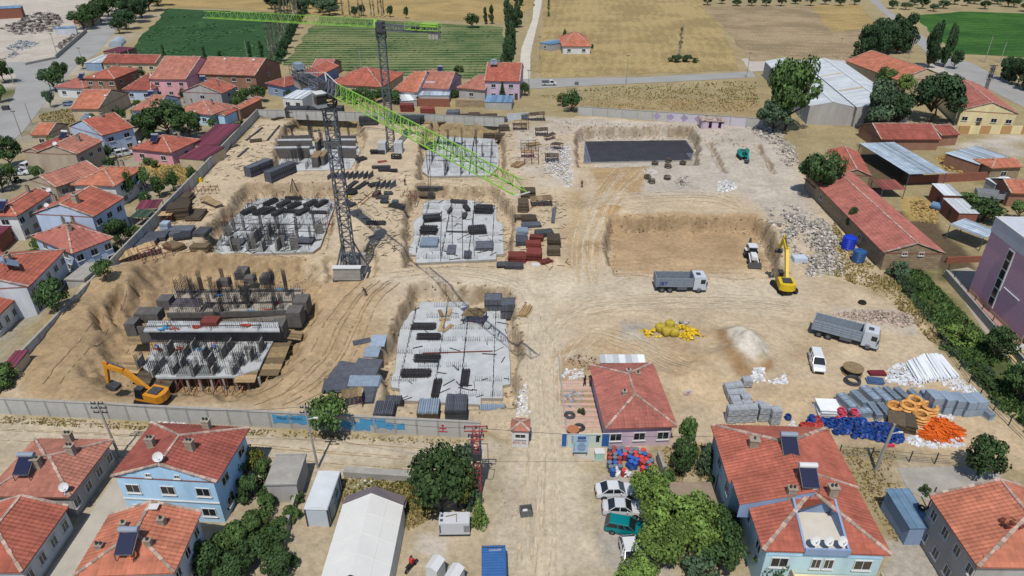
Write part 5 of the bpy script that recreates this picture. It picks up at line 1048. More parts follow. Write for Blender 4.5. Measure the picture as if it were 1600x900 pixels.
# ---------------------------------------------------------------- half-built block, lower left
def block5():
 z1 = .2; c = g(330,560,z1); t = thing('unfinished_block','half-built concrete block with two deck levels in the lower left pit','building',(c[0],c[1],0))
 L = lambda px,py,z: (g(px,py,z)[0] - c[0],g(px,py,z)[1] - c[1]); Pz = lambda pts,z: [L(*p,z) for p in pts]
 m_pale = M('dusty_deck',S(190,192,192),.9,.25,.7,.01); m_shut = M('dark_shutter',S(104,100,96),.85,.4,.9,.01,tint=.4); m_grey = M('wet_screed',S(134,138,136),.7,.1,1)
 MB().prism(Pz([(245,536),(427,533),(412,560),(405,576),(368,588),(245,590),(222,572)],z1),z1 - .3,z1).build('front_deck',m_pale,t)
 MB().prism(Pz([(277,571),(340,570),(337,587),(275,589)],z1),z1 + .004,z1 + .03).build('fresh_screed',m_grey,t)
 MB().prism(Pz([(272,452),(472,450),(466,492),(262,494)],z1 + .8),z1 - .3,z1 + .8).build('rear_deck',M('rear_deck_concrete',S(172,162,148),.9,.3,.6,.01),t)
 def wallrow(name,a,e,zb,H,th,mat,n):
  A,E = Vector(L(*a,zb)),Vector(L(*e,zb)); d = E - A; rz = math.atan2(d.y,d.x); st = d.length / n; me_ = MB().box(0,th / 2,0,st - .03,th,H).mesh('shutter_panel',mat)
  for i in range(n): p = A + d * ((i + .5) / n); inst(me_,name,t,(p.x,p.y,zb + random.uniform(-.05,.12)),rz)
 wallrow('shutter_panel',(221,535),(441,533),z1,2.7,.25,m_shut,16)
 MB().prism(Pz([(224,517),(437,517),(434,503),(232,501)],2.9),2.66,2.9).build('upper_deck',m_pale,t)
 wallrow('shutter_panel',(262,498),(447,493),.9,.9,.25,m_shut,10); wallrow('shutter_panel',(266,478),(465,474),.9,.35,.2,m_shut,8); wallrow('shutter_panel',(276,458),(470,456),1.0,.35,.2,m_shut,8)
 for px,py,w,d,h,z in ((474,486,2.2,2.6,2.4,-.4),(464,505,2.2,2.4,2.6,-.6),(212,520,1.6,2,2.2,-.4),(236,499,3.6,2.2,1.6,.4),(262,480,2.0,2.0,1.8,.3),(440,530,1.8,2.4,3.0,-.5),(380,432,1.8,2.4,1.4,1.0),(352,446,1.8,1.2,1.2,1.0),(418,440,1.8,2.2,1.2,1.0),(392,440,1.6,1.6,1.0,1.0)):
  p = L(px,py,z); MB().box(0,0,0,w,d,h).build('shutter_box',m_shut,t,loc=(*p,z))
 p = L(330,505,2.9); MB().box(0,0,0,2.4,1.8,.9).build('stair_box',m_rust,t,loc=(*p,2.7))
 p = L(293,473,1.0); MB().box(0,0,0,4.6,2.6,.1).build('floor_panel',M('purple_grey_panel',S(98,92,100),.7,.2,1),t,loc=(*p,1.02))
 zb = lambda q: (160 + q[0] / 4.09,400 + q[1] / 4.09)
 cols = [(340,755,z1),(385,700,z1),(470,740,z1),(520,700,z1),(600,750,z1),(660,640,z1),(720,745,z1),(780,640,z1),(850,740,z1),(880,700,z1),(540,630,z1),(250,700,z1),(590,590,z1),(820,590,z1),(700,690,z1),(960,660,z1),(440,620,z1),(1020,600,z1)]
 for i,(a,e,z) in enumerate(cols): p = L(*zb((a,e)),z); o = inst(CAGE_M[1 if i % 3 else 0],'rebar_cage',t,(*p,z),random.uniform(-.1,.1),(1,1,.75)); inst(SHUT_M[0],'column_core',t,(p[0],p[1] + .05,z),0,(.6,1,.4 + .3 * random.random()))
 for a,e in [(690,330),(745,380),(715,270),(770,380),(740,240),(775,170),(830,230),(880,190),(925,250),(945,300),(985,190),(1095,190),(1070,210),(640,230),(620,240),(550,210),(860,330),(930,330),(800,330),(1170,190)] + [(random.uniform(480,1230),random.uniform(230,380)) for _ in range(14)]:
  p = L(*zb((a,e)),1.0); inst(CAGE_M[2 if random.random() < .6 else 1],'rebar_column',t,(*p,1.0),random.uniform(-.2,.2),(1.2,1.2,random.uniform(.6,1.1)))
 tag(starter_rows(Pz([(245,536),(427,533),(412,560),(405,576),(368,588),(245,590),(222,572)],z1),z1,6,.3,1.3,.8).build('starter_bars',m_rebar,t),kind='stuff'); tag(starter_rows(Pz([(272,452),(472,450),(466,492),(262,494)],1),1.0,6,.3,1.1,.7).build('starter_bars',m_rebar,t),kind='stuff'); tag(starter_rows(Pz([(224,517),(437,517),(434,503),(232,501)],2.9),2.9,2,.3,.8,.9).build('starter_bars',m_rebar,t),kind='stuff')
 b = MB()
 for i in range(9): p = L(250 + i * 19,590,z1); b.box(p[0],p[1] + .5,-2.6,.3,.3,2.5); b.box(p[0] + .8,p[1] + 3.5,-2.6,.3,.3,2.5)
 tag(b.build('undercroft_column',m_conc,t),kind='stuff')
 b = MB()
 for i in range(14):
  p = L(252 + i * 10,592,z1); b.beam((p[0],p[1] + .2,-2.6),(p[0],p[1] + .3,-.1),.07)
  if i % 3 == 0: b.beam((p[0] - 1.2,p[1] - 1.5,-2.5),(p[0],p[1] - .1,.1),.08).beam((p[0] + 1.2,p[1] - 1.5,-2.5),(p[0],p[1] - .1,.1),.08)
 tag(b.build('props',m_rust,t),kind='stuff')
 def planks(pts,z,n,mat):
  a,e,f,h = [Vector((*L(*p,z),z)) for p in pts]
  for i in range(n):
   k = random.uniform(0,.02); b_ = MB(); b_.tint = random.random(); p0,p1,q0,q1 = a.lerp(e,i / n),a.lerp(e,(i + .93) / n),h.lerp(f,i / n),h.lerp(f,(i + .93) / n); dz = Vector((0,0,.07)); b_.hexa([p0,p1,q1,q0],[p0 + dz,p1 + dz,q1 + dz,q0 + dz]).build('plank',mat,t)
 planks([(428,534),(404,588),(434,588),(456,533)][::-1],z1 - .4,6,m_wood); planks([(438,528),(446,516),(474,518),(470,532)],z1 - .3,6,m_wood)
 planks([(365,598),(372,578),(404,578),(398,598)],z1 - .2,5,m_ply); planks([(207,600),(220,578),(243,580),(232,604)],z1 - .6,6,m_woodd); planks([(238,604),(248,588),(274,590),(262,610)],z1 - .6,6,m_woodd); planks([(188,580),(197,556),(235,556),(215,584)],z1 - .7,7,m_ply); planks([(196,538),(205,522),(222,523),(222,538)],z1 - .6,4,m_wood)
 # loose coloured form ties and bags on the decks
 for col,pts in ((m_blue_sp,[(255,516),(395,494),(440,460),(312,548),(258,514),(342,470)]),(M('red_plastic',S(190,80,60),.6,.1,2),[(273,515),(306,512),(383,510),(282,547),(420,494),(436,482),(246,548)])):
  for px,py in pts: p = L(px,py,2.95 if 498 < py < 518 else z1); z = 2.95 if 498 < py < 518 else z1 + (.85 if py < 500 else .05); b = MB(); [b.beam((random.uniform(-.8,.8),random.uniform(-.4,.4),random.uniform(.05,.3)),(random.uniform(-.8,.8),random.uniform(-.4,.4),random.uniform(.05,.3)),.12) for _ in range(6)]; tag(b.build('formwork_ties',col,t,loc=(*p,z)),kind='stuff')
 return t
block5()
# far-left half-built block
def block1():
 z1 = SZ - .2; c = g(495,240,z1); t = thing('unfinished_block','half-built block with dark shutter walls at the far left, behind the near crane mast','building',(c[0],c[1],0)); m_shut = MATS['dark_shutter']
 zb = lambda q: (340 + q[0] / 6.43,150 + q[1] / 6.43)
 def row(a,e,H,n,top=True):
  A,E = Vector(g(*zb(a),z1)),Vector(g(*zb(e),z1)); d = E - A; rz = math.atan2(d.y,d.x); st = d.length / n; me_ = MB().box(0,0,0,st - .03,.3,H).mesh('shutter_panel',m_shut)
  for i in range(n): p = A + d * ((i + .5) / n); inst(me_,'shutter_panel',t,(p.x - c[0],p.y - c[1],z1 + random.uniform(-.02,.1)),rz)
  if top: p = (A + E) / 2; MB().box(0,.5,H + .08,d.length,1.3,.12).build('walkway',MATS['dusty_deck'],t,loc=(p.x - c[0],p.y - c[1],z1),rz=rz)
 row((585,630),(935,625),2.7,9); row((1215,622),(1400,628),2.7,6); row((610,540),(960,535),2.4,9); row((1080,535),(1395,535),2.4,8); row((640,470),(930,465),2.0,6,False); row((1200,470),(1400,470),2.0,5,False)
 for q,w,d,h in (((985,720),1.6,5.0,2.6),((1060,700),.8,5,2.4),((1000,560),.6,4,2.6)): p = g(*zb(q),z1); MB().box(0,0,0,w,d,h).build('shutter_box',m_shut,t,loc=(p[0] - c[0],p[1] + d / 2 - c[1],z1)); MB().box(0,0,h + .005,w + .3,d,.1).build('deck_board',m_wood,t,loc=(p[0] - c[0],p[1] + d / 2 - c[1],z1))
 for q in ((770,700),(800,690),(830,650),(850,640),(930,430),(940,440),(1190,430),(1230,420),(1325,440),(960,450),(1040,480),(1060,520),(1210,330),(920,330),(700,430),(760,440)): p = g(*zb(q),z1); inst(CAGE_M[2],'rebar_column',t,(p[0] - c[0],p[1] - c[1],z1),0,(1.3,1.3,1.15))
block1()
# concrete base of the far crane in its hole
for dx in (-9,9):
 x,y,z0 = at(611 + dx * 1.4,238); tag(MB().box(0,0,-.2,2.0,2.6,3.0).build('concrete_block',m_concw,loc=(x,y,z0)),'pale concrete block %s of the far crane foot' % ('left' if dx < 0 else 'right'),'block')

# ---------------------------------------------------------------- tower cranes
def lattice(b,p,q,w,h,n,th,tri=False,dg=.7):
 p,q = Vector(p),Vector(q); d = (q - p).normalized(); up = Vector((0,0,1)) if abs(d.z) < .9 else Vector((0,1,0)); a = d.cross(up).normalized(); u = a.cross(d)
 cs = [a * (w / 2),a * (-w / 2),u * h] if tri else [a * w / 2 + u * h / 2,a * w / 2 - u * h / 2,-a * w / 2 - u * h / 2,-a * w / 2 + u * h / 2]
 k = len(cs)
 for c in cs: b.beam(p + c,q + c,th)
 for i in range(n):
  s,e = p.lerp(q,i / n),p.lerp(q,(i + 1) / n)
  for j in range(k):
   c0,c1 = cs[j],cs[(j + 1) % k]
   b.beam(s + c0,s + c1,th * dg)
   if tri and j != 0: m_ = (s + e) / 2; ap = cs[2]; o = c0 if j == 2 and False else (cs[1] if j == 1 else cs[0]); b.beam(s + o,m_ + ap,th * dg).beam(m_ + ap,e + o,th * dg)
   else: b.beam(s + (c0 if i % 2 else c1),e + (c1 if i % 2 else c0),th * dg)
def crane(label,base,H,tip,clen,ballast=True,root=5.0):
 B0 = Vector((base[0],base[1],0)); t = thing('tower_crane',label,'tower crane',B0); d = Vector((tip[0] - base[0],tip[1] - base[1],0)); JL = d.length; d.normalize(); rz = math.atan2(d.y,d.x); s = Vector((-d.y,d.x,0))
 b = MB(); lattice(b,(0,0,.2),(0,0,H - 1.6),1.7,1.7,int(H / 1.5),.17); b.build('mast',m_steel,t)
 b = MB(); lattice(b,(0,0,H - 2.0),(0,0,H - .2),2.0,2.0,2,.2); b.cyl((0,0,H - .5),(0,0,H + .1),1.3,1.3,12); b.box(0,0,H + .1,1.7,1.7,1.6,rz); b.build('slewing_unit',m_dark,t)
 j0 = Vector((0,0,H + .5)); up = Vector((0,0,1))
 b = MB(); lattice(b,j0 + d * .8,j0 + d * root,1.5,1.7,3,.16,True); b.build('jib_root',m_steel if ballast else m_green,t)
 b = MB(); lattice(b,j0 + d * root,j0 + d * (JL - 8),1.5,1.75,int((JL - root) / 2.4),.115,True,.45); lattice(b,j0 + d * (JL - 8),j0 + d * JL,1.4,1.5,3,.11,True,.45); b.build('jib',m_green,t)
 cb = j0 - d * clen; b = MB(); lattice(b,j0 - d * .8,cb,1.5,1.2,int(clen / 1.6),.15); b.build('counter_jib',m_steel,t)
 b = MB()
 for k in (-1,1):
  for zz in (.9,1.5): b.beam(j0 - d * (clen * .45) + s * k * 1.1 + up * zz,cb + s * k * 1.1 + up * zz,.07)
  for i in range(7): p = (j0 - d * (clen * .45)).lerp(cb,i / 6) + s * k * 1.1; b.beam(p,p + up * 1.5,.07)
 b.beam(j0 - d * (clen * .45) - up * .02,cb - up * .02,2.1,.1); tag(b.build('railing',m_steel if ballast else m_green,t),kind='stuff')
 b = MB(); b.box(0,0,0,1.6,1.3,.7).build('winch',m_dark,t,loc=j0 - d * (clen * .6),rz=rz)
 if not ballast: MB().box(0,0,0,4.0,1.9,.6).build('deck_cover',m_green,t,loc=cb + d * 2.5 + up * .7,rz=rz)
 for i in range(3): MB().box(0,0,-1.9,.7,1.5,2.5).build('counterweight',m_conc,t,loc=cb + d * (.6 + .8 * i),rz=rz)
 if ballast: MB().box(0,0,0,1.7,1.3,.9).build('machinery_box',m_galv,t,loc=cb + d * 1.4 + up * 1.0,rz=rz)
 cab = MB().box(0,0,-2.3,1.8,1.5,2.1,0).build('cab',M('cab_grey',S(160,166,172),.5,.1,1),t,loc=j0 + d * 1.0 - s * 1.7 * (1 if ballast else 1) + up * .2,rz=rz); MB().box(.2,0,-.2,2.0,1.6,.1).build('cab_roof',m_white,cab); MB().box(.42,0,-1.7,1.06,1.56,1.2).build('pane',m_glass,cab)
 if ballast:
  b = MB(); b.beam(j0 + d * .5 + up * .2,j0 + d * .2 + up * 2.6,.16); b.beam(j0 + d * .2 + up * 2.6,cb + d * 4 + up * .8,.1); b.beam(j0 + d * .2 + up * 2.6,j0 + d * root + up * 1.7,.1); b.build('tie_bars',m_white,t)
 tr = j0 + d * (JL * .62) - up * .2; MB().box(0,0,-.3,1.5,1.4,.35).build('trolley',m_dark,t,loc=tr,rz=rz); hk = MB(); hk.beam((-.2,0,-.3),(-.1,0,-6),.05); hk.beam((.2,0,-.3),(.1,0,-6),.05); hk.box(0,0,-6.8,.6,.35,.8); hk.build('hook_block',m_dark,t,loc=tr)
 b = MB(); b.beam(j0 + d * JL - s,j0 + d * JL + s,.1); b.build('jib_tip_bar',m_white,t)
 if ballast:
  b = MB()
  for a in (-1,1):
   b.box(a * 2.4,0,-.2,.35,5.6,.5); b.box(0,a * 2.5,-.21,5.2,.35,.48)
   for e in (-1,1): b.beam((a * 2.4,e * 2.5,.2),(a * .85,e * .85,5.6),.22)
  b.build('base_frame',m_steel,t)
  for i in range(7): MB().box(0,random.uniform(-.03,.03),.3 + i * .32,4.5,.9,.3).build('ballast_slab',m_conc,t,loc=(0,-2.6,0)); MB().box(0,0,.3 + i * .32,4.5,.9,.3).build('ballast_slab',m_conc,t,loc=(0,2.6,0))
  MB().box(0,-2.6,2.56,4.9,1.2,.12).build('ballast_cover',m_white,t)
 return t
c1 = g(549,427); crane('nearer tower crane on a ballasted base, its green jib reaching right',c1,31.0,g(815,293,32.2),13.0)
c2 = g(612,236); crane('farther tower crane with its long green jib stretching left over the crop field',c2,29.5,g(320,24,30.5),15.0,False,1.5)
# ================================================================ vehicles and machines
def wheel(parent,x,y,r,w,name='wheel'):
 k = (round(r,2),round(w,2))
 if k not in _whl:
  b = MB().cyl((0,-w / 2,0),(0,w / 2,0),r,r,14); b2 = MB().cyl((0,-w / 2 - .02,0),(0,w / 2 + .02,0),r * .58,r * .58,10)
  _whl[k] = (b.mesh('tyre',m_black),b2.mesh('rim',m_steel))
 o = inst(_whl[k][0],name,parent,(x,y,r)); inst(_whl[k][1],'rim',o); return o
_whl = {}
def car(label,px,py,deg,col,kind='sedan',cat='car',L=4.4,W_=1.78,z=None,name='parked_car'):
 x,y,z0 = at(px,py,z); t = thing(name,label,cat,(x,y,z0),R(deg)); mt = M('car_paint_%d_%d_%d' % tuple(col),S(*col),.28,.04,1,spec=.5); h = L / 2; w = W_ / 2
 st = [(-h,.35,.78,.80),(-h + .12,.28,.92,.92),(-h + .9,.24,.96,1.0),(0,.24,.95,1.0),(h - 1.25,.24,.92,1.0),(h - .35,.26,.78,.95),(h,.35,.62,.78)]
 if kind == 'van': st = [(-h,.35,1.0,.9),(-h + .1,.28,1.1,.96),(-h + .9,.24,1.12,1.0),(0,.24,1.1,1.0),(h - 1.1,.24,1.05,1.0),(h - .3,.26,.9,.95),(h,.35,.65,.8)]
 rings = []
 for xx,zb,zt,k in st: hw = w * k; rings.append([(xx,-hw * .96,zb),(xx,-hw,(zb + zt) * .5),(xx,-hw * .94,zt),(xx,-hw * .5,zt + .03),(xx,hw * .5,zt + .03),(xx,hw * .94,zt),(xx,hw,(zb + zt) * .5),(xx,hw * .96,zb)])
 MB().loft(rings).build('body',mt,t,smooth=False)
 zb,zr = (.93,1.43) if kind != 'van' else (1.08,1.78)
 x0,x1,xr0,xr1 = {'sedan': (-h + .55,h - 1.2,-h + 1.25,h - 1.95),'wagon': (-h + .06,h - 1.25,-h + .45,h - 2.0),'hatch': (-h + .12,h - 1.15,-h + .7,h - 1.9),'van': (-h + .06,h - .95,-h + .22,h - 1.75)}[kind]
 wb,wr = w * .93,w * .76
 gl = MB().hexa([(x0,-wb,zb),(x1,-wb,zb),(x1,wb,zb),(x0,wb,zb)],[(xr0,-wr,zr),(xr1,-wr,zr),(xr1,wr,zr),(xr0,wr,zr)]); cabn = gl.build('windows',m_cglass,t)
 rf = MB().hexa([(xr0 - .04,-wr - .02,zr - .04),(xr1 + .06,-wr - .02,zr - .04),(xr1 + .06,wr + .02,zr - .04),(xr0 - .04,wr + .02,zr - .04)],[(xr0 + .08,-wr * .9,zr + .05),(xr1 - .05,-wr * .9,zr + .05),(xr1 - .05,wr * .9,zr + .05),(xr0 + .08,wr * .9,zr + .05)]).build('roof',mt,t)
 b = MB()
 for s in (-1,1):
  for f in ((0,0),(1,1),(.42,.42),(.7,.72)) if kind != 'sedan' else ((0,0),(1,1),(.48,.5)):
   pb = (x0 + (x1 - x0) * f[0],s * (wb + .012),zb); pt = (xr0 + (xr1 - xr0) * f[1],s * (wr + .012),zr); b.beam(pb,pt,.08,.05)
 tag(b.build('pillars',mt,t),kind='stuff')
 for s in (-1,1):
  for xx in (-h + .85,h - .9): wheel(t,xx,s * (w - .08),.32,.22)
  MB().box(h - .1,s * w * .55,.58,.12,.32,.14).build('headlight',m_white,t); MB().box(-h + .03,s * w * .62,.72,.08,.28,.16).build('tail_light',M('tail_red',S(170,30,30),.3,.05,1),t); MB().box(h - 1.75,s * (w + .1),.98,.12,.2,.14).build('mirror',mt,t)
 MB().box(h - .02,0,.33,.06,1.2,.22).build('bumper',m_black,t); MB().box(-h + .0,0,.36,.08,1.3,.2).build('bumper',m_black,t)
 return t
car('white sedan parked tail-out under the light green trees, uppermost of the parked cars',961,772,2,(226,228,230),'sedan')
car('white sedan with dark rear window parked below the other white one',972,800,-3,(214,216,218),'sedan',L=4.3)
car('teal station wagon parked beside the light green trees',978,829,-14,(0,130,134),'wagon',L=4.4)
car('white car parked nose-down at the bottom edge by the light green trees',985,872,-86,(230,232,234),'hatch',L=4.3)
car('white van parked alone on the sand in the materials yard',1275,571,-102,(232,234,236),'van',cat='van',L=4.5,name='parked_van')
car('white car parked by the taupe house in the left village',196,243,40,(226,228,230),'van',L=4.4); car('white car parked by the tree at the left edge',32,273,12,(220,222,226),'sedan'); car('white van parked beside the left edge houses',49,262,80,(230,232,236),'van',cat='van',name='parked_van',L=4.6)
car('small grey-blue car in the yard of the white corner house',110,165,10,(120,140,170),'hatch',L=4.0)
def truck(label,px,py,deg,L=8.6,cabc=(206,214,222),bed=(138,148,160),H=1.5,z=None,writing=None,load=None,axles=(2,1),name='dump_truck',bw=2.45,high=0):
 x,y,z0 = at(px,py,z); t = thing(name,label,'truck',(x,y,z0),R(deg)); h = L / 2; mc = M('truck_cab_%d' % cabc[0],S(*cabc),.35,.06,1); mb_ = M('truck_bed_%d' % bed[0],S(*bed),.5,.25,1.2,tint=.2)
 MB().box(-.3,0,.75,L - .6,.9,.35).build('chassis',m_dark,t)
 x0,x1 = -h,h - 2.35; b = MB(); zf = 1.25; zt = zf + H; bi = M('truck_bed_inside',S(112,104,94),.7,.3,1.5)
 b.box((x0 + x1) / 2,0,zf - .12,x1 - x0,bw,.14); bd = b.build('tipper_bed',mb_,t); n = int((x1 - x0) / 1.25)
 for s in (-1,1):
  pan = MB().box(0,0,0,(x1 - x0) / n - .1,.08,H - .03)
  for k in (.3,.55,.8): pan.box(0,s * .05,H * k,(x1 - x0) / n - .2,.06,.1)
  pm = pan.mesh('side_panel',mb_)
  for i in range(n): inst(pm,'side_panel',bd,(x0 + (x1 - x0) * (i + .5) / n,s * (bw / 2 - .05),zf + .02))
  for i in range(n + 1): MB().box(x0 + (x1 - x0) * i / n,s * (bw / 2),zf - .1,.1,.14,H + .2).build('side_post',mb_,bd)
 MB().box(x0 + .05,0,zf + .02,.1,bw - .2,H).build('tailgate',mb_,bd); MB().box(x1 - .02,0,zf + .02,.12,bw,H + .45).build('headboard',mb_,bd); MB().box((x0 + x1) / 2,0,zf + .03,x1 - x0 - .3,bw - .24,.06).build('bed_floor',bi,bd)
 b = MB(); xc0,xc1 = h - 2.2,h; hw = 1.22
 b.loft([[(xx,-hw * k,.6),(xx,-hw * k,2.0),(xx,-hw * k * .97,2.95),(xx,hw * k * .97,2.95),(xx,hw * k,2.0),(xx,hw * k,.6)] if i else [(xx,-hw,.6),(xx,-hw,2.0),(xx,-hw,2.85),(xx,hw,2.85),(xx,hw,2.0),(xx,hw,.6)] for i,(xx,k) in enumerate(((xc0,1),(xc0 + .4,1),(xc1 - .35,1)))] + [[(xc1,-hw * .96,.6),(xc1,-hw * .96,1.75),(xc1 - .3,-hw * .93,2.8),(xc1 - .3,hw * .93,2.8),(xc1,hw * .96,1.75),(xc1,hw * .96,.6)]]); cb = b.build('cab',mc,t)
 MB().poly([(xc1 + .015,-1.05,1.8),(xc1 + .015,1.05,1.8),(xc1 - .27,1.02,2.7),(xc1 - .27,-1.02,2.7)]).build('windscreen',m_cglass,cb)
 for s in (-1,1): MB().box(xc1 - .75,s * (hw + .005),1.75,.75,.03,.75).build('side_window',m_cglass,cb); MB().box(xc1 - .15,s * (hw + .22),1.6,.12,.2,.6).build('mirror',m_black,cb); MB().box(xc1 - .02,s * .85,.8,.08,.35,.25).build('headlight',m_white,cb)
 MB().box(xc0 + .8,0,2.955,.7,.8,.06).build('roof_hatch',m_dark,cb); MB().box(xc1,0,.5,.2,2.3,.3).build('bumper',m_steel,cb)
 for s in (-1,1):
  for i in range(axles[0]): wheel(t,-h + 1.1 + i * 1.3,s * .98,.52,.5)
  for i in range(axles[1]): wheel(t,h - 1.3 - i * 1.7,s * 1.05,.52,.34)
  MB().box(.2 + (h - 4.3) * .2,s * .95,.6,1.6,.5,.5).build('fuel_tank',m_steel,t)
 if writing: text(writing,t,(x0 + .55,-bw / 2 - .12,zf + .3),.95,M('blue_lettering',S(40,70,150),.5,.05,1),name='lettering')
 return t
truck('white dump truck with empty grey bed standing by the empty pit',1061,452,-1,8.4,writing='JBY')
truck('light dump truck with ribbed grey bed parked by the rubble in the materials yard',1318,531,-30,9.0,bed=(152,164,176))
truck('farm truck with brown load parked between sheds at the right edge',1552,315,-22,7.4,(226,228,230),(168,172,176),H=1.0,axles=(1,1),name='farm_truck')
def pickup(label,px,py,deg):
 x,y,z0 = at(px,py,.06); t = thing('pickup_truck',label,'pickup truck',(x,y,z0),R(deg)); mw = m_white
 b = MB().box(-.1,0,.42,5.0,1.75,.5); b.build('body',mw,t); bd = MB().box(-1.25,0,.925,2.5,1.8,.08); [bd.box(-1.25,s * .87,1.006,2.5,.06,.45) for s in (-1,1)]; bd.box(-2.47,0,1.006,.06,1.6,.45).build('load_bed',m_steel,t)
 cb = MB().hexa([(.1,-.85,.925),(1.9,-.85,.925),(1.9,.85,.925),(.1,.85,.925)],[(.1,-.75,1.75),(1.15,-.75,1.75),(1.15,.75,1.75),(.1,.75,1.75)]).build('cab',mw,t); MB().hexa([(.3,-.86,1.0),(1.75,-.86,1.0),(1.75,.86,1.0),(.3,.86,1.0)],[(.3,-.78,1.65),(1.25,-.78,1.65),(1.25,.78,1.65),(.3,.78,1.65)]).build('windows',m_cglass,cb)
 for s in (-1,1):
  for xx in (-1.6,1.6): wheel(t,xx,s * .8,.34,.24)
pickup('white pickup truck on the asphalt road by the wheat field',858,133,2)
def excavator(label,px,py,deg,col,s=1.0,bdir=0,boom=((0.3,1.6),(4.2,4.6),(7.0,4.0)),stick=(8.2,1.6),z=None,bucket=(7.6,.3)):
 x,y,z0 = at(px,py,z); t = thing('excavator',label,'excavator',(x,y,z0),R(deg)); t.scale = (s,s,s); mc = M('excavator_%d_%d' % (col[0],col[1]),S(*col),.45,.12,2)
 for sd in (-1,1):
  b = MB(); b.loft([[(-2.1,sd * 1.1 - .28,.45),(-1.8,sd * 1.1 - .28,0),(1.8,sd * 1.1 - .28,0),(2.1,sd * 1.1 - .28,.45),(1.8,sd * 1.1 - .28,.85),(-1.8,sd * 1.1 - .28,.85)],[(-2.1,sd * 1.1 + .28,.45),(-1.8,sd * 1.1 + .28,0),(1.8,sd * 1.1 + .28,0),(2.1,sd * 1.1 + .28,.45),(1.8,sd * 1.1 + .28,.85),(-1.8,sd * 1.1 + .28,.85)]])
  for i in range(12): b.box(-1.8 + i * .33,sd * 1.1,.84,.16,.6,.06)
  b.build('track',m_black,t)
 MB().box(0,0,.4,2.2,1.8,.5).build('undercarriage',m_dark,t)
 h = thing('upper_body',None,None,(0,0,.95),R(bdir)); h.parent = t
 for k in ('label','category'):
  if k in h: del h[k]
 b = MB(); b.box(-.2,0,0,3.6,2.5,.35); b.loft([[(-2.0,-1.25,.352),(-2.0,-1.25,1.1),(-2.0,1.25,1.1),(-2.0,1.25,.352)],[(.2,-1.25,.352),(.2,-1.25,1.25),(.2,1.25,1.25),(.2,1.25,.352)]]); b.build('house',mc,h)
 pts = [(-2.05 + .0,-1.25),(-2.45,-.8),(-2.6,0),(-2.45,.8),(-2.05,1.25)]; MB().prism([(p[0],p[1]) for p in pts],.05,1.2).build('counterweight',mc,h)
 MB().box(-.9,0,1.2,1.6,1.5,.12).build('engine_cover',m_dark,h)
 MB().hexa([(.25,.35,.36),(1.6,.35,.36),(1.6,1.25,.36),(.25,1.25,.36)],[(.25,.4,1.95),(1.35,.4,1.95),(1.35,1.2,1.95),(.25,1.2,1.95)]).build('cab',m_cglass,h); MB().box(.8,.8,1.955,1.2,.9,.08).build('cab_roof',m_dark,h)
 def arm(name,pts,w,hs):
  b = MB()
  for (p,q),(h0,h1) in zip(zip(pts,pts[1:]),zip(hs,hs[1:])):
   P,Q = Vector((p[0],-.25,p[1])),Vector((q[0],-.25,q[1])); d = (Q - P).normalized(); n_ = Vector((-d.z,0,d.x))
   b.hexa([P - n_ * h0 / 2 + Vector((0,-w / 2,0)),P + n_ * h0 / 2 + Vector((0,-w / 2,0)),P + n_ * h0 / 2 + Vector((0,w / 2,0)),P - n_ * h0 / 2 + Vector((0,w / 2,0))][::-1],[Q - n_ * h1 / 2 + Vector((0,-w / 2,0)),Q + n_ * h1 / 2 + Vector((0,-w / 2,0)),Q + n_ * h1 / 2 + Vector((0,w / 2,0)),Q - n_ * h1 / 2 + Vector((0,w / 2,0))][::-1])
  return b.build(name,mc,h)
 bo = [(p[0],p[1] - .95) for p in boom]; sk = (stick[0],stick[1] - .95); arm('boom',bo,.5,(.6,.85,.55)); d_ = Vector((sk[0] - bo[-1][0],sk[1] - bo[-1][1])).normalized(); arm('stick',[(bo[-1][0] - d_.x * .8,bo[-1][1] - d_.y * .8),sk],.4,(.6,.35))
 MB().beam((bo[0][0] + .6,-.55,bo[0][1] - .3),((bo[0][0] + bo[1][0]) / 2 + .3,-.55,(bo[0][1] + bo[1][1]) / 2),.18).beam((bo[1][0],-.25,bo[1][1] + .55),(bo[-1][0] - d_.x * .8,-.25,bo[-1][1] - d_.y * .8 + .2),.16).build('hydraulic_cylinder',m_steel,h)
 bx,bz = bucket[0],bucket[1] - .95; b = MB(); pr = [(sk[0],sk[1]),(sk[0] + .25,sk[1] - .6),(bx + .3,bz),(bx - .5,bz + .1),(bx - .7,bz + .7)]
 b.loft([[(p[0],-.25 - .6,p[1]) for p in pr],[(p[0],-.25 + .6,p[1]) for p in pr]])
 for i in range(5): b.box(bx - .65,-.75 + i * .25,bz + .2,.3,.1,.12)
 b.build('bucket',m_dark,h); return t
excavator('orange crawler excavator digging by the front wall beside the unfinished block',240,628,166,(224,150,44),.92,boom=((.3,1.8),(3.6,4.6),(6.4,5.0)),stick=(7.0,2.0),bucket=(6.2,.9))
excavator('yellow crawler excavator with raised arm at the corner of the empty pit',1224,452,102,(232,196,40),1.0,bdir=-20,boom=((.3,1.8),(3.8,5.4),(6.6,6.2)),stick=(8.2,3.6),bucket=(8.6,2.6))
excavator('small teal crawler excavator facing the camera on the grey rubble field',1160,247,-88,(40,170,160),.8,boom=((.3,1.6),(2.6,3.6),(4.6,3.0)),stick=(5.0,1.2),bucket=(4.6,.2))
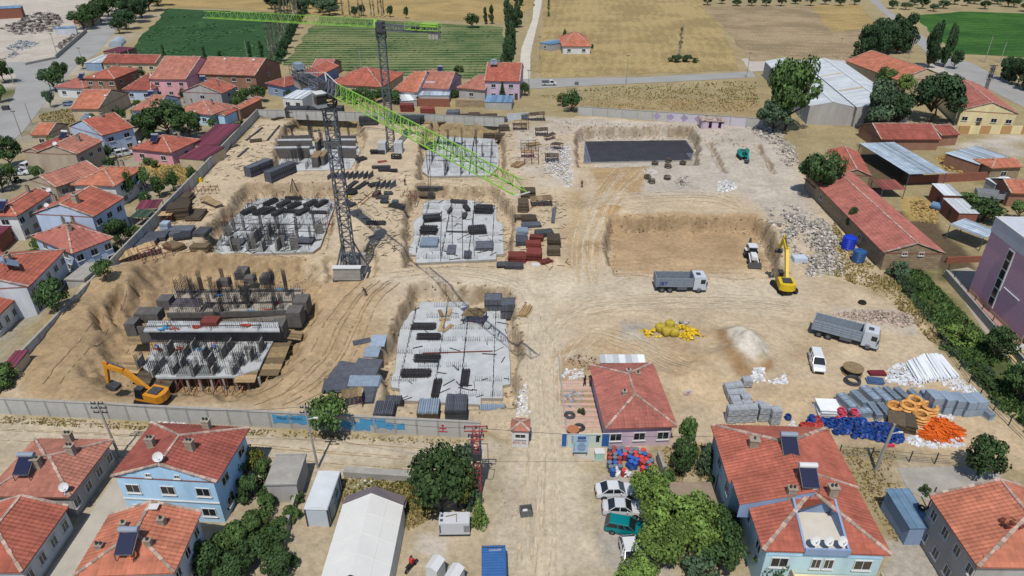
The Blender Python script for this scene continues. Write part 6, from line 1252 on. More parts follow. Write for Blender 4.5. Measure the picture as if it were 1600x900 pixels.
def backhoe(label,px,py,deg,z):
 x,y,z0 = at(px,py,z); t = thing('backhoe_loader',label,'backhoe loader',(x,y,z0),R(deg)); mw = M('machine_white',S(224,226,228),.4,.1,2)
 MB().box(.2,0,.7,4.2,.9,.5).build('chassis',m_dark,t); MB().hexa([(.9,-.55,1.1),(2.7,-.5,1.0),(2.7,.5,1.0),(.9,.55,1.1)],[(.9,-.5,1.85),(2.65,-.42,1.6),(2.65,.42,1.6),(.9,.5,1.85)]).build('bonnet',mw,t)
 c = MB().hexa([(-1.1,-.8,1.0),(.85,-.8,1.0),(.85,.8,1.0),(-1.1,.8,1.0)],[(-1.0,-.72,2.6),(.6,-.72,2.6),(.6,.72,2.6),(-1.0,.72,2.6)]).build('cab',m_cglass,t); MB().box(-.2,0,2.61,1.9,1.65,.14).build('cab_roof',mw,c)
 for s in (-1,1): wheel(t,-.7,s * .95,.78,.45); wheel(t,2.0,s * .9,.52,.38); MB().box(-.7,s * .95,1.6,1.3,.5,.08).build('mudguard',mw,t); MB().beam((.6,s * .7,1.5),(3.4,s * .7,.5),.18).build('loader_arm',mw,t)
 MB().loft([[(3.3,-1.2,.9),(3.3,-1.2,0),(4.1,-1.2,.05)],[(3.3,1.2,.9),(3.3,1.2,0),(4.1,1.2,.05)]]).build('front_bucket',m_dark,t)
 b = MB(); b.beam((-1.5,0,1.0),(-2.6,0,3.0),.3,.4); b.beam((-2.6,0,3.0),(-3.1,0,1.4),.25,.3); b.box(-3.1,0,.6,.7,.7,.7); b.build('digger_arm',m_dark,t)
backhoe('white backhoe loader driving in the empty pit beside its right bank',1173,404,-96,-3.1)
# motorcycle with rider
x,y,z0 = at(643,888); t = thing('motorcycle','red motorcycle with a rider standing right of the white tent','motorcycle',(x,y,z0),R(58)); m_redp = M('red_paint',S(180,40,44),.4,.1,2)
for xx in (-.65,.65): wheel(t,xx,0,.3,.12)
MB().box(0,0,.4,.9,.26,.3).beam((.62,0,.3),(.4,0,.95),.08).build('frame',m_black,t); MB().box(.12,0,.7,.5,.3,.22).build('tank',m_redp,t); MB().box(-.4,0,.7,.6,.28,.12).build('saddle',m_black,t); MB().beam((.4,-.35,1.0),(.4,.35,1.0),.05).build('handlebar',m_steel,t)

# ---------------------------------------------------------------- people
def person_mesh(pose):
 m = bpy.data.meshes.new('person'); J = {'hip': (0,0,.95),'waist': (0,0,1.1),'chest': (.02,0,1.35),'neck': (.02,0,1.5),'head': (.03,0,1.62),'top': (.03,0,1.73),'hl': (0,.1,.9),'hr': (0,-.1,.9),'kl': (.1,.12,.5),'kr': (-.02,-.12,.5),'al': (.04,.13,.08),'ar': (-.12,-.13,.08),'tl': (.2,.14,.03),'tr': (.04,-.14,.03),'sl': (.02,.19,1.43),'sr': (.02,-.19,1.43),'el': (-.02,.26,1.15),'er': (.02,-.26,1.15),'wl': (.12,.26,.93),'wr': (.14,-.24,.95),'fl': (.17,.25,.84),'fr': (.2,-.23,.87)}
 if pose == 1: J.update(waist=(.08,0,1.1),chest=(.28,0,1.25),neck=(.38,0,1.33),head=(.46,0,1.4),top=(.53,0,1.48),sl=(.32,.19,1.28),sr=(.32,-.19,1.28),el=(.42,.24,1.0),er=(.42,-.24,1.0),wl=(.58,.2,.82),wr=(.58,-.2,.82),fl=(.65,.18,.76),fr=(.65,-.18,.76))
 if pose == 2: J.update(hip=(0,0,.8),hl=(0,.12,.78),hr=(0,-.12,.78),kl=(.42,.2,.68),kr=(.42,-.2,.68),al=(.35,.2,.28),ar=(.35,-.2,.28),tl=(.5,.2,.25),tr=(.5,-.2,.25),waist=(.02,0,.98),chest=(.1,0,1.2),neck=(.13,0,1.36),head=(.16,0,1.48),top=(.17,0,1.6),sl=(.12,.19,1.3),sr=(.12,-.19,1.3),el=(.3,.28,1.1),er=(.3,-.28,1.1),wl=(.52,.3,1.05),wr=(.52,-.3,1.05),fl=(.6,.3,1.05),fr=(.6,-.3,1.05))
 ks = list(J); E = [('hip','waist'),('waist','chest'),('chest','neck'),('neck','head'),('head','top'),('hip','hl'),('hip','hr'),('hl','kl'),('hr','kr'),('kl','al'),('kr','ar'),('al','tl'),('ar','tr'),('chest','sl'),('chest','sr'),('sl','el'),('sr','er'),('el','wl'),('er','wr'),('wl','fl'),('wr','fr')]
 m.from_pydata([J[k] for k in ks],[(ks.index(a),ks.index(b)) for a,b in E],[]); o = bpy.data.objects.new('p',m); COL.objects.link(o); md = o.modifiers.new('s','SKIN'); sv = m.skin_vertices[0].data
 rad = dict(hip=.15,waist=.14,chest=.16,neck=.055,head=.1,top=.08,hl=.1,hr=.1,kl=.07,kr=.07,al=.045,ar=.045,tl=.04,tr=.04,sl=.07,sr=.07,el=.05,er=.05,wl=.035,wr=.035,fl=.04,fr=.04)
 for i,k in enumerate(ks): sv[i].radius = (rad[k],rad[k]); sv[i].use_root = (k == 'hip')
 o.modifiers.new('u','SUBSURF').levels = 1; dg = bpy.context.evaluated_depsgraph_get(); me = bpy.data.meshes.new_from_object(o.evaluated_get(dg)); bpy.data.objects.remove(o)
 at_ = me.attributes.new('tint','FLOAT','FACE'); at_.data.foreach_set('value',[.5] * len(me.polygons)); return me,J
m_skin = M('skin',S(196,150,120),.7,.05,3); _pm = {k: person_mesh(k) for k in (0,1,2)}
def person(label,px,py,deg,shirt,trous,hat=None,pose=0,z=None,dz=0):
 x,y,z0 = at(px,py,z); src,J = _pm[pose]; me = src.copy(); me.materials.clear()
 for m_ in (M('cloth_%d_%d_%d' % trous,S(*trous),.9,.1,3),M('cloth_%d_%d_%d' % shirt,S(*shirt),.9,.1,3),m_skin): me.materials.append(m_)
 nk = Vector(J['neck']); hp = Vector(J['hip']); ax = (nk - hp).normalized()
 for p in me.polygons:
  c = p.center; dd = (c - nk).dot(ax); hand = min((c - Vector(J['fl'])).length,(c - Vector(J['fr'])).length) < .12
  p.material_index = 2 if (dd > -.01 and abs(c.y) < .14) or hand else (1 if (c - hp).dot(ax) > .04 or (c.y ** 2 > .04 and c.z > .8) else 0); p.use_smooth = True
 o = bpy.data.objects.new('person',me); COL.objects.link(o); o.location = (x,y,z0 + dz); o.rotation_euler = (0,0,R(deg)); tag(o,label,'person')
 h = Vector(J['head']); b = MB(); b.loft([[(h.x + r * math.cos(a),h.y + r * math.sin(a),h.z + zz) for a in [k * math.pi / 5 for k in range(10)]] for r,zz in ((.13,.03),(.125,.08),(.09,.14),(.02,.16))]); b.build('helmet' if hat else 'hair',M('hat_%d_%d' % hat[:2],S(*hat),.5,.05,2) if hat else m_black,o); return o
person('worker in dark clothes bent forward on the brown slope near the crane base',572,463,150,(60,58,60),(50,52,60),pose=1); person('worker in dark clothes standing by the long steel bars',633,290,-60,(70,56,56),(44,46,54)); person('worker walking beside the grey pipes near the far right pit',909,293,-90,(120,70,50),(52,50,50))
person('person in dark clothes in front of the lilac site office, left of the pair',913,603,-40,(48,48,60),(50,52,60)); person('person in pink shirt in front of the lilac site office, right of the pair',922,603,200,(190,130,126),(44,44,52))
person('worker in white shirt on the front deck of the unfinished block',278,553,30,(210,212,214),(70,76,96),hat=(226,226,224),z=.2); person('worker in blue bent over at the left of the front deck',250,550,200,(80,110,170),(60,66,84),pose=1,hat=(226,196,60),z=.2); person('worker in blue shirt in the middle of the front deck',338,552,100,(90,120,180),(60,60,70),hat=(210,60,50),z=.2); person('worker in pale shirt standing on the rear deck of the unfinished block',322,482,10,(200,196,190),(70,70,80),hat=(226,196,60),z=1.0)
person('rider in red shirt sitting on the motorcycle',642.5,888,58,(200,60,60),(40,42,50),hat=(60,40,44),pose=2)

# ================================================================ materials yard
def pallet(px,py,n,deg,label,nz=1):
 x,y,z0 = at(px,py)
 for k in range(nz):
  t = thing('block_pallet',label + (', lower one' if nz > 1 and k == 0 else ', upper one' if nz > 1 else ''),'block pallet',(x,y,z0 + k * 1.12),R(deg),'grey block pallets in the yard'); inst(_pal[0],'pallet',t); inst(_pal[1],'blocks',t)['kind'] = 'stuff'
b = MB(); [b.box(0,yy,0,1.2,.12,.1) for yy in (-.45,0,.45)]; [b.box(xx,0,.101,.12,1.15,.03) for xx in (-.5,-.25,0,.25,.5)]; b2 = MB(); b2.rt = True
for k in range(5):
 for i in range(3):
  for j in range(4): b2.box(-.41 + .41 * i + random.uniform(-.01,.01),-.435 + .29 * j,.132 + k * .195,.4,.28,.188)
_pal = (b.mesh('pallet',m_woodd),b2.mesh('blocks',M('grey_block',S(176,180,186),.9,.15,4,.01,tint=.25)))
for px,py,nz,lb in [(1138,612,1,'back left corner of the cluster'),(1151,610,1,'back row, second from the left'),(1166,602,1,'back right, standing apart'),(1142,622,1,'second row, left'),(1156,621,1,'second row, right'),(1147,632,1,'third row, left'),(1164,629,1,'third row, right'),(1151,641,1,'fourth row, left'),(1166,639,1,'fourth row, middle'),(1185,641,1,'fourth row, right'),(1141,658,2,'front row, first from the left'),(1156,657,2,'front row, second from the left'),(1171,656,2,'front row, third from the left'),(1190,655,2,'front row, fourth from the left'),(1208,660,2,'front row, beside the turquoise house roof')]: pallet(px,py,1,random.uniform(-4,4),'pallet of grey concrete blocks in the ' + lb if not lb.startswith('back left') else 'pallet of grey concrete blocks at the back left corner of the cluster',nz)
# galvanised duct bundles
_dct = []
for Wd,Ld,Hd in ((1.2,2.8,1.05),(.85,2.6,1.0),(1.6,2.5,1.1)):
 b = MB(); n = 4; b.rt = True
 for i in range(n):
  for k in range(3): b.box(-Wd / 2 + Wd * (i + .5) / n,0,k * Hd / 3,Wd / n - .03,Ld,Hd / 3 - .03)
 for yy in (-Ld * .3,0,Ld * .3): b.box(0,yy,Hd,Wd * 1.0,.07,.03)
 _dct.append(b.mesh('ducts',m_galv))
for px,py,k,deg,lb in [(1321,634,0,14,'leftmost in the back row'),(1340,628,1,14,'second in the back row'),(1357,622,0,14,'biggest, in the middle of the back row'),(1376,624,0,12,'fourth in the back row'),(1391,622,1,12,'fifth in the back row'),(1408,623,1,12,'sixth in the back row'),(1430,626,1,16,'low one left of the box stack'),(1341,651,0,100,'lying crosswise in front of the row'),(1364,647,1,2,'behind the orange coils, left'),(1380,648,1,4,'behind the orange coils, right'),(1535,647,1,14,'alone at the right end by the fence')]:
 x,y,z0 = at(px,py); t = thing('duct_bundle','strapped bundle of galvanised sheet ducts, ' + lb,'metal bundle',(x,y,z0),R(deg),'galvanised duct bundles'); tag(inst(_dct[k],'ducts',t),kind='stuff')
bx = MB().box(0,0,0,1.35,2.0,1.1).box(0,0,1.102,1.25,1.9,.02).mesh('duct_box',m_galv); rb = MB(); [rb.box(0,yy,-.01,1.39,.06,1.13) for yy in (-.8,0,.8)]; rbm = rb.mesh('strap',m_steel)
for i,(px,py) in enumerate([(1453,638),(1472,640),(1489,642),(1505,644),(1520,643),(1449,626)]):
 for k in range(2 if i < 5 else 1):
  x,y,z0 = at(px,py); o = inst(bx,'duct_box',None,(x,y,z0 + k * 1.2),R(6 + random.uniform(-3,3))); tag(o,'large galvanised duct box, %s of the %s column of the box stack' % ('top' if k else 'bottom',('first','second','third','fourth','fifth','hindmost')[i]),'metal box','galvanised duct boxes'); inst(rbm,'strap',o)
# pipe coils
def coil_mesh(R0,r0,n,mat,seg=14):
 b = MB(); b.rt = True
 for k in range(n): b.torus((random.uniform(-.04,.04),random.uniform(-.04,.04),r0 + k * 1.7 * r0),R0,r0,seg,5)
 return b.mesh('coil',mat)
m_bcoil = M('blue_pipe',S(34,74,150),.5,.15,2,tint=.35,rnd=.25); m_rcoil = M('red_pipe',S(190,66,60),.5,.15,2,tint=.3,rnd=.2); m_ocoil = M('orange_duct_hose',S(226,164,92),.6,.12,2,tint=.3); m_orange = M('orange_pipe',S(236,112,40),.5,.15,2,tint=.35)
mb1,mr1,mp1 = coil_mesh(.3,.1,4,m_bcoil,11),coil_mesh(.3,.1,4,m_rcoil,11),coil_mesh(.34,.1,3,M('pink_pipe',S(220,70,96),.5,.1,2))
Z6 = lambda a,b_: (1220 + a / 5.625,560 + b_ / 5.625)
hp = [Z6(*q) for q in ((185,590),(240,540),(350,540),(470,560),(690,560),(800,600),(920,600),(1000,640),(1075,680),(1070,745),(960,745),(860,735),(700,705),(560,690),(470,680),(450,620),(330,625),(200,610))]; HP = W(hp); xs = [p[0] for p in HP]; ys = [p[1] for p in HP]; n = 0
yy = max(ys); row = 0
while yy > min(ys):
 xx = min(xs) + (row % 2) * .45
 while xx < max(xs):
  X,Y = xx + random.uniform(-.12,.12),yy + random.uniform(-.1,.1)
  if inpoly(X,Y,HP):
   ed = min(1.0,float(segd(np.array([X]),np.array([Y]),HP)[0]) / 1.2); leftness = X < g(*Z6(360,600))[0] or (X < g(*Z6(500,640))[0] and random.random() < .25)
   red = leftness and random.random() < .62
   for k in range(1 + int(ed * 2.0)):
    o = inst(mr1 if red else mb1,'pipe_coil',None,(X + random.uniform(-.15,.15),Y + random.uniform(-.15,.15),gz(X,Y) + k * .5),random.uniform(0,6)); o.rotation_euler = (random.uniform(-.3,.3),random.uniform(-.3,.3),random.uniform(0,6)); n += 1
    tag(o,'red pipe coil in the heap behind the turquoise house' if red else 'blue pipe coil in the long heap behind the turquoise house','pipe coil','red pipe coils in the heap' if red else 'blue pipe coils in the heap')
  xx += .72
 yy -= .66; row += 1
for i,(a,c_) in enumerate(((520,525),(635,535))):
 for k in range(3): o = inst(mp1,'pipe_coil',None,at(*Z6(a + (k % 2) * 25 - 12,c_))[:2] + (gp(*Z6(a,c_)).z + .5 * k,)); tag(o,'pink-red pipe coil lying on the back edge of the blue heap, %s pile' % ('left' if i == 0 else 'right'),'pipe coil','pink pipe coils ' + ('left' if i == 0 else 'right'))
o = inst(mb1,'pipe_coil',None,at(*Z6(60,535))); tag(o,'single dark blue pipe coil lying apart left of the heap','pipe coil')
for i,(px,py,k) in enumerate([(1396,640,3),(1416,643,6),(1426,635,6),(1436,658,7),(1450,645,6)]):
 o = inst(coil_mesh(.8,.24,2 if k < 4 else 3,m_ocoil,18),'hose_coil',None,at(px,py),0,(1,1,1)); tag(o,'big orange hose coil stack, %s' % ('leftmost, behind the brown mats','next to the leftmost one','hindmost','nearest, in front of the others','rightmost, above the orange pipes')[i],'hose coil','big orange hose coils')
def heap(name,label,cat,poly,n,L,th,mat,hmax,dirdeg,spread,kind=None):
 P = W(poly); c = np.mean(P,0); b = MB(); b.rt = True; xs = [p[0] for p in P]; ys = [p[1] for p in P]
 for _ in range(n):
  for _t in range(30):
   X,Y = random.uniform(min(xs),max(xs)),random.uniform(min(ys),max(ys))
   if inpoly(X,Y,P): break
  ed = min(1.0,float(segd(np.array([X]),np.array([Y]),P)[0]) / 2.0); z = gz(X,Y) + random.uniform(.05,.1 + hmax * ed); a = R(dirdeg + random.gauss(0,spread)); l = L * random.uniform(.6,1); dx,dy = math.cos(a) * l / 2,math.sin(a) * l / 2
  b.beam((X - dx - c[0],Y - dy - c[1],z),(X + dx - c[0],Y + dy - c[1],z + random.uniform(-.1,.1)),th)
 t = thing(name,label,cat,(c[0],c[1],0)); tag(b.build('pieces',mat,t),kind='stuff'); return t
heap('orange_pipes','heap of loose bright orange pipes beside the orange coils','pipes',[(1441,686),(1455,660),(1470,655),(1498,668),(1500,685),(1470,690)],240,2.2,.13,m_orange,.9,-50,35)
b0 = W([(1418,563),(1462,558)]);
for i in range(26):
 f = i / 25; p0,p1 = (1417 + 51 * f,572 - 12 * math.sin(f * 2.2) - 2),(1434 + 62 * f,598 - 8 * f + (3 if i % 3 else 0)); A,E = gp(*p0),gp(*p1); k = MB(); k.rt = True
 for j in range(4): k.cyl((random.uniform(-.15,.15),random.uniform(-.1,.1),.12 + j * .16),(E.x - A.x + random.uniform(-.15,.15),E.y - A.y,.12 + j * .16),.12,.12,6)
 t = thing('pipe_bundle','bundle of long white plastic pipes in the row by the right fence','pipe bundle',A,0,'white pipe bundles by the fence'); tag(k.build('pipes',M('white_plastic_pipe',S(234,237,240,.8),.5,.06,2,tint=.12),t),kind='stuff')
def rubble(name,label,cat,poly,n,r0,r1,mat,hmax=.5,kind='stuff',clumpy=0.0):
 P = W(poly); xs = [p[0] for p in P]; ys = [p[1] for p in P]; b = MB()
 for _ in range(n):
  for _t in range(40):
   X,Y = random.uniform(min(xs),max(xs)),random.uniform(min(ys),max(ys))
   if inpoly(X,Y,P) and (not clumpy or float(fbm(np.array([X]),np.array([Y]),3.0,3)[0]) > random.uniform(-.4,clumpy)): break
  ed = min(1.0,float(segd(np.array([X]),np.array([Y]),P)[0]) / 2.5); r = r0 + (r1 - r0) * random.random() ** 3; b.chunk((X,Y,gz(X,Y) + random.random() * hmax * ed),r,random.uniform(.4,.9))
 return tag(b.build(name,mat),label,cat,kind=kind)
m_rub = M('grey_rubble',S(186,178,168),.95,.25,3,tint=.6); m_rubw = M('white_rubble',S(226,226,226),.9,.12,3,tint=.3); m_rubr = M('pinkish_rubble',S(186,166,150),.95,.2,3,tint=.45); m_bag = M('white_plastic',S(228,230,234),.5,.08,2,tint=.2); m_scrap = M('scrap',S(120,112,108),.8,.4,1,tint=.8)
rubble('white_debris','white plastic sacks and film heaped left of the white pipes','debris',[(1383,597),(1386,578),(1405,566),(1425,576),(1436,598),(1448,606),(1420,604)],330,.12,.4,m_bag,.6); rubble('white_debris','white film scraps right of the white pipe row','debris',[(1470,600),(1500,592),(1526,606),(1528,618),(1490,610)],160,.1,.4,m_bag,.3); rubble('white_debris','white scraps between the galvanised boxes and orange pipes','debris',[(1460,652),(1480,640),(1492,650),(1488,656)],60,.1,.35,m_bag,.3)
rubble('white_debris','white panels and bags along the front edge of the orange pipes','debris',[(1412,690),(1430,678),(1444,692),(1505,678),(1506,694),(1480,701),(1440,698)],160,.15,.5,m_bag,.4); rubble('white_debris','white sacks at the left end of the blue coil heap','debris',[(1228,668),(1240,655),(1246,672),(1236,676)],50,.15,.4,m_bag,.4); rubble('white_debris','pile of white and grey scraps behind the block pallets','debris',[(1165,592),(1180,580),(1192,580),(1198,596),(1180,598)],70,.15,.55,m_rubw,.4); rubble('white_debris','small heap of white sacks left of the lone white van','debris',[(1198,598),(1228,582),(1232,598),(1206,600)],70,.12,.4,m_bag,.4)
rubble('rubble','grey concrete rubble field spread between the teal excavator and the farm wall','rubble',[(1195,325),(1235,318),(1290,345),(1320,385),(1318,430),(1262,432),(1232,392),(1200,350)],3300,.07,.42,m_rub,.7,clumpy=.25)
rubble('rubble','pale rubble strip below the big tree and warehouse','rubble',[(1160,196),(1205,190),(1245,235),(1252,260),(1225,262),(1205,232)],1100,.08,.5,m_rub,.6); rubble('rubble','white demolition rubble left of the far right pit','rubble',[(858,232),(892,228),(896,262),(898,290),(884,294),(868,278),(850,270),(850,250)],1500,.06,.3,m_rubw,.6); rubble('rubble','thin scatter of rubble behind the far right pit','rubble',[(830,190),(905,186),(1160,204),(1195,250),(1090,218),(905,202),(860,230)],1300,.05,.3,m_rubr,.2,clumpy=.3)
rubble('rubble','pinkish rubble strip behind the parked dump truck','rubble',[(1298,492),(1340,484),(1430,490),(1436,510),(1400,517),(1345,508)],1300,.06,.38,m_rubr,.6); rubble('rubble','rubble patch below the lower blue tank','rubble',[(1258,422),(1310,412),(1322,428),(1290,432),(1262,434)],420,.06,.35,m_rub,.6); rubble('rubble','heap of bright rubble right of the dark reel group','rubble',[(1120,286),(1142,281),(1152,294),(1136,302),(1122,300)],260,.08,.45,m_rubw,.8); rubble('rubble','heap of grey rubble among the dark wire coils','rubble',[(1052,280),(1076,276),(1080,290),(1062,296)],170,.1,.5,m_rub,.7); rubble('rubble','white scraps behind the dark wire coils','rubble',[(998,266),(1012,262),(1032,268),(1020,274)],120,.06,.25,m_rubw,.2)
rubble('rubble','broken slabs and stones between the guard kiosk and the near slab','rubble',[(806,600),(822,600),(828,650),(808,652)],260,.05,.3,m_rubw,.2); rubble('rubble','stones strewn round the guard kiosk','rubble',[(775,660),(800,640),(832,690),(815,712),(770,700)],300,.03,.14,m_rubr,.05); rubble('rubble','white metal scraps on the brown patch by the site office','debris',[(876,590),(886,576),(915,578),(912,590),(890,594)],90,.1,.35,m_bag,.2); rubble('rubble','grey hose and scraps in the front bed of the site office','debris',[(878,628),(884,610),(912,612),(912,634),(890,636)],70,.08,.3,m_galv,.2); rubble('rubble','brown brush and sticks heaped behind the site office forecourt','debris',[(884,562),(905,552),(932,558),(928,580),(900,576)],200,.04,.18,m_woodd,.3)
rubble('rubble','stones along the dirt street in front of the long wall','rubble',[(235,660),(275,655),(300,668),(260,676)],160,.06,.3,m_rubw,.3); rubble('rubble','stones by the road edge right of the conifer','rubble',[(775,770),(800,755),(815,800),(795,815),(778,800)],220,.03,.15,m_rubr,.05); rubble('rubble','pale stones on the grass lot behind the tent','rubble',[(535,750),(620,748),(650,800),(560,800)],260,.03,.16,m_rubw,.05)
rubble('scrap_heap','big heap of rusty and white scrap in the upper left scrap yard','scrap',[(2,45),(55,24),(88,22),(100,35),(80,50),(30,56)],700,.2,1.4,m_scrap,2.0); rubble('scrap_heap','grey scrap pile below the big scrap heap','scrap',[(8,75),(30,64),(62,66),(50,76),(20,80)],220,.2,1.0,M('grey_scrap',S(150,156,160),.8,.3,1,tint=.5),.8); rubble('scrap_heap','scrap row along the low wall of the scrap yard','scrap',[(85,74),(118,50),(124,56),(95,78)],200,.2,.9,m_scrap,.7); rubble('scrap_heap','small scrap pile at the lower left of the scrap yard','scrap',[(8,88),(24,80),(32,86),(16,92)],90,.2,.8,MATS['grey_scrap'],.6)
rubble('loose_stones','loose stones scattered over the whole building site','stones',[(150,460),(405,190),(820,210),(1200,210),(1420,480),(1600,690),(1100,660),(900,560),(620,650),(60,612)],4200,.02,.11,m_rubr,.02,clumpy=.2)
# ruin of a small hut in the rubble
x,y,z0 = at(1112,200); t = thing('ruined_hut','ruined pinkish hut with broken flat roof standing in the rubble','ruin',(x,y,z0)); b = MB(); b.box(0,2,-.2,6.4,.3,2.2).box(-3.0,.6,-.2,.3,2.6,2.4).box(3.0,.6,-.2,.3,2.6,1.8).box(-2.0,-.7,-.2,1.6,.3,2.3).box(.6,-.7,-.2,1.8,.3,2.2).box(2.7,-.7,-.2,.7,.3,1.7).build('wall',WALLM['lilac'],t); MB().hexa([(-3.6,-1,2.3),(3.4,-1.2,2.0),(3.2,2.4,2.1),(-3.4,2.4,2.5)],[(-3.6,-1,2.55),(3.4,-1.2,2.25),(3.2,2.4,2.35),(-3.4,2.4,2.75)]).build('roof',M('ruin_roof',S(200,176,166),.95,.25,1.5,.03),t)
b = MB(); b.rt = True; [b.chunk((random.uniform(-3.6,3.2),random.uniform(-1.2,2.2),2.7),random.uniform(.15,.5)) for _ in range(40)]; tag(b.build('roof_debris',m_rubr,t),kind='stuff')
# wire coils, reels, drums and bags
for i,(px,py) in enumerate([(1023,257),(1044,253),(1043,262),(1067,257),(1011,279),(1018,286),(1042,280)]):
 b = MB(); b.rt = True; [b.torus((random.uniform(-.15,.15),random.uniform(-.12,.12),.15 + .12 * k),random.uniform(.55,.85),.07,14,5) for k in range(7)]; tag(b.build('wire_coil',M('rusty_wire',S(104,92,82),.8,.3,3,tint=.4),loc=at(px,py)),'dark wire coil lying on the pale ground, %s' % ('leftmost of the back row','back middle one','middle one in front of the back row','rightmost','front left one','lowest front one','beside the grey rubble heap')[i],'wire coil')
b = MB(); b.cyl((0,0,0),(0,0,.12),1.35,1.35,20).cyl((0,0,.12),(0,0,.9),.7,.7,14).cyl((0,0,.9),(0,0,1.02),1.35,1.35,20).cyl((0,0,1.02),(0,0,1.08),.5,.45,14); t = thing('cable_drum','wooden cable drum lying flat near the white pipes','cable drum',at(1331,583)); b.build('drum',m_wood,t); MB().torus((0,0,.5),.95,.3,18,6,sq=1.2).build('cable',m_black,t)
tag(MB().torus((0,0,.15),.95,.16,18,6).torus((.1,0,.4),.85,.16,18,6).build('cable_coil',m_dark,loc=at(1331,597)),'black cable coil in front of the wooden drum','cable coil'); tag(MB().torus((0,0,.2),.45,.2,14,6).build('tyre',m_black,loc=at(1347,474)),'black tyre lying by the white debris on the dry grass','tyre')
layer_stack('sheet_stack','dark red sheet pile near the cable drum',1370,584,2.2,1.0,.4,0,M('dark_red_sheet',S(110,36,44),.6,.1,1),3); layer_stack('sheet_stack','blue and white scrap pile near the cable drum',1366,597,2.0,1.2,.5,-10,M('blue_scrap',S(80,110,150),.6,.3,1),3)
layer_stack('panel_stack','white sandwich panel stack left of the duct bundles',1292,643,2.6,2.4,1.2,-6,M('white_panel',S(222,224,226),.5,.1,1),7); layer_stack('mat_stack','left dark brown mat stack in front of the orange coils',1397,664,2.0,2.8,1.2,-28,m_woodd,6); layer_stack('mat_stack','right dark brown mat stack in front of the orange coils',1414,666,2.0,2.8,1.2,-18,m_woodd,6)
tag(MB().box(0,0,0,2.4,1.8,.9).box(0,0,.9,2.2,1.6,.05).build('white_crate',M('bluish_white',S(206,220,232),.5,.1,1),loc=at(1248,408)),'bluish white wrapped crate on the rubble','crate')
m_y = M('yellow_sack',S(196,174,62),.7,.15,3,.01,tint=.2); bb = MB(); k = 8; rr = []
for z,s in ((0,.8),(.12,1.0),(.6,1.06),(1.0,1.0),(1.12,.8)): rr.append([(.55 * s * math.copysign(abs(math.cos(a)) ** .5,math.cos(a)),.55 * s * math.copysign(abs(math.sin(a)) ** .5,math.sin(a)),z) for a in [2 * math.pi * i / 12 + .26 for i in range(12)]])
bb.loft(rr); bagm = bb.mesh('bulk_bag',m_y,True); b = MB(); [b.torus((sx * .4,sy * .4,1.1),.14,.03,8,4,Matrix.Rotation(R(90),3,'X')) for sx in (-1,1) for sy in (-1,1)]; lpm = b.mesh('lifting_loop',m_y)
for i,(px,py) in enumerate([(1031,517),(1041,523),(1053,524),(1046,512)]): o = inst(bagm,'bulk_bag',None,at(px,py),random.uniform(0,1),(1.15,1.15,1.05)); tag(o,'full yellow bulk bag, %s of the four upright ones' % ('leftmost','front left','front right','hindmost')[i],'bulk bag','yellow bulk bags'); inst(lpm,'lifting_loop',o)
for i,(px,py,s) in enumerate([(1012,521,1.3),(1067,513,1.1),(1076,518,1.2),(1066,523,1.0),(1086,522,1.1),(1072,529,1.0)]):
 b = MB(); b.rt = True; [b.chunk((random.gauss(0,.5) * s,random.gauss(0,.35) * s,random.uniform(.05,.5)),random.uniform(.15,.38) * s,.5) for _ in range(20)]; tag(b.build('collapsed_bag',M('bright_yellow_sack',S(228,190,40),.6,.12,3,tint=.3),loc=at(px,py)),'crumpled empty yellow sacks, %s' % ('heap left of the upright bags','behind on the right side','middle heap on the right side','front heap beside the upright bags','rightmost heap','lowest heap on the right side')[i],'sacks')
b = MB(); [b.chunk((random.gauss(0,.6),random.gauss(0,.3),random.uniform(.05,.5)),random.uniform(.25,.5),.5) for _ in range(14)]; tag(b.build('grey_tarpaulin',m_rub,loc=at(1068,507)),'crumpled grey tarpaulin behind the yellow sacks','tarpaulin')
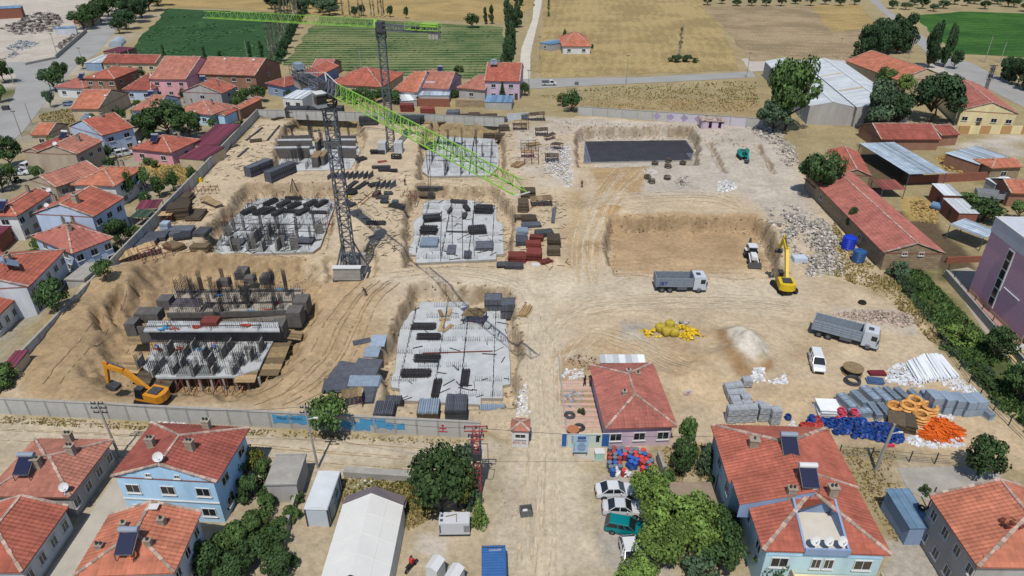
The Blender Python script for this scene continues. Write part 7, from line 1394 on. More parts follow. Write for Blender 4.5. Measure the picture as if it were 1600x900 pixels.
# oil drums
dm = MB(); dm.cyl((0,0,0),(0,0,.88),.3,.3,14); [dm.torus((0,0,z),.3,.02,14,4) for z in (.03,.3,.58,.87)]; lid = MB().cyl((0,0,.875),(0,0,.885),.275,.275,14).cyl((.12,.1,.885),(.12,.1,.92),.05,.05,6)
dcols = {'blue': (36,74,146),'red': (176,52,52),'grey': (86,96,110),'dark red': (126,54,46)}; DM = {}
for k,c in dcols.items(): DM[k] = (dm.mesh('drum',M('drum_' + k.replace(' ','_'),S(*c),.45,.25,3)),lid.mesh('lid',M('drum_lid_' + k.replace(' ','_'),S(*[min(255,int(v * 1.2 + 24)) for v in c]),.5,.25,3)))
Z4 = lambda a,b_: (860 + a / 7.5,640 + b_ / 7.5)
for a,e,k in [(695,490,'grey'),(740,490,'dark red'),(795,500,'grey'),(842,490,'grey'),(900,505,'red'),(945,500,'grey'),(1000,505,'grey'),(1082,515,'red'),(740,530,'dark red'),(800,540,'blue'),(865,530,'grey'),(935,540,'grey'),(990,540,'red'),(1045,545,'grey'),(1100,560,'blue'),(1150,580,'dark red'),(692,560,'dark red'),(692,610,'dark red'),(755,560,'grey'),(820,570,'blue'),(870,565,'red'),(920,590,'blue'),(1003,585,'red'),(1062,600,'red'),(1118,620,'red'),(1178,635,'grey'),(752,605,'grey'),(803,610,'dark red'),(960,610,'blue'),(1010,625,'blue'),(1066,640,'red'),(1090,660,'dark red'),(1146,660,'grey'),(688,660,'grey'),(755,660,'blue'),(805,665,'dark red'),(940,650,'blue'),(988,670,'blue'),(1172,700,'red'),(705,710,'grey'),(758,705,'grey'),(810,705,'grey'),(1080,720,'red'),(1132,730,'blue'),(730,755,'blue'),(857,755,'red'),(1166,775,'blue'),(900,640,'blue')]:
 x,y,z0 = at(*Z4(a,e + 18)); tilt = (a,e) == (900,640); o = inst(DM[k][0],'oil_drum',None,(x,y,z0 + (.3 if tilt else 0)),random.uniform(0,6)); tag(o,'%s oil drum %s' % (k,'lying on its side in the drum yard' if tilt else 'standing in the crowd of drums before the lilac site office'),'oil drum','%s oil drums' % k); inst(DM[k][1],'lid',o)
 if tilt: o.rotation_euler = (R(85),0,.5)
for i,(a,e) in enumerate(((795,760),(905,775))): rb = MB(); [rb.chunk((random.uniform(-.3,.3),random.uniform(-.3,.3),.2 + .2 * j),.3) for j in range(4)]; tag(rb.build('white_sack',m_bag,loc=at(*Z4(a,e))),'white sack in front of the oil drums, %s' % ('left' if i == 0 else 'right'),'sack')
# water tanks
for px,py,s,lb in ((1324,388,1.0,'taller bright blue plastic water tank by the farm wall'),(1340,408,.9,'lower dull blue plastic water tank by the farm wall')):
 t = thing('water_tank',lb,'water tank',at(px,py)); t.scale = (s,s,s); mt = M('tank_' + ('bright' if s == 1 else 'dull'),S(*((30,66,206) if s == 1 else (52,96,150))),.4,.1,1); b = MB(); b.cyl((0,0,0),(0,0,2.3),1.2,1.2,20); [b.torus((0,0,z),1.2,.05,20,4) for z in (.4,.8,1.2,1.6,2.0)]; b.cyl((0,0,2.3),(0,0,2.6),1.2,.5,20); b.build('body',mt,t); MB().cyl((0,0,2.6),(0,0,2.72),.35,.35,12).build('lid',mt,t)
# billboard and banners in front of the site office
x,y,z0 = at(906,712); t = thing('info_board','tall pale blue information board on two posts in front of the site office wall','sign board',(x,y,z0)); m_ink2 = M('sign_ink',S(70,84,110),.7,.1,2)
for xx in (-.75,.75): MB().box(xx,.05,-.3,.1,.1,1.2).build('post',m_steel,t)
MB().box(0,0,.55,1.75,.08,2.6).build('board',M('sign_blue_white',S(176,204,230),.6,.08,1),t); MB().box(.1,-.045,2.55,.95,.02,.45).build('picture',M('sign_picture',S(64,96,150),.6,.4,3),t)
b = MB(); b.box(.1,-.045,2.25,1.1,.02,.16)
for i in range(7): b.box(.12,-.045,.8 + i * .2,random.uniform(.6,1.1),.02,.05); b.box(-.72,-.045,.8 + i * .2,.16,.02,.04)
tag(b.build('lettering',m_ink2,t),kind='stuff')
A = gp(886,699); E = gp(940,699); L_ = (E - A).length; t = thing('banner_wall','pale banner wall with portrait and text behind the information board','banner',A); MB().box(L_ / 2,0,-.1,L_,.12,2.2).build('board',M('banner_pale',S(216,226,214),.6,.08,.8),t); b = MB()
for i in range(6): b.box(1.1,-.065,.7 + i * .2,random.uniform(1.0,1.5),.02,.07)
tag(b.build('lettering',m_ink2,t),kind='stuff'); MB().box(L_ - .55,-.065,.9,.4,.02,.75).box(L_ - .5,-.066,1.6,.5,.02,.3).build('portrait',m_ink,t)
for px,w_,lb in ((881,.55,'narrow blue poster left of the banner wall'),(945,.85,'blue poster right of the banner wall')): b = MB().box(0,0,.1,w_ + .12,.06,2.1); t = thing('poster_stand',lb,'poster',at(px,699)); b.build('board',m_white,t); MB().box(0,-.035,.2,w_,.02,1.9).build('poster',M('poster_blue',S(48,104,170),.6,.15,2),t)
t = thing('booth','low turquoise booth beside the information board','booth',at(936,716)); MB().box(0,0,0,1.0,.8,1.1).build('body',M('booth_turquoise',S(176,220,206),.6,.1,1),t); MB().box(0,0,1.1,1.1,.9,.06).build('top',m_white,t)
sheet('slab',[(894,700),(942,700),(940,722),(908,716),(893,708)],m_yard,.03); t = thing('garden_table','round orange-brown table beside the banner wall','table',at(895,678)); MB().cyl((0,0,.72),(0,0,.8),.75,.75,16).build('tabletop',M('terracotta',S(190,122,84),.8,.1,2),t); MB().cyl((0,0,0),(0,0,.72),.1,.1,8).build('leg',m_dark,t)
for px,py,lb in ((890,650,'tyre planter left of the green bush on the office forecourt'),(905,669,'tyre planter beside the round orange-brown table')): b = MB(); [b.torus((0,0,.15),r_,.13,16,5) for r_ in (.62,.38)]; tag(b.build('tyre_planter',m_dark,loc=at(px,py)),lb,'planter')
b = MB()
for i in range(9): A = gp(877,598 + i * 8.5); E = gp(938,598 + i * 8.5); b.beam(A + Vector((0,0,.03)),E + Vector((0,0,.03)),.5,.06)
tag(b.build('paving',M('pink_paver',S(214,178,160),.9,.15,2),None),kind='structure')
for k,(a,e,lb) in enumerate((((873,558),(886,682),'low kerb along the left edge of the office forecourt'),)): A,E = gp(*a),gp(*e); tag(MB().beam((0,0,.1),E - A + Vector((0,0,.1)),.2,.25).build('kerb',m_conc,loc=A),kind='structure')
t = thing('chevron_sign','small white road sign with red stripes leaning by the site office','sign',at(1075,618),R(20)); MB().box(0,0,.1,1.0,.06,.8).build('board',m_white,t); MB().box(-.15,-.035,.25,.5,.02,.12).box(.0,-.035,.5,.5,.02,.12).build('stripe',m_redsp,t)
t = thing('warning_sign','small red and white sign by the blue coil heap','sign',at(1390,698)); MB().box(0,0,.05,1.0,.3,.3).build('board',MATS['pink_pipe'],t)
# cabins, tent, generator, container in the lower middle
def cabin(label,c0,c1,c2,h,mat,name='site_cabin'):
 a,b_,c = (Vector(g(*p,h)) for p in (c0,c1,c2)); d = b_ - a; Lx = d.length; d.normalize(); n_ = Vector((-d.y,d.x)); Ly = (c - b_).dot(n_); t = thing(name,label,'cabin',(a.x,a.y,0),math.atan2(d.y,d.x)); MB().box(Lx / 2,Ly / 2,0,Lx - .1,Ly - .1,h - .05).build('wall',mat,t)
 rf = MB().hexa([(-.05,-.05,h - .05),(Lx + .05,-.05,h - .05),(Lx + .05,Ly + .05,h - .05),(-.05,Ly + .05,h - .05)],[(0,0,h + .08),(Lx,0,h + .08),(Lx,Ly,h + .08),(0,Ly,h + .08)]); rf.hexa([(.05,.05,h + .085),(Lx - .05,.05,h + .085),(Lx - .05,Ly - .05,h + .085),(.05,Ly - .05,h + .085)],[(Lx / 2 - .1,.05,h + .2),(Lx / 2 + .1,.05,h + .2),(Lx / 2 + .1,Ly - .05,h + .2),(Lx / 2 - .1,Ly - .05,h + .2)]); rf.build('roof',m_wsheet,t)
 for x in (.03,Lx - .03):
  for y in (.03,Ly - .03): MB().box(x,y,0,.14,.14,h - .06).build('corner_post',m_dark,t)
 for k in range(4): MB().box(Lx - .03,Ly * (k + .5) / 4,.2,.06,.12,h - .4).build('door_post',m_dark,t)
 window(t,(Lx - .05,Ly * .62,1.0),R(90),1.2,.9); door(t,(Lx - .05,Ly * .35,.05),R(90),m_white); return t
cabin('long white site cabin beside the grey block shed',(475,795),(511,796),(529,737),2.6,M('cabin_white',S(204,214,222),.5,.06,.8))
a,b_,c = Vector(g(497,915,2.3)),Vector(g(605,915,2.3)),Vector(g(621,836,2.3)); d = (b_ - a); Lx = d.length; Ly = 9.6; t = thing('tent','large white ridge tent with grey far gable at the bottom edge','tent',(a.x,a.y,0),R(-1)); m_tent = M('tent_canvas',S(238,236,230),.7,.06,.5,.02); rg = 3.9
b = MB()
for i in range(4):
 y0,y1 = Ly * i / 4,Ly * (i + 1) / 4 - .03
 for P in ([(0,y0,2.2),(Lx / 2,y0,rg),(Lx / 2,y1,rg + .02),(0,y1,2.22)],[(Lx / 2,y0,rg),(Lx,y0,2.2),(Lx,y1,2.22),(Lx / 2,y1,rg + .02)],[(Lx,y0,2.2),(Lx + .1,y0,0),(Lx + .1,y1,0),(Lx,y1,2.22)],[(-.1,y0,0),(0,y0,2.2),(0,y1,2.22),(-.1,y1,0)]): b.poly(P[::-1])
 for xx,zz in ((0,2.22),(Lx,2.22)): b.beam((xx,y1,zz),(Lx / 2,y1,rg + .02),.07)
for f in (.25,.75): b.beam((Lx * f,0,(2.2 + rg) / 2 + .03),(Lx * f,Ly,(2.2 + rg) / 2 + .03),.05)
b.build('canvas',m_tent,t); MB().poly([(0,Ly + .05,0),(Lx,Ly + .05,0),(Lx,Ly + .05,2.2),(Lx / 2,Ly + .05,rg),(0,Ly + .05,2.2)][::-1]).build('gable',m_tent,t); MB().hexa([(-.1,Ly,1.9),(Lx + .2,Ly,1.9),(Lx + .1,Ly + 1.3,1.5),(0,Ly + 1.3,1.5)],[(-.1,Ly,1.95),(Lx + .2,Ly,1.95),(Lx + .1,Ly + 1.3,1.55),(0,Ly + 1.3,1.55)]).poly([(0,Ly + .1,2.2),(Lx / 2,Ly + .1,rg - .05),(Lx / 2,Ly + 1.5,rg - .5),(0,Ly + 1.5,1.9)][::-1]).poly([(Lx / 2,Ly + .1,rg - .05),(Lx,Ly + .1,2.2),(Lx,Ly + 1.5,1.9),(Lx / 2,Ly + 1.5,rg - .5)][::-1]).build('porch',M('grey_canvas',S(128,116,120),.8,.1,1),t)
t = thing('generator','white box generator with black end panels below the tree group','generator',at(711,831),R(1)); mg_ = M('generator_white',S(214,216,220),.5,.06,1); MB().box(0,.2,.25,3.1,1.5,1.6).build('housing',mg_,t); MB().box(0,.2,0,3.2,1.55,.24).build('base',m_dark,t); b = MB(); [b.box(1.0 + .12 * i,-.56,.6,.06,.03,.9) for i in range(5)]; tag(b.build('louvre',m_dark,t),kind='stuff'); MB().box(-1.45,-.56,.5,.14,.03,1.1).box(-1.3,.5,1.851,.3,.3,.03).box(-1.3,-.1,1.851,.3,.3,.03).build('panel',m_ink2,t); b = MB(); b.beam((-.9,.3,1.95),(.2,.6,1.95),.06).beam((.2,.6,1.95),(.25,-.4,1.95),.06); b.build('hose',m_wood,t)
t = thing('shipping_container','blue corrugated container at the bottom edge beside the sand road','container',at(772,909),R(2)); mcb = M('container_blue',S(66,112,170),.5,.18,1.2); b = MB().box(0,0,0,2.3,4.4,2.4); [b.box(0,-2.1 + i * .3,2.4,2.2,.15,.06) for i in range(15)]; b.build('body',mcb,t); b = MB(); [b.box(1.17,-2.0 + i * .3,.15,.06,.15,2.1) for i in range(14)]; tag(b.build('rib',mcb,t),kind='stuff'); MB().box(.0,2.08,2.405,2.3,.25,.05).box(0,2.22,.1,2.3,.06,2.3).build('end_frame',m_dark,t); text('A.KALEM',t,(-.45,1.55,2.47),.3,m_white,(0,0,0),name='lettering')
for px,py,lb in ((682,905,'white metal box cabin at the bottom edge right of the motorcycle'),(712,918,'second white box cut off by the bottom edge')): t = thing('white_box',lb,'cabin',at(px,py),R(-25)); MB().box(0,0,0,1.2,1.5,2.3).build('body',m_white,t); MB().hexa([(-.65,-.8,2.3),(.65,-.8,2.3),(.65,.8,2.3),(-.65,.8,2.3)],[(-.05,-.8,2.6),(.05,-.8,2.6),(.05,.8,2.6),(-.05,.8,2.6)]).build('roof',m_white,t)
t = thing('waste_bin','open grey waste container at the edge of the sand road','waste bin',at(822,803),R(8)); b = MB(); [b.box(xx,yy,0,sx,sy,.9) for xx,yy,sx,sy in ((0,-.45,1.3,.06),(0,.45,1.3,.06),(-.62,0,.06,.84),(.62,0,.06,.84))]; b.box(0,0,.02,1.2,.8,.05).build('body',M('bin_grey',S(110,112,110),.7,.2,2),t); MB().box(-.1,.05,.1,.5,.4,.4).build('rubbish',m_bag,t)
for px,py,lb in ((404,522,'roadside'),): pass
t = thing('waste_bin','dark waste container standing beside the left road','waste bin',at(10,172),.3); MB().box(0,0,0,1.8,1.2,1.3).build('body',m_dark,t); t = thing('waste_bin','small grey waste container beside the asphalt road near the pickup','waste bin',at(901,133)); MB().box(0,0,0,1.3,.9,1.1).build('body',MATS['bin_grey'],t)
plain_wall('concrete_block_row','low pale concrete wall along the dirt street behind the tent lot',(539,742),(672,751),.9,m_conc,.9); plain_wall('yard_wall','tall grey wall right of the oil drums',(1027,720),(1038,752),1.6,m_conc,.3); plain_wall('yard_wall','cracked concrete wall along the hedge left of the tent lot',(478,735),(443,853),1.3,m_conc,.35); plain_wall('yard_wall','long low retaining wall behind the purple building courtyard',(1475,432),(1600,578),1.4,m_conc,.3)
t = thing('shade_roof','brown flat roof on the wall beside the light green trees','roof',at(1079,790)); MB().box(0,0,1.5,4.8,3.6,.15).build('roof',M('brown_felt',S(160,142,124),.9,.2,1),t); MB().box(0,0,-.2,4.5,3.3,1.68).build('wall',WALLM['brick'],t)
t = thing('yellow_tarp','bright yellow tarpaulin over a hay pile in the farmyard','tarpaulin',at(1492,258)); b = MB(); b.rt = True; [b.chunk((random.uniform(-1.6,1.6),random.uniform(-1.6,1.6),random.uniform(.3,1.0)),random.uniform(.5,1.0),.5) for _ in range(26)]; b.build('cover',M('yellow_tarp',S(226,206,30),.6,.08,2),t)
t = thing('feed_tank','blue and grey tank lying beside the stepped brick sheds','tank',at(1467,330),R(-50)); MB().cyl((-1.6,0,.9),(1.6,0,.9),.8,.8,14).build('body',M('tank_blue_grey',S(110,150,186),.5,.15,1),t)
rubble('hay_pile','hay and dung heap in the middle of the farmyard','hay',[(1418,318),(1440,312),(1468,330),(1460,350),(1430,345)],260,.2,.7,M('hay',S(176,148,92),.95,.25,2,tint=.4),.8); rubble('hay_pile','straw heap between the metal-roofed sheds','hay',[(1462,246),(1482,242),(1512,262),(1500,270),(1475,268)],200,.2,.7,MATS['hay'],.8)
# ================================================================ trees, shrubs, poles
def leaf_mat(name,c,var=.3):
 m = M(name,c,.75,var,.5,tint=.65,rnd=.14,spec=.15); return m
LF = {'dark': leaf_mat('leaf_dark',S(70,94,54)),'mid': leaf_mat('leaf_mid',S(88,114,62)),'light': leaf_mat('leaf_light',S(116,142,70)),'olive': leaf_mat('leaf_olive',S(112,114,52)),'grey': leaf_mat('leaf_grey',S(112,118,94)),'pine': leaf_mat('leaf_pine',S(62,86,56)),'crop': leaf_mat('leaf_crop',S(74,108,66)),'bluegreen': leaf_mat('leaf_bluegreen',S(86,108,80))}
def crown_mesh(kind,seed,col,n=2600,ls=.34):
 rnd = random.Random(seed); b = MB(); cl = []
 nb = {'round': 26,'tall': 22,'cone': 26,'bush': 16,'poplar': 30,'bare': 26}[kind]
 for i in range(nb):
  if kind in ('round','bush'):
   th = rnd.uniform(0,6.28); ph = rnd.uniform(-.45,1.0) if kind == 'round' else rnd.uniform(0,1); rr = rnd.uniform(.35,.75); c = Vector((math.cos(th) * rr * math.sqrt(max(0,1 - ph * ph * .8)),math.sin(th) * rr * math.sqrt(max(0,1 - ph * ph * .8)),.62 + .33 * ph if kind == 'round' else .15 + .55 * ph)); r = rnd.uniform(.2,.36)
  elif kind == 'tall': f = rnd.uniform(.2,.98); w = (1 - abs(f - .45) * 1.3) * .75; th = rnd.uniform(0,6.28); c = Vector((math.cos(th) * w * rnd.uniform(.2,.8),math.sin(th) * w * rnd.uniform(.2,.8),f)); r = rnd.uniform(.2,.34)
  elif kind == 'cone': f = (i + .5) / nb; w = (1 - f) * .85; th = i * 2.4; c = Vector((math.cos(th) * w * .6,math.sin(th) * w * .6,.1 + f * .88)); r = .12 + .32 * (1 - f)
  else: f = rnd.uniform(.12,1.0); th = rnd.uniform(0,6.28); w = .5 * (1 - abs(f - .5)); c = Vector((math.cos(th) * w * rnd.random(),math.sin(th) * w * rnd.random(),f)); r = rnd.uniform(.2,.42) if kind == 'poplar' else rnd.uniform(.15,.3)
  cl.append((c,r,rnd.uniform(-.22,.22)))
 zs = 1.0
 for i in range(n):
  c,r,tb = cl[i % nb]; v = Vector((rnd.gauss(0,1),rnd.gauss(0,1),rnd.gauss(0,1))).normalized(); d = r * rnd.uniform(.55,1.0) ** .6; vz = .55 if kind not in ('poplar','bare') else .25; p = c + Vector((v.x * d,v.y * d,v.z * d * vz)); s = ls * rnd.uniform(.5,1.15) * (.18 if kind != 'bare' else .12)
  nrm = (v + Vector((rnd.gauss(0,.5),rnd.gauss(0,.5),.35 + rnd.gauss(0,.4)))).normalized(); a = nrm.orthogonal().normalized(); a.rotate(Matrix.Rotation(rnd.uniform(0,6.28),3,nrm)); e = nrm.cross(a); hs = s * (2.2 if kind in ('poplar','bare') else 1.0)
  b.tint = min(1,max(0,.5 + tb + rnd.gauss(0,.18))); o = len(b.v); zz = Vector((1,1,1 / (1.0)))
  for q in (a * s,e * s * .7,-a * s,-e * s * .7): b.v.append((p.x + q.x,p.y + q.y,p.z + q.z * (.8 if kind not in ('poplar','bare') else .4)))
  b.face((o,o + 1,o + 2,o + 3))
 return b.mesh('crown',LF[col])
def trunk_mesh(kind,seed):
 rnd = random.Random(seed); b = MB(); top = .45 if kind in ('round','bush') else .9; pts = [Vector((rnd.uniform(-.03,.03) * i,rnd.uniform(-.03,.03) * i,top * i / 4 - .02)) for i in range(5)]; r0 = .06 if kind not in ('poplar','bare') else .07
 for i in range(4): b.cyl(pts[i],pts[i + 1],r0 * (1 - i * .2),r0 * (1 - (i + 1) * .2),7,False)
 for k in range(12 if kind != 'bare' else 60):
  f = rnd.uniform(.35,1.0) if kind in ('round','bush') else rnd.uniform(.1,.95); p = pts[0].lerp(pts[4],f); a = rnd.uniform(0,6.28); l = rnd.uniform(.35,.7) if kind in ('round','bush') else rnd.uniform(.2,.45) * (1.1 - f); up = rnd.uniform(.25,.5) if kind in ('round','bush') else .15 if kind not in ('poplar','bare') else .12
  q = p + Vector((math.cos(a) * l,math.sin(a) * l,up * (.7 if kind != 'bare' else 1))); b.cyl(p,q,r0 * (.4 if kind != 'bare' else .55),r0 * .12,5,False)
  for j in range(2): a2 = a + rnd.uniform(-.9,.9); s_ = p.lerp(q,.6); b.cyl(s_,s_ + Vector((math.cos(a2) * l * .5,math.sin(a2) * l * .5,up * .4)),r0 * .2,r0 * .06,4,False)
 return b.mesh('trunk',m_bark if kind != 'bare' else M('pale_bark',S(176,168,156),.95,.2,5))
_cr = {}
CATN = {'round': 'broadleaf_tree','tall': 'tall_tree','cone': 'conifer_tree','bush': 'bush','poplar': 'poplar_tree','bare': 'bare_poplar'}
def tree(px,py,h,w,kind='round',col='mid',label=None,group=None,n=None,z=None,var=2):
 v = random.randrange(var); n = n or (3600 if h > 6 and kind != 'bare' else 2000); k = (kind,col,v,n)
 if k not in _cr: _cr[k] = (crown_mesh(kind,hash((kind,col)) % 1000 + v if False else len(_cr) * 17 + v,col,n if kind != 'bare' else 1100,.42 if n < 3000 else .34),trunk_mesh(kind,len(_cr) * 13 + 5))
 x,y,z0 = at(px,py,z); t = thing(CATN[kind],label,'bush' if kind == 'bush' else 'tree',(x,y,z0),random.uniform(0,6.28),group); s = (w / 2 * 1.15,w / 2 * 1.15,h * 1.08)
 inst(_cr[k][1],'trunk',t,scale=s); inst(_cr[k][0],'crown',t,scale=s); return t
T = tree
T(520,684,5.6,5.0,'round','mid','spiky green tree standing at the graffiti wall on the dirt street')
T(690,803,7.5,6.6,'round','dark','big dark green tree, largest of the group beside the generator'); T(716,792,5.5,4.2,'round','olive','yellowish green tree right in the group beside the generator'); T(728,772,6.0,3.6,'round','bluegreen','greyish green tree behind the yellowish one'); T(749,822,3.6,2.2,'cone','light','small light conifer right of the generator'); T(738,790,3.4,2.4,'bush','bluegreen','dull green bush between the lattice pylon and the yellowish tree')
for px,py,h,w,lb in ((1008,806,5.6,4.2,'left, over the white cars'),(1042,852,5.6,5.6,'middle, largest'),(1084,856,5.6,6.0,'right, next to the dark trees'),(1074,830,4.4,4.6,'hindmost, below the brown roof'),(1032,884,4.6,5.0,'front, beside the lowest white car'),(990,918,3.4,4.0,'cut by the bottom edge')): T(px,py,h,w,'round','light','light green tree of the clump beside the parked cars, ' + lb,'light green trees by the parked cars',n=4200)
T(1068,728,6.0,3.6,'tall','mid','tree with light top behind the grey wall of the oil drums'); T(1062,742,4.4,3.0,'round','dark','dark tree at the foot of the light-topped one'); T(1100,738,4.0,2.8,'cone','bluegreen','dark conifer left of the big turquoise house'); T(1116,758,1.8,1.6,'bush','dark','small dark bush left of the white awning'); T(1042,757,2.4,2.2,'bush','mid','green bush along the grey wall right of the drums')
T(1118,836,3.4,3.4,'round','dark','dark tree under the white awning of the turquoise house'); T(1136,840,3.2,3.0,'bush','dark','dark bush against the turquoise house wall'); T(1125,885,4.5,4.5,'round','dark','dark tree at the lower left corner of the turquoise house'); T(1090,905,3.6,4.0,'bush','bluegreen','dull green bush at the bottom edge below the light clump'); T(1200,908,4.0,3.6,'round','dark','dark tree in front of the turquoise house facade'); T(1285,905,2.8,1.8,'cone','mid','left green shrub on the balcony of the turquoise house'); T(1312,902,2.6,1.8,'cone','light','right green shrub on the balcony of the turquoise house')
T(1528,742,4.4,4.8,'round','dark','round dark green tree at the edge of the worn concrete yard'); T(1445,772,1.4,1.2,'bush','mid','little green plant behind the worn blue shed'); T(908,647,1.0,1.1,'bush','dark','small round green bush on the office forecourt')
hedge = [(372,760,4.6,3.0,'mid'),(395,775,3.6,3.2,'dark'),(352,790,3.0,3.0,'dark'),(430,775,2.6,2.4,'mid'),(420,800,2.4,2.6,'mid'),(405,830,3.0,3.4,'mid'),(378,848,3.2,3.6,'mid'),(440,835,2.2,2.6,'mid'),(428,862,3.0,3.6,'dark'),(395,880,3.4,4.0,'dark'),(350,868,3.0,3.2,'mid'),(435,895,3.4,3.8,'dark'),(320,898,4.2,4.4,'dark'),(360,910,3.6,4.0,'dark'),(458,810,2.0,2.0,'mid'),(465,785,1.6,1.6,'mid'),(335,740,3.6,2.2,'dark'),(415,745,3.0,2.2,'mid')]
for i,(px,py,h,w,c) in enumerate(hedge): T(px,py,h,w,'bush',c,'green bush of the thick hedge between the blue house and the tent lot','hedge bushes by the tent lot',n=2400)
T(400,738,3.2,2.6,'round','olive','reddish-green shrub against the grey block shed')
left = [(90,487,4.6,5.0,'dark','round dark tree at the head of the pale concrete yard'),(190,385,4.8,4.6,'dark','round dark tree behind the tall plain gable house'),(212,372,3.0,3.0,'mid','bush right of the round dark tree behind the gable house'),(205,312,5.6,3.6,'dark','dark tree beside the stairs of the hip-roofed house'),(232,300,5,3.0,'mid','slim tree in the dry garden near the site wall'),(250,308,4,3.4,'dark','bushy tree touching the site wall above the maroon pergola'),(166,438,3.2,3.2,'mid','light bush by the site wall near the concrete carport'),(160,410,2.4,3.4,'mid','low garden shrub between the white house and site wall'),(178,398,1.8,3.2,'mid','vegetable bed shrub below the white garden wall'),(243,262,2.2,2.2,'mid','left climbing bush in front of the hip-roofed house'),(232,258,2.2,2.6,'mid','middle climbing bush in front of the hip-roofed house'),(18,262,7,6,'dark','large dark tree at the left edge beside the white van'),(5,300,5,5,'bluegreen','grey-green tree cut by the left edge'),(264,214,8.5,11,'dark','broad dark tree in the middle of the left village'),(298,218,6.5,8,'dark','dark tree joined to the right of the broad village tree'),(236,216,6.5,8,'dark','dark tree joined to the left of the broad village tree'),(405,160,4.8,5,'dark','dark tree at the back corner of the site wall'),(88,143,7,7.5,'dark','dark tree at the road junction beside the corner house'),(100,130,6.4,6,'dark','dark tree behind the junction tree'),(80,168,4.6,3.4,'bluegreen','smaller grey-green tree below the junction tree'),(8,130,7,7,'dark','dark tree at the left edge by the upper road'),(2,160,5,5,'mid','bush at the left edge below the dark road tree'),(130,108,4,4,'mid','bush between the white-roofed shed and the junction'),(215,118,3,5,'mid','green bush behind the red-white patched house'),(212,178,2,3,'mid','garden shrub beside the outside stairs'),(175,180,2.2,2.6,'mid','garden shrub below the stair house'),(360,185,3,3,'mid','shrub beside the narrow red-roofed house'),(372,178,3,2.8,'dark','shrub at the back corner inside the village'),(5,600,3,5,'mid','green bush at the left edge by the maroon lean-to')]
for px,py,h,w,c,lb in left: T(px,py,h,w,'round' if h > 3 else 'bush',c,lb)
for i,(px,py,h,w) in enumerate(((132,46,8,11),(146,40,9,12),(158,33,9,12),(170,26,10,13),(182,18,10,13),(194,8,10,14))): T(px,py,h,w,'round','dark','dense dark tree in the row on the left side of the upper road','dark trees left of the upper road')
for i,(px,py,h,w) in enumerate(((188,53,6,8),(198,46,8,11),(208,36,10,13),(222,28,10,13),(234,18,11,14),(248,10,11,14))): T(px,py,h,w,'round','pine','dark bushy tree on the right side of the upper road at the crop field','dark trees right of the upper road')
rnd = random.Random(3)
for i in range(16): f = i / 15; T(425 + 48 * f + rnd.uniform(-3,3),98 - 88 * f + rnd.uniform(-3,3),rnd.uniform(12,15),3.4,'bare','grey','half-bare grey poplar in the row dividing the two crop fields','bare poplars between the crop fields')
for i in range(9): f = i / 8; T(440 + 42 * f,96 - 82 * f,rnd.uniform(3,5.5),4,'round','pine','low dark tree under the half-bare grey poplars','undergrowth trees under the poplars')
for i,px in enumerate((536,547,562,568,580,585,592,597,600)): T(px,27 + i % 2,14 if i > 5 else 11,2.4,'bare','grey','thin bare poplar at the far edge of the row crop field','thin bare poplars at the far field edge')
for i,(px,py,w) in enumerate(((470,22,9),(515,24,11),(500,20,9),(555,28,4),(565,25,5),(610,27,4),(635,29,3),(440,18,10),(425,15,9),(520,18,8))): T(px,py,7 if w > 7 else 5,w,'round','bluegreen' if i < 3 else 'pine','grey-green tree on the far edge of the crop fields','trees on the far edge of the crop fields')
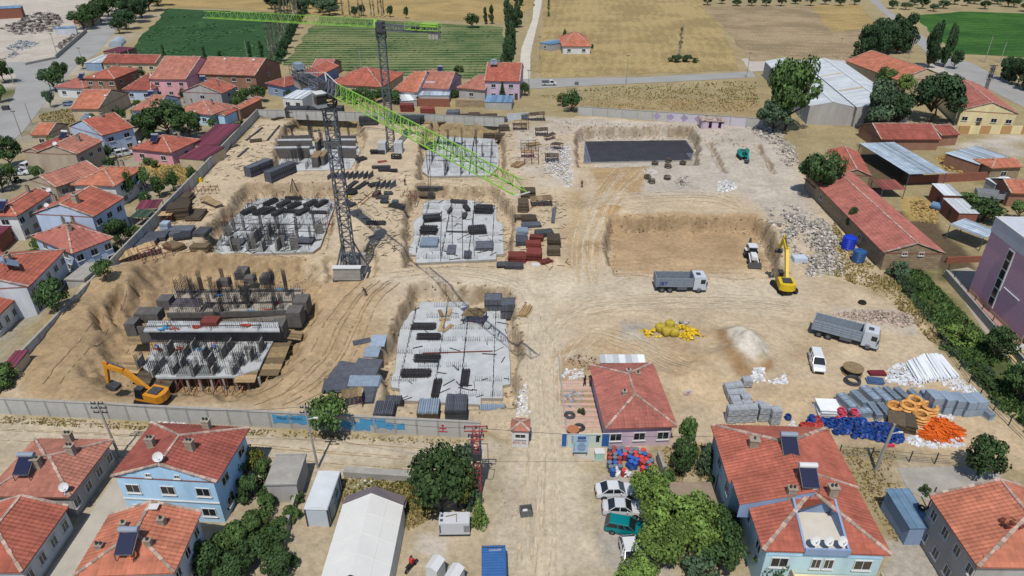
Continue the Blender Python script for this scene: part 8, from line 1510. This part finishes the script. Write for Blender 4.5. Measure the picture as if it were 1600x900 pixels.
for px,py,h,w,c,k,lb in [(738,44,6,7,'dark','round','round dark tree alone at the corner of the row crop field'),(758,38,7,3.6,'pine','tall','left slim tree of the pair right of the round field tree'),(768,38,8,4,'pine','tall','right slim tree of the pair right of the round field tree'),(882,66,5,4,'pine','cone','small dark conifer beside the lone farmhouse'),(925,76,2,1.6,'dark','bush','little bush at the corner of the lone farmhouse'),(886,84,1.6,1.5,'mid','bush','little bush in front of the lone farmhouse'),(1060,92,11,3.4,'grey','bare','tall half-bare poplar alone in the wheat field'),(1056,97,3,6,'pine','bush','left dark bush at the foot of the lone poplar'),(1073,97,3.2,5,'pine','bush','middle dark bush at the foot of the lone poplar'),(1086,98,2,3,'dark','bush','right dark bush at the foot of the lone poplar'),(893,174,5.6,6,'dark','round','round dark tree at the left end of the mosaic wall'),(879,166,3.5,4,'dark','round','smaller tree left of the round tree by the mosaic wall'),(857,26,9,2.4,'mid','poplar','slim green poplar beside the pale track'),(820,150,4,3.4,'dark','round','dark tree beside the lilac end house'),(785,157,5.4,2.6,'pine','cone','slim conifer in front of the lilac end house'),(258,92,5,2.2,'pine','poplar','leftmost dark cypress at the near edge of the dense crop field'),(322,97,5.5,2.4,'pine','poplar','middle dark cypress at the near edge of the dense crop field'),(345,97,4,2.8,'pine','poplar','low dark cypress right of the middle one'),(393,98,7,2.8,'pine','poplar','dark cypress at the right end of the dense crop field'),(412,102,8,3.2,'pine','poplar','tallest dark cypress beside the bare poplars'),(1226,204,17,13.5,'mid','round','very tall broad green tree in front of the warehouse'),(1206,208,8,9,'bluegreen','round','grey-green tree at the foot of the very tall tree'),(1455,192,12,14.5,'pine','round','round blackish tree right of the warehouses'),(1362,208,13,11,'bluegreen','tall','tall grey-green tree before the warehouse gable'),(1396,202,9,10,'pine','round','low dark tree between the tall grey-green and the round blackish one'),(1380,138,6,7,'mid','round','green tree at the left of the orange roof'),(1410,150,6,6,'light','round','yellow-green tree in front of the orange roof'),(1370,120,5,6,'mid','round','bushy tree behind the green one at the orange roof'),(1277,310,9,9.5,'dark','round','large round dark tree at the corner of the stone farm building'),(1325,362,4.4,2.8,'dark','tall','narrow dark tree against the stone farm building'),(1556,560,4.5,4.6,'dark','round','round dark bush tree in the purple building courtyard'),(1592,625,5,5,'dark','round','dark tree at the right edge by the courtyard wall'),(1450,106,15,8,'pine','tall','tall dark tree left of the road junction'),(1474,105,14,6,'pine','tall','tall dark tree right next to the road junction'),(1490,108,6,5,'pine','round','dark tree at the junction corner'),(1535,345,4,7,'dark','round','dark tree behind the purple building'),(1510,320,3,6,'mid','bush','green hedge between the stepped sheds and the farm truck'),(1590,345,4,4,'mid','round','green tree at the right edge behind the purple building')]: T(px,py,h,w,k,c,lb,n=4600 if h > 9 and k != 'bare' else None)
for i,(px,py) in enumerate(((1345,92),(1358,92),(1372,90),(1386,86),(1400,84),(1412,82),(1366,80),(1392,76))): T(px,py,11 + i % 3,10,'tall','pine','dark tree in the dense clump between the grey stubble and the junction','dense dark clump near the junction',n=3000)
for i in range(13): T(790 + rnd.uniform(-3,22) * (i / 12) + 4,112 - i * 8.6,rnd.uniform(7,11),rnd.uniform(5,7),'tall','pine','dark tree in the row along the pale track','dark trees along the pale track')
for i in range(9): T(1562 + i * 9,122 + i * 4 + rnd.uniform(-4,4),rnd.uniform(5,9),6,'round' if i % 2 else 'tall','pine','dark tree on the verge at the right end of the junction','dark trees at the right road verge')
for i in range(11): T(1105 + i * 23,9 + rnd.uniform(-3,2),rnd.uniform(3,6),6,'round','pine','dark tree in the row behind the grey stubble field','trees behind the grey stubble field')
for i in range(14): T(1395 + i * 16 + rnd.uniform(-4,4),14 + rnd.uniform(-10,6),rnd.uniform(3,6),rnd.uniform(5,8),'round',rnd.choice(('pine','dark','bluegreen')),'scattered tree on the dry ground behind the lush crop field','trees behind the lush crop field')
for i in range(8): T(420 + i * 15,8 + rnd.uniform(-6,4),6,7,'round','bluegreen','tree far behind the dense crop field','trees far behind the crop field')
for i in range(6): T(537 + i * 16,158 + (i % 2) * 4,rnd.uniform(3.5,4.5),5,'round','dark','bushy dark tree in the gardens below the wide red-roofed house','garden trees behind the back wall')
for px,py,w,lb in ((650,160,3,'bush left of the brick yard wall'),(712,152,4,'bush between the dormer house and grey-gabled house'),(717,112,4,'bush behind the grey-gabled house'),(450,152,3,'round green bush by the white annex')): T(px,py,2.6,w,'bush','dark',lb)
vil = W([(90,180),(230,150),(400,150),(390,185),(300,300),(140,430),(60,480),(-10,470),(-20,300),(40,200)]); xs = [p[0] for p in vil]; ys = [p[1] for p in vil]; k = 0
def free(X,Y,m_):
 for fx,fy,a,lx,ly in FOOT:
  dx,dy = X - fx,Y - fy; u,v = dx * math.cos(a) + dy * math.sin(a),-dx * math.sin(a) + dy * math.cos(a)
  if -m_ < u < lx + m_ and -m_ < v < ly + m_: return False
 return True
while k < 46:
 X,Y = rnd.uniform(min(xs),max(xs)),rnd.uniform(min(ys),max(ys)); w = rnd.uniform(1.6,4.2)
 if not inpoly(X,Y,vil) or not free(X,Y,w * .35): continue
 k += 1; kk = ('bush' if w < 2.6 else 'round',rnd.choice(('mid','dark')),0,2000)
 if kk not in _cr: _cr[kk] = (crown_mesh(kk[0],900 + len(_cr),kk[1],2000,.42),trunk_mesh(kk[0],9))
 t = thing('bush' if w < 2.6 else 'broadleaf_tree','%s in a garden gap between the houses of the left village' % ('low green shrub' if w < 2.6 else 'small leafy garden tree'),'bush' if w < 2.6 else 'tree',(X,Y,0),rnd.uniform(0,6),'garden shrubs of the left village' if w < 2.6 else 'garden trees of the left village'); hh = w * (.7 if w < 2.6 else 1.15); inst(_cr[kk][1],'trunk',t,scale=(w / 2,w / 2,hh)); inst(_cr[kk][0],'crown',t,scale=(w / 2,w / 2,hh))
# vegetation strip inside the right fence
strip = W([(1392,420),(1410,418),(1470,505),(1555,600),(1610,664),(1640,720),(1560,640),(1470,540)]); xs = [p[0] for p in strip]; ys = [p[1] for p in strip]; k = 0
while k < 22:
 X,Y = rnd.uniform(min(xs),max(xs)),rnd.uniform(min(ys),max(ys))
 if not inpoly(X,Y,strip): continue
 k += 1; kk = ('bush',rnd.choice(('mid','dark','bluegreen')),0,1200)
 if kk not in _cr: _cr[kk] = (crown_mesh('bush',900 + len(_cr),kk[1],1200,.5),trunk_mesh('bush',7))
 t = thing('bush','wild green bush in the strip between the site fence and the courtyard wall','bush',(X,Y,0),rnd.uniform(0,6),'wild bushes along the right fence'); w = rnd.uniform(1.4,2.8); inst(_cr[kk][1],'trunk',t,scale=(w / 2,w / 2,w * .6)); inst(_cr[kk][0],'crown',t,scale=(w / 2,w / 2,w * .6))
T(1492,535,3.2,5.0,'bush','light','yellow-green wild bush in the strip near the courtyard wall'); T(1402,432,3,4,'bush','bluegreen','grey-green bush at the near corner of the stone farm building')
# grass tufts: nobody could count them
def tufts(name,label,poly,n,s,col,clumpy=.3):
 P = W(poly); xs = [p[0] for p in P]; ys = [p[1] for p in P]; b = MB(); b.rt = True
 for _ in range(n):
  for _t in range(30):
   X,Y = random.uniform(min(xs),max(xs)),random.uniform(min(ys),max(ys))
   if inpoly(X,Y,P) and float(fbm(np.array([X]),np.array([Y]),4.0,3)[0]) > random.uniform(-.5,clumpy): break
  z = gz(X,Y); a = random.uniform(0,6.28)
  for k in range(2): a += 1.3; dx,dy = math.cos(a) * s * .5,math.sin(a) * s * .5; lx,ly = random.uniform(-.5,.5) * s,random.uniform(-.5,.5) * s; b.poly([(X - dx,Y - dy,z),(X + dx,Y + dy,z),(X + dx * .3 + lx,Y + dy * .3 + ly,z + s * random.uniform(.5,1.1))])
 return tag(b.build(name,LF[col] if col in LF else MATS[col]),label,'grass',kind='stuff')
M('dry_grass',S(170,152,98),.95,.25,1,tint=.5)
tufts('grass','grass and weeds on the lot behind the tent',[(535,748),(640,742),(690,800),(640,830),(530,805)],1500,.35,'dry_grass'); tufts('grass','green weeds on the lot behind the tent',[(545,755),(640,752),(680,800),(560,800)],700,.35,'olive'); tufts('grass','weeds along the street side of the long wall',[(0,650),(740,690),(735,702),(600,690),(0,662)],700,.3,'dry_grass',.1); tufts('grass','dry grass along the right fence',[(1300,345),(1340,400),(1400,440),(1480,540),(1460,540),(1380,460),(1300,430)],1500,.4,'dry_grass'); tufts('grass','green weeds in the fence strip',[(1385,418),(1430,415),(1600,590),(1640,690),(1560,640),(1470,530)],3500,.6,'mid'); tufts('grass','dry grass beside the apartment house',[(1310,695),(1395,705),(1420,780),(1400,850),(1340,760)],420,.3,'dry_grass'); tufts('grass','dry grass in the garden left of the apartment house',[(1035,700),(1150,690),(1150,740),(1050,780)],700,.35,'dry_grass')
tufts('grass','dry weeds on the field between the asphalt road and the mosaic wall',[(840,150),(1180,135),(1190,178),(905,168)],1800,.4,'dry_grass',.2); tufts('grass','green weeds on the field between the asphalt road and the mosaic wall',[(880,140),(1180,126),(1190,170),(1000,150)],420,.5,'olive',.1); tufts('grass','dry garden grass in the left village',[(60,180),(115,168),(120,195),(70,200)],600,.5,'dry_grass'); tufts('grass','dry lawn by the site wall below the maroon sheds',[(218,256),(305,258),(285,290),(245,288)],800,.35,'dry_grass')
# crop plants standing on the near part of the crop fields would be past counting: rows of leaf tufts
def crop(label,poly,sp,s,col,px_dir=R(0),keep=.9):
 P = W(poly); xs = [p[0] for p in P]; ys = [p[1] for p in P]; b = MB(); y = min(ys)
 while y < max(ys):
  x = min(xs)
  while x < max(xs):
   X,Y = x + random.uniform(-.5,.5),y + random.uniform(-.15,.15)
   if inpoly(X,Y,P) and random.random() < keep and float(fbm(np.array([X]),np.array([Y]),14.0,3)[0]) > -.28 - (1 - keep) * -.6:
    b.tint = min(1,max(0,random.gauss(.5,.22))); a = random.uniform(0,3.1); dx,dy = math.cos(a) * s,math.sin(a) * s; h = s * random.uniform(.2,.5); b.poly([(X - dx,Y - dy,.06),(X + dx,Y + dy,.06),(X + dx * .7 + dy * .5,Y + dy * .7 - dx * .5,h),(X - dx * .7 + dy * .5,Y - dy * .7 - dx * .5,h)])
   x += sp * .6
  y += sp
 return tag(b.build('crop',LF[col]),label,'crop',kind='stuff')
crop('dense green crop rows in the left field',[(192,94),(202,84),(262,15),(466,23),(436,100),(412,110),(330,100)],2.2,.6,'crop',keep=.6); crop('green crop rows with bare soil between them in the right field',[(446,102),(500,28),(640,35),(783,43),(788,80),(781,124),(560,115),(520,104)],4.6,.7,'crop',keep=.8)

# ---------------------------------------------------------------- soil marks: clods on the banks, tyre ruts, loose timber
b = MB(); n = 0
for poly,dep,bw in PITS[:8]:
 V = [Vector(p) for p in poly]
 for a_,e_ in zip(V,V[1:] + V[:1]):
  for _ in range(int((e_ - a_).length * 9)):
   p = a_.lerp(e_,random.random()); nr = Vector((e_ - a_).yx).normalized(); o_ = random.gauss(.2,.9); X,Y = p.x + nr.x * o_ + random.uniform(-.4,.4),p.y - nr.y * o_ + random.uniform(-.4,.4); b.chunk((X,Y,gz(X,Y)),.05 + .28 * random.random() ** 3,.6); n += 1
tag(b.build('soil_clods',M('soil_clod',S(160,138,108),.95,.2,2,tint=.4)),'brown soil clods lying on the pit banks','soil',kind='stuff')
RUT = [.03]
def ruts(name,lines,mat,w=.22,gauge=1.9):
 b = MB(); b.rt = True
 for li,pts in enumerate(lines):
  V = [gp(*p) for p in pts]; Q = []; zo = RUT[0]; RUT[0] += .0035
  for i in range(len(V) - 1):
   p0,p1,p2,p3 = V[max(0,i - 1)],V[i],V[i + 1],V[min(len(V) - 1,i + 2)]; k = max(2,int((p2 - p1).length / .7))
   for j in range(k): f = j / k; Q.append(.5 * ((2 * p1) + (p2 - p0) * f + (2 * p0 - 5 * p1 + 4 * p2 - p3) * f * f + (3 * p1 - p0 - 3 * p2 + p3) * f ** 3))
  for s in (-gauge / 2,gauge / 2):
   pr = None
   for i in range(len(Q) - 1):
    d = (Q[i + 1] - Q[i]).normalized(); nn = Vector((-d.y,d.x,0)); ww = w * random.uniform(.35,1.1); c = Q[i] + nn * (s + random.uniform(-.04,.04)); cur = []
    for m_ in (-1,1): q = c + nn * m_ * ww / 2; cur.append((q.x,q.y,gz(q.x,q.y) + zo))
    if pr and random.random() < .85: b.poly([pr[0],pr[1],cur[1],cur[0]])
    pr = cur
 tag(b.build(name,mat),kind='structure')
rz_ = lambda: random.uniform(-4,4)
main = [[(836 + k + rz_(),898),(842 + k * .9 + rz_(),780),(848 + k * .7,660),(850 + k * .6,560),(868 + k * .5,505),(930,480 + k * .3 + rz_()),(1040,468 + k * .3 + rz_()),(1160,470 + k * .3),(1250,480 + k * .2)] for k in (-14,0,9,22)] + [[(838 + k,880),(846 + k * .8,700),(838 + k * .5,560),(832,480),(800,440 + k * .3),(700,424 + rz_()),(600,432 + rz_())] for k in (-8,12)]
yard = [[(880 + k,560 + rz_()),(930,520 + k * .4),(1000,540 + k * .5),(1080,575 + k * .4)] for k in (-6,6,16)] + [[(1100,660),(1130,590 + rz_()),(1210,600),(1250,560),(1270,500),(1230,475)],[(1080,680),(1110,620),(1220,625),(1270,590),(1300,545),(1290,490)],[(910,480),(1020,490),(1120,500),(1240,520),(1330,550),(1400,560)]]
north = [[(905 + k,440),(903 + k * .9,380),(925 + k,320),(970 + k * 1.3,262)] for k in (0,8,18,30)] + [[(900,320 + k),(1000,305 + k),(1100,303 + k),(1160,318 + k)] for k in (0,9)] + [[(830,285),(700,280),(600,276)],[(820,300),(700,290),(620,284)]]
slope = [[(600 + k,440),(560 + k,480),(525 + k * 1.2,550),(480 + k * 1.4,600),(420 + k * 1.6,632)] for k in (-24,2,16)] + [[(60 + k,600),(120 + k,530),(170 + k,450)] for k in (20,)]
m_r1 = M('rut_dark',S(200,180,150),.95,.2,2,tint=.2); m_r2 = M('rut_pale',S(209,193,166),.95,.15,2,tint=.15); m_r3 = M('rut_brown',S(174,148,114),.95,.2,2,tint=.25)
ruts('tyre_ruts',main[::2] + yard[1:2] + north[1::2],m_r1); ruts('tyre_ruts',main[1::2] + yard[:4:2] + north[::2],m_r2); ruts('tyre_ruts',slope,m_r3,.24,2.1)
ruts('tyre_ruts',[[(0,664 + k),(250,676 + k),(500,698 + k),(740,716 + k)] for k in (0,15)],m_r1)
for lb,poly,n_ in (('loose timber and scrap strewn between the crane and the middle slab',[(560,280),(640,270),(640,400),(575,400),(530,330)],170),('loose timber strewn in the left back yard',[(360,200),(430,190),(430,260),(360,290),(300,300)],150),('loose timber strewn along the back wall',[(480,190),(800,200),(800,222),(560,200)],130),('loose boards strewn along the left site wall',[(170,400),(300,310),(340,330),(320,400),(230,410)],150),('loose timber strewn around the stores row',[(790,300),(880,300),(890,420),(790,425)],130),('loose boards and bars strewn over the rubble left of the far right pit',[(780,200),(880,210),(880,280),(790,280)],110),('loose timber strewn round the unfinished block',[(190,520),(470,430),(490,500),(440,600),(200,610)],160)):
 o = heap('loose_timber',lb,'timber',poly,n_,1.6,.075,random.choice((m_wood,m_woodd,m_ply)),.0,0,80)
for lb,poly,z,n_ in (('offcuts and bars strewn over the middle slab',P_S4,SLABZ,50),('offcuts and bars strewn over the near slab',P_S6,SLABZ,34),('offcuts strewn over the crowded left slab',P_S3,SLABZ,120)):
 Pq = W(poly,z); c = np.mean(Pq,0); b = MB(); b.rt = True; xs = [p[0] for p in Pq]; ys = [p[1] for p in Pq]; k = 0
 while k < n_:
  X,Y = random.uniform(min(xs),max(xs)),random.uniform(min(ys),max(ys))
  if inpoly(X,Y,Pq): a = random.uniform(0,3.1); l = random.uniform(.3,1.1); b.beam((X - math.cos(a) * l,Y - math.sin(a) * l,z + .05),(X + math.cos(a) * l,Y + math.sin(a) * l,z + .06),random.uniform(.05,.14)); k += 1
 tag(b.build('offcuts',random.choice((m_woodd,m_dark)),None),lb,'offcuts',kind='stuff')

# ---------------------------------------------------------------- fence posts, poles, wires
def fence(label,pts,sp=3.2,h=1.7):
 A = gp(*pts[0]); t = thing('wire_fence',label,'fence',(A.x,A.y,0)); V = [gp(*p) - Vector((A.x,A.y,0)) for p in pts]; b = MB(); me_ = MB().box(0,0,-.2,.1,.1,h + .2).mesh('post',m_dark)
 for a,e in zip(V,V[1:]):
  n = max(1,round((e - a).length / sp))
  for i in range(n): p = a.lerp(e,i / n); inst(me_,'post',t,(p.x,p.y,p.z))
  for z in (.4,.9,1.4): b.beam(a + Vector((0,0,z)),e + Vector((0,0,z)),.035)
 tag(b.build('wire',m_steel,t),kind='stuff')
fence('wire fence along the right side of the site next to the green strip',[(1388,425),(1430,480),(1470,540),(1530,620),(1600,690)]); fence('wire fence behind the apartment house yard',[(1310,712),(1360,716),(1420,722),(1500,728)]); fence('railing on the courtyard wall of the purple building',[(1478,430),(1530,495),(1600,575)],3,2.2)
def pole(label,px,py,h,arms=((.9,1.6),),mat=None,r=.16,lean=0.0,lamp=False,name='utility_pole'):
 x,y,z0 = at(px,py); t = thing(name,label,'pole',(x,y,z0)); MB().cyl((0,0,-.3),(lean,0,h),r,r * .62,8).build('shaft',mat or m_conc,t)
 for f,w_ in arms:
  a = MB().box(lean * f,0,h * f,w_,.1,.12).build('crossarm',m_dark,t); b = MB()
  for k in (-.45,-.15,.15,.45): b.cyl((lean * f + w_ * k,0,h * f + .12),(lean * f + w_ * k,0,h * f + .35),.06,.04,6)
  tag(b.build('insulator',m_dark,a),kind='stuff')
 if lamp: b = MB(); b.beam((lean,0,h * .8),(lean + .9,0,h * .83),.06); b.box(lean + 1.0,0,h * .82,.5,.2,.12); b.build('lamp',m_white,t)
 return Vector((x + lean,y,z0 + h))
p1 = pole('grey concrete pole with crossarms beside the white cabin and dirt street',497,731,9.0,((.9,1.3),(.98,1.0)),lean=-.2,lamp=True); p2 = pole('grey concrete pole with many crossarms between the grey house and the street',187,713,8.0,((.82,1.6),(.9,1.8),(.98,1.4)),lean=-.25); p3 = pole('thick concrete pole standing on the dry grass behind the turquoise house',1368,735,6.9,((.95,1.0),),r=.22,lean=.25,lamp=True)
pole('short dark post beside the worn blue shed',1449,795,3.2,(),m_dark,.1);
for px,py,h,lb in ((90,88,9,'concrete pole at the end of the low wall by the scrap yard'),(138,45,9,'concrete pole in the hedge at the upper left road'),(22,132,9,'pole at the left edge of the upper road'),(131,104,7,'short pole by the white-roofed shed'),(80,142,7,'pole beside the junction tree'),(50,194,6,'thin pole on the dry garden beside the left road'),(34,213,7,'pole with crossarm on the left road below the dry garden'),(207,107,7,'pole behind the brown brick house'),(214,200,6,'pole beside the flat-roofed extension'),(76,305,6,'thin pole in the left column of houses'),(195,250,5,'lamp post beside the parked white car'),(565,112,8,'pole at the near edge of the row crop field'),(388,97,8,'pole at the right end of the dense crop field'),(788,103,8,'pole beside the twin solar panels'),(826,148,8,'pole at the foot of the pale track'),(843,93,9,'pole left of the lone farmhouse'),(978,132,10,'lattice-topped pole in the middle of the asphalt road verge'),(1166,122,9,'pole at the left end of the warehouse apron'),(1309,92,8,'double pole behind the warehouse'),(1420,92,8,'pole at the dense dark clump'),(1538,98,10,'pale concrete pole at the lush crop field'),(1562,98,8,'thinner lamp post right of the pale concrete pole'),(1490,195,7,'leaning pole in front of the cream building'),(800,28,8,'pole by the dark row of the pale track')): pole(lb,px,py,h,((.95,1.2),) if h > 6 else (),r=.15)
def pylon(label,px,py,h,mat):
 x,y,z0 = at(px,py); t = thing('lattice_pylon',label,'pylon',(x,y,z0)); b = MB(); lattice(b,(0,0,-.2),(0,0,h),.7,.7,int(h / .7),.09); b.build('tower',mat,t)
 for z,w_ in ((h * .98,2.4),(h * .86,1.6)): a = MB().box(0,-.36,z,w_,.1,.12).box(0,.36,z,w_,.1,.12).build('crossarm',mat,t); b = MB(); [b.cyl((w_ * k,0,z + .1),(w_ * k,0,z + .5),.1,.06,6) for k in (-.48,0,.48)]; b.build('insulator',m_dark,a)
 b = MB(); [b.cyl((xx,-.45,zz),(xx,-.45,zz + .45),.1,.1,7) for xx in (-.45,.45) for zz in (h * .68,h * .75,h * .82,h * .9)]; tag(b.build('fuse',M('fuse_blue_grey',S(70,80,110),.5,.2,2),t),kind='stuff'); MB().box(0,-.2,h * .58,1.1,.9,.9).build('transformer',m_dark,t); b = MB()
 for s in (-1,1): b.beam((s * 1.2,-.3,h * .5),(s * 1.2,-.3,h * .8),.06)
 b.beam((-1.2,-.3,h * .5),(1.2,-.3,h * .5),.06); b.beam((-1.2,-.3,h * .8),(1.2,-.3,h * .8),.06); b.build('platform_frame',m_dark,t); return Vector((x,y,z0 + h))
p4 = pylon('red lattice pylon with transformer beside the tree group and sand road',747,772,9.5,M('red_lattice',S(176,84,84),.6,.2,2)); pylon('dark lattice pylon with transformer at the right road by the cream building',1538,146,9.0,m_dark)
def wire(label,a,e,sag=.8,n=10):
 b = MB(); P = [a.lerp(e,i / n) - Vector((0,0,sag * 4 * (i / n) * (1 - i / n))) for i in range(n + 1)]
 for p,q in zip(P,P[1:]): b.beam(p,q,.03)
 tag(b.build('overhead_wire',m_dark),label,'wire')
wire('overhead wire from the pole by the white cabin to the pole at the grey house',p1,p2); wire('overhead wire from the pole by the white cabin to the red lattice pylon',p1,p4); wire('overhead wire from the red lattice pylon toward the pole behind the turquoise house',p4,p3,1.5)
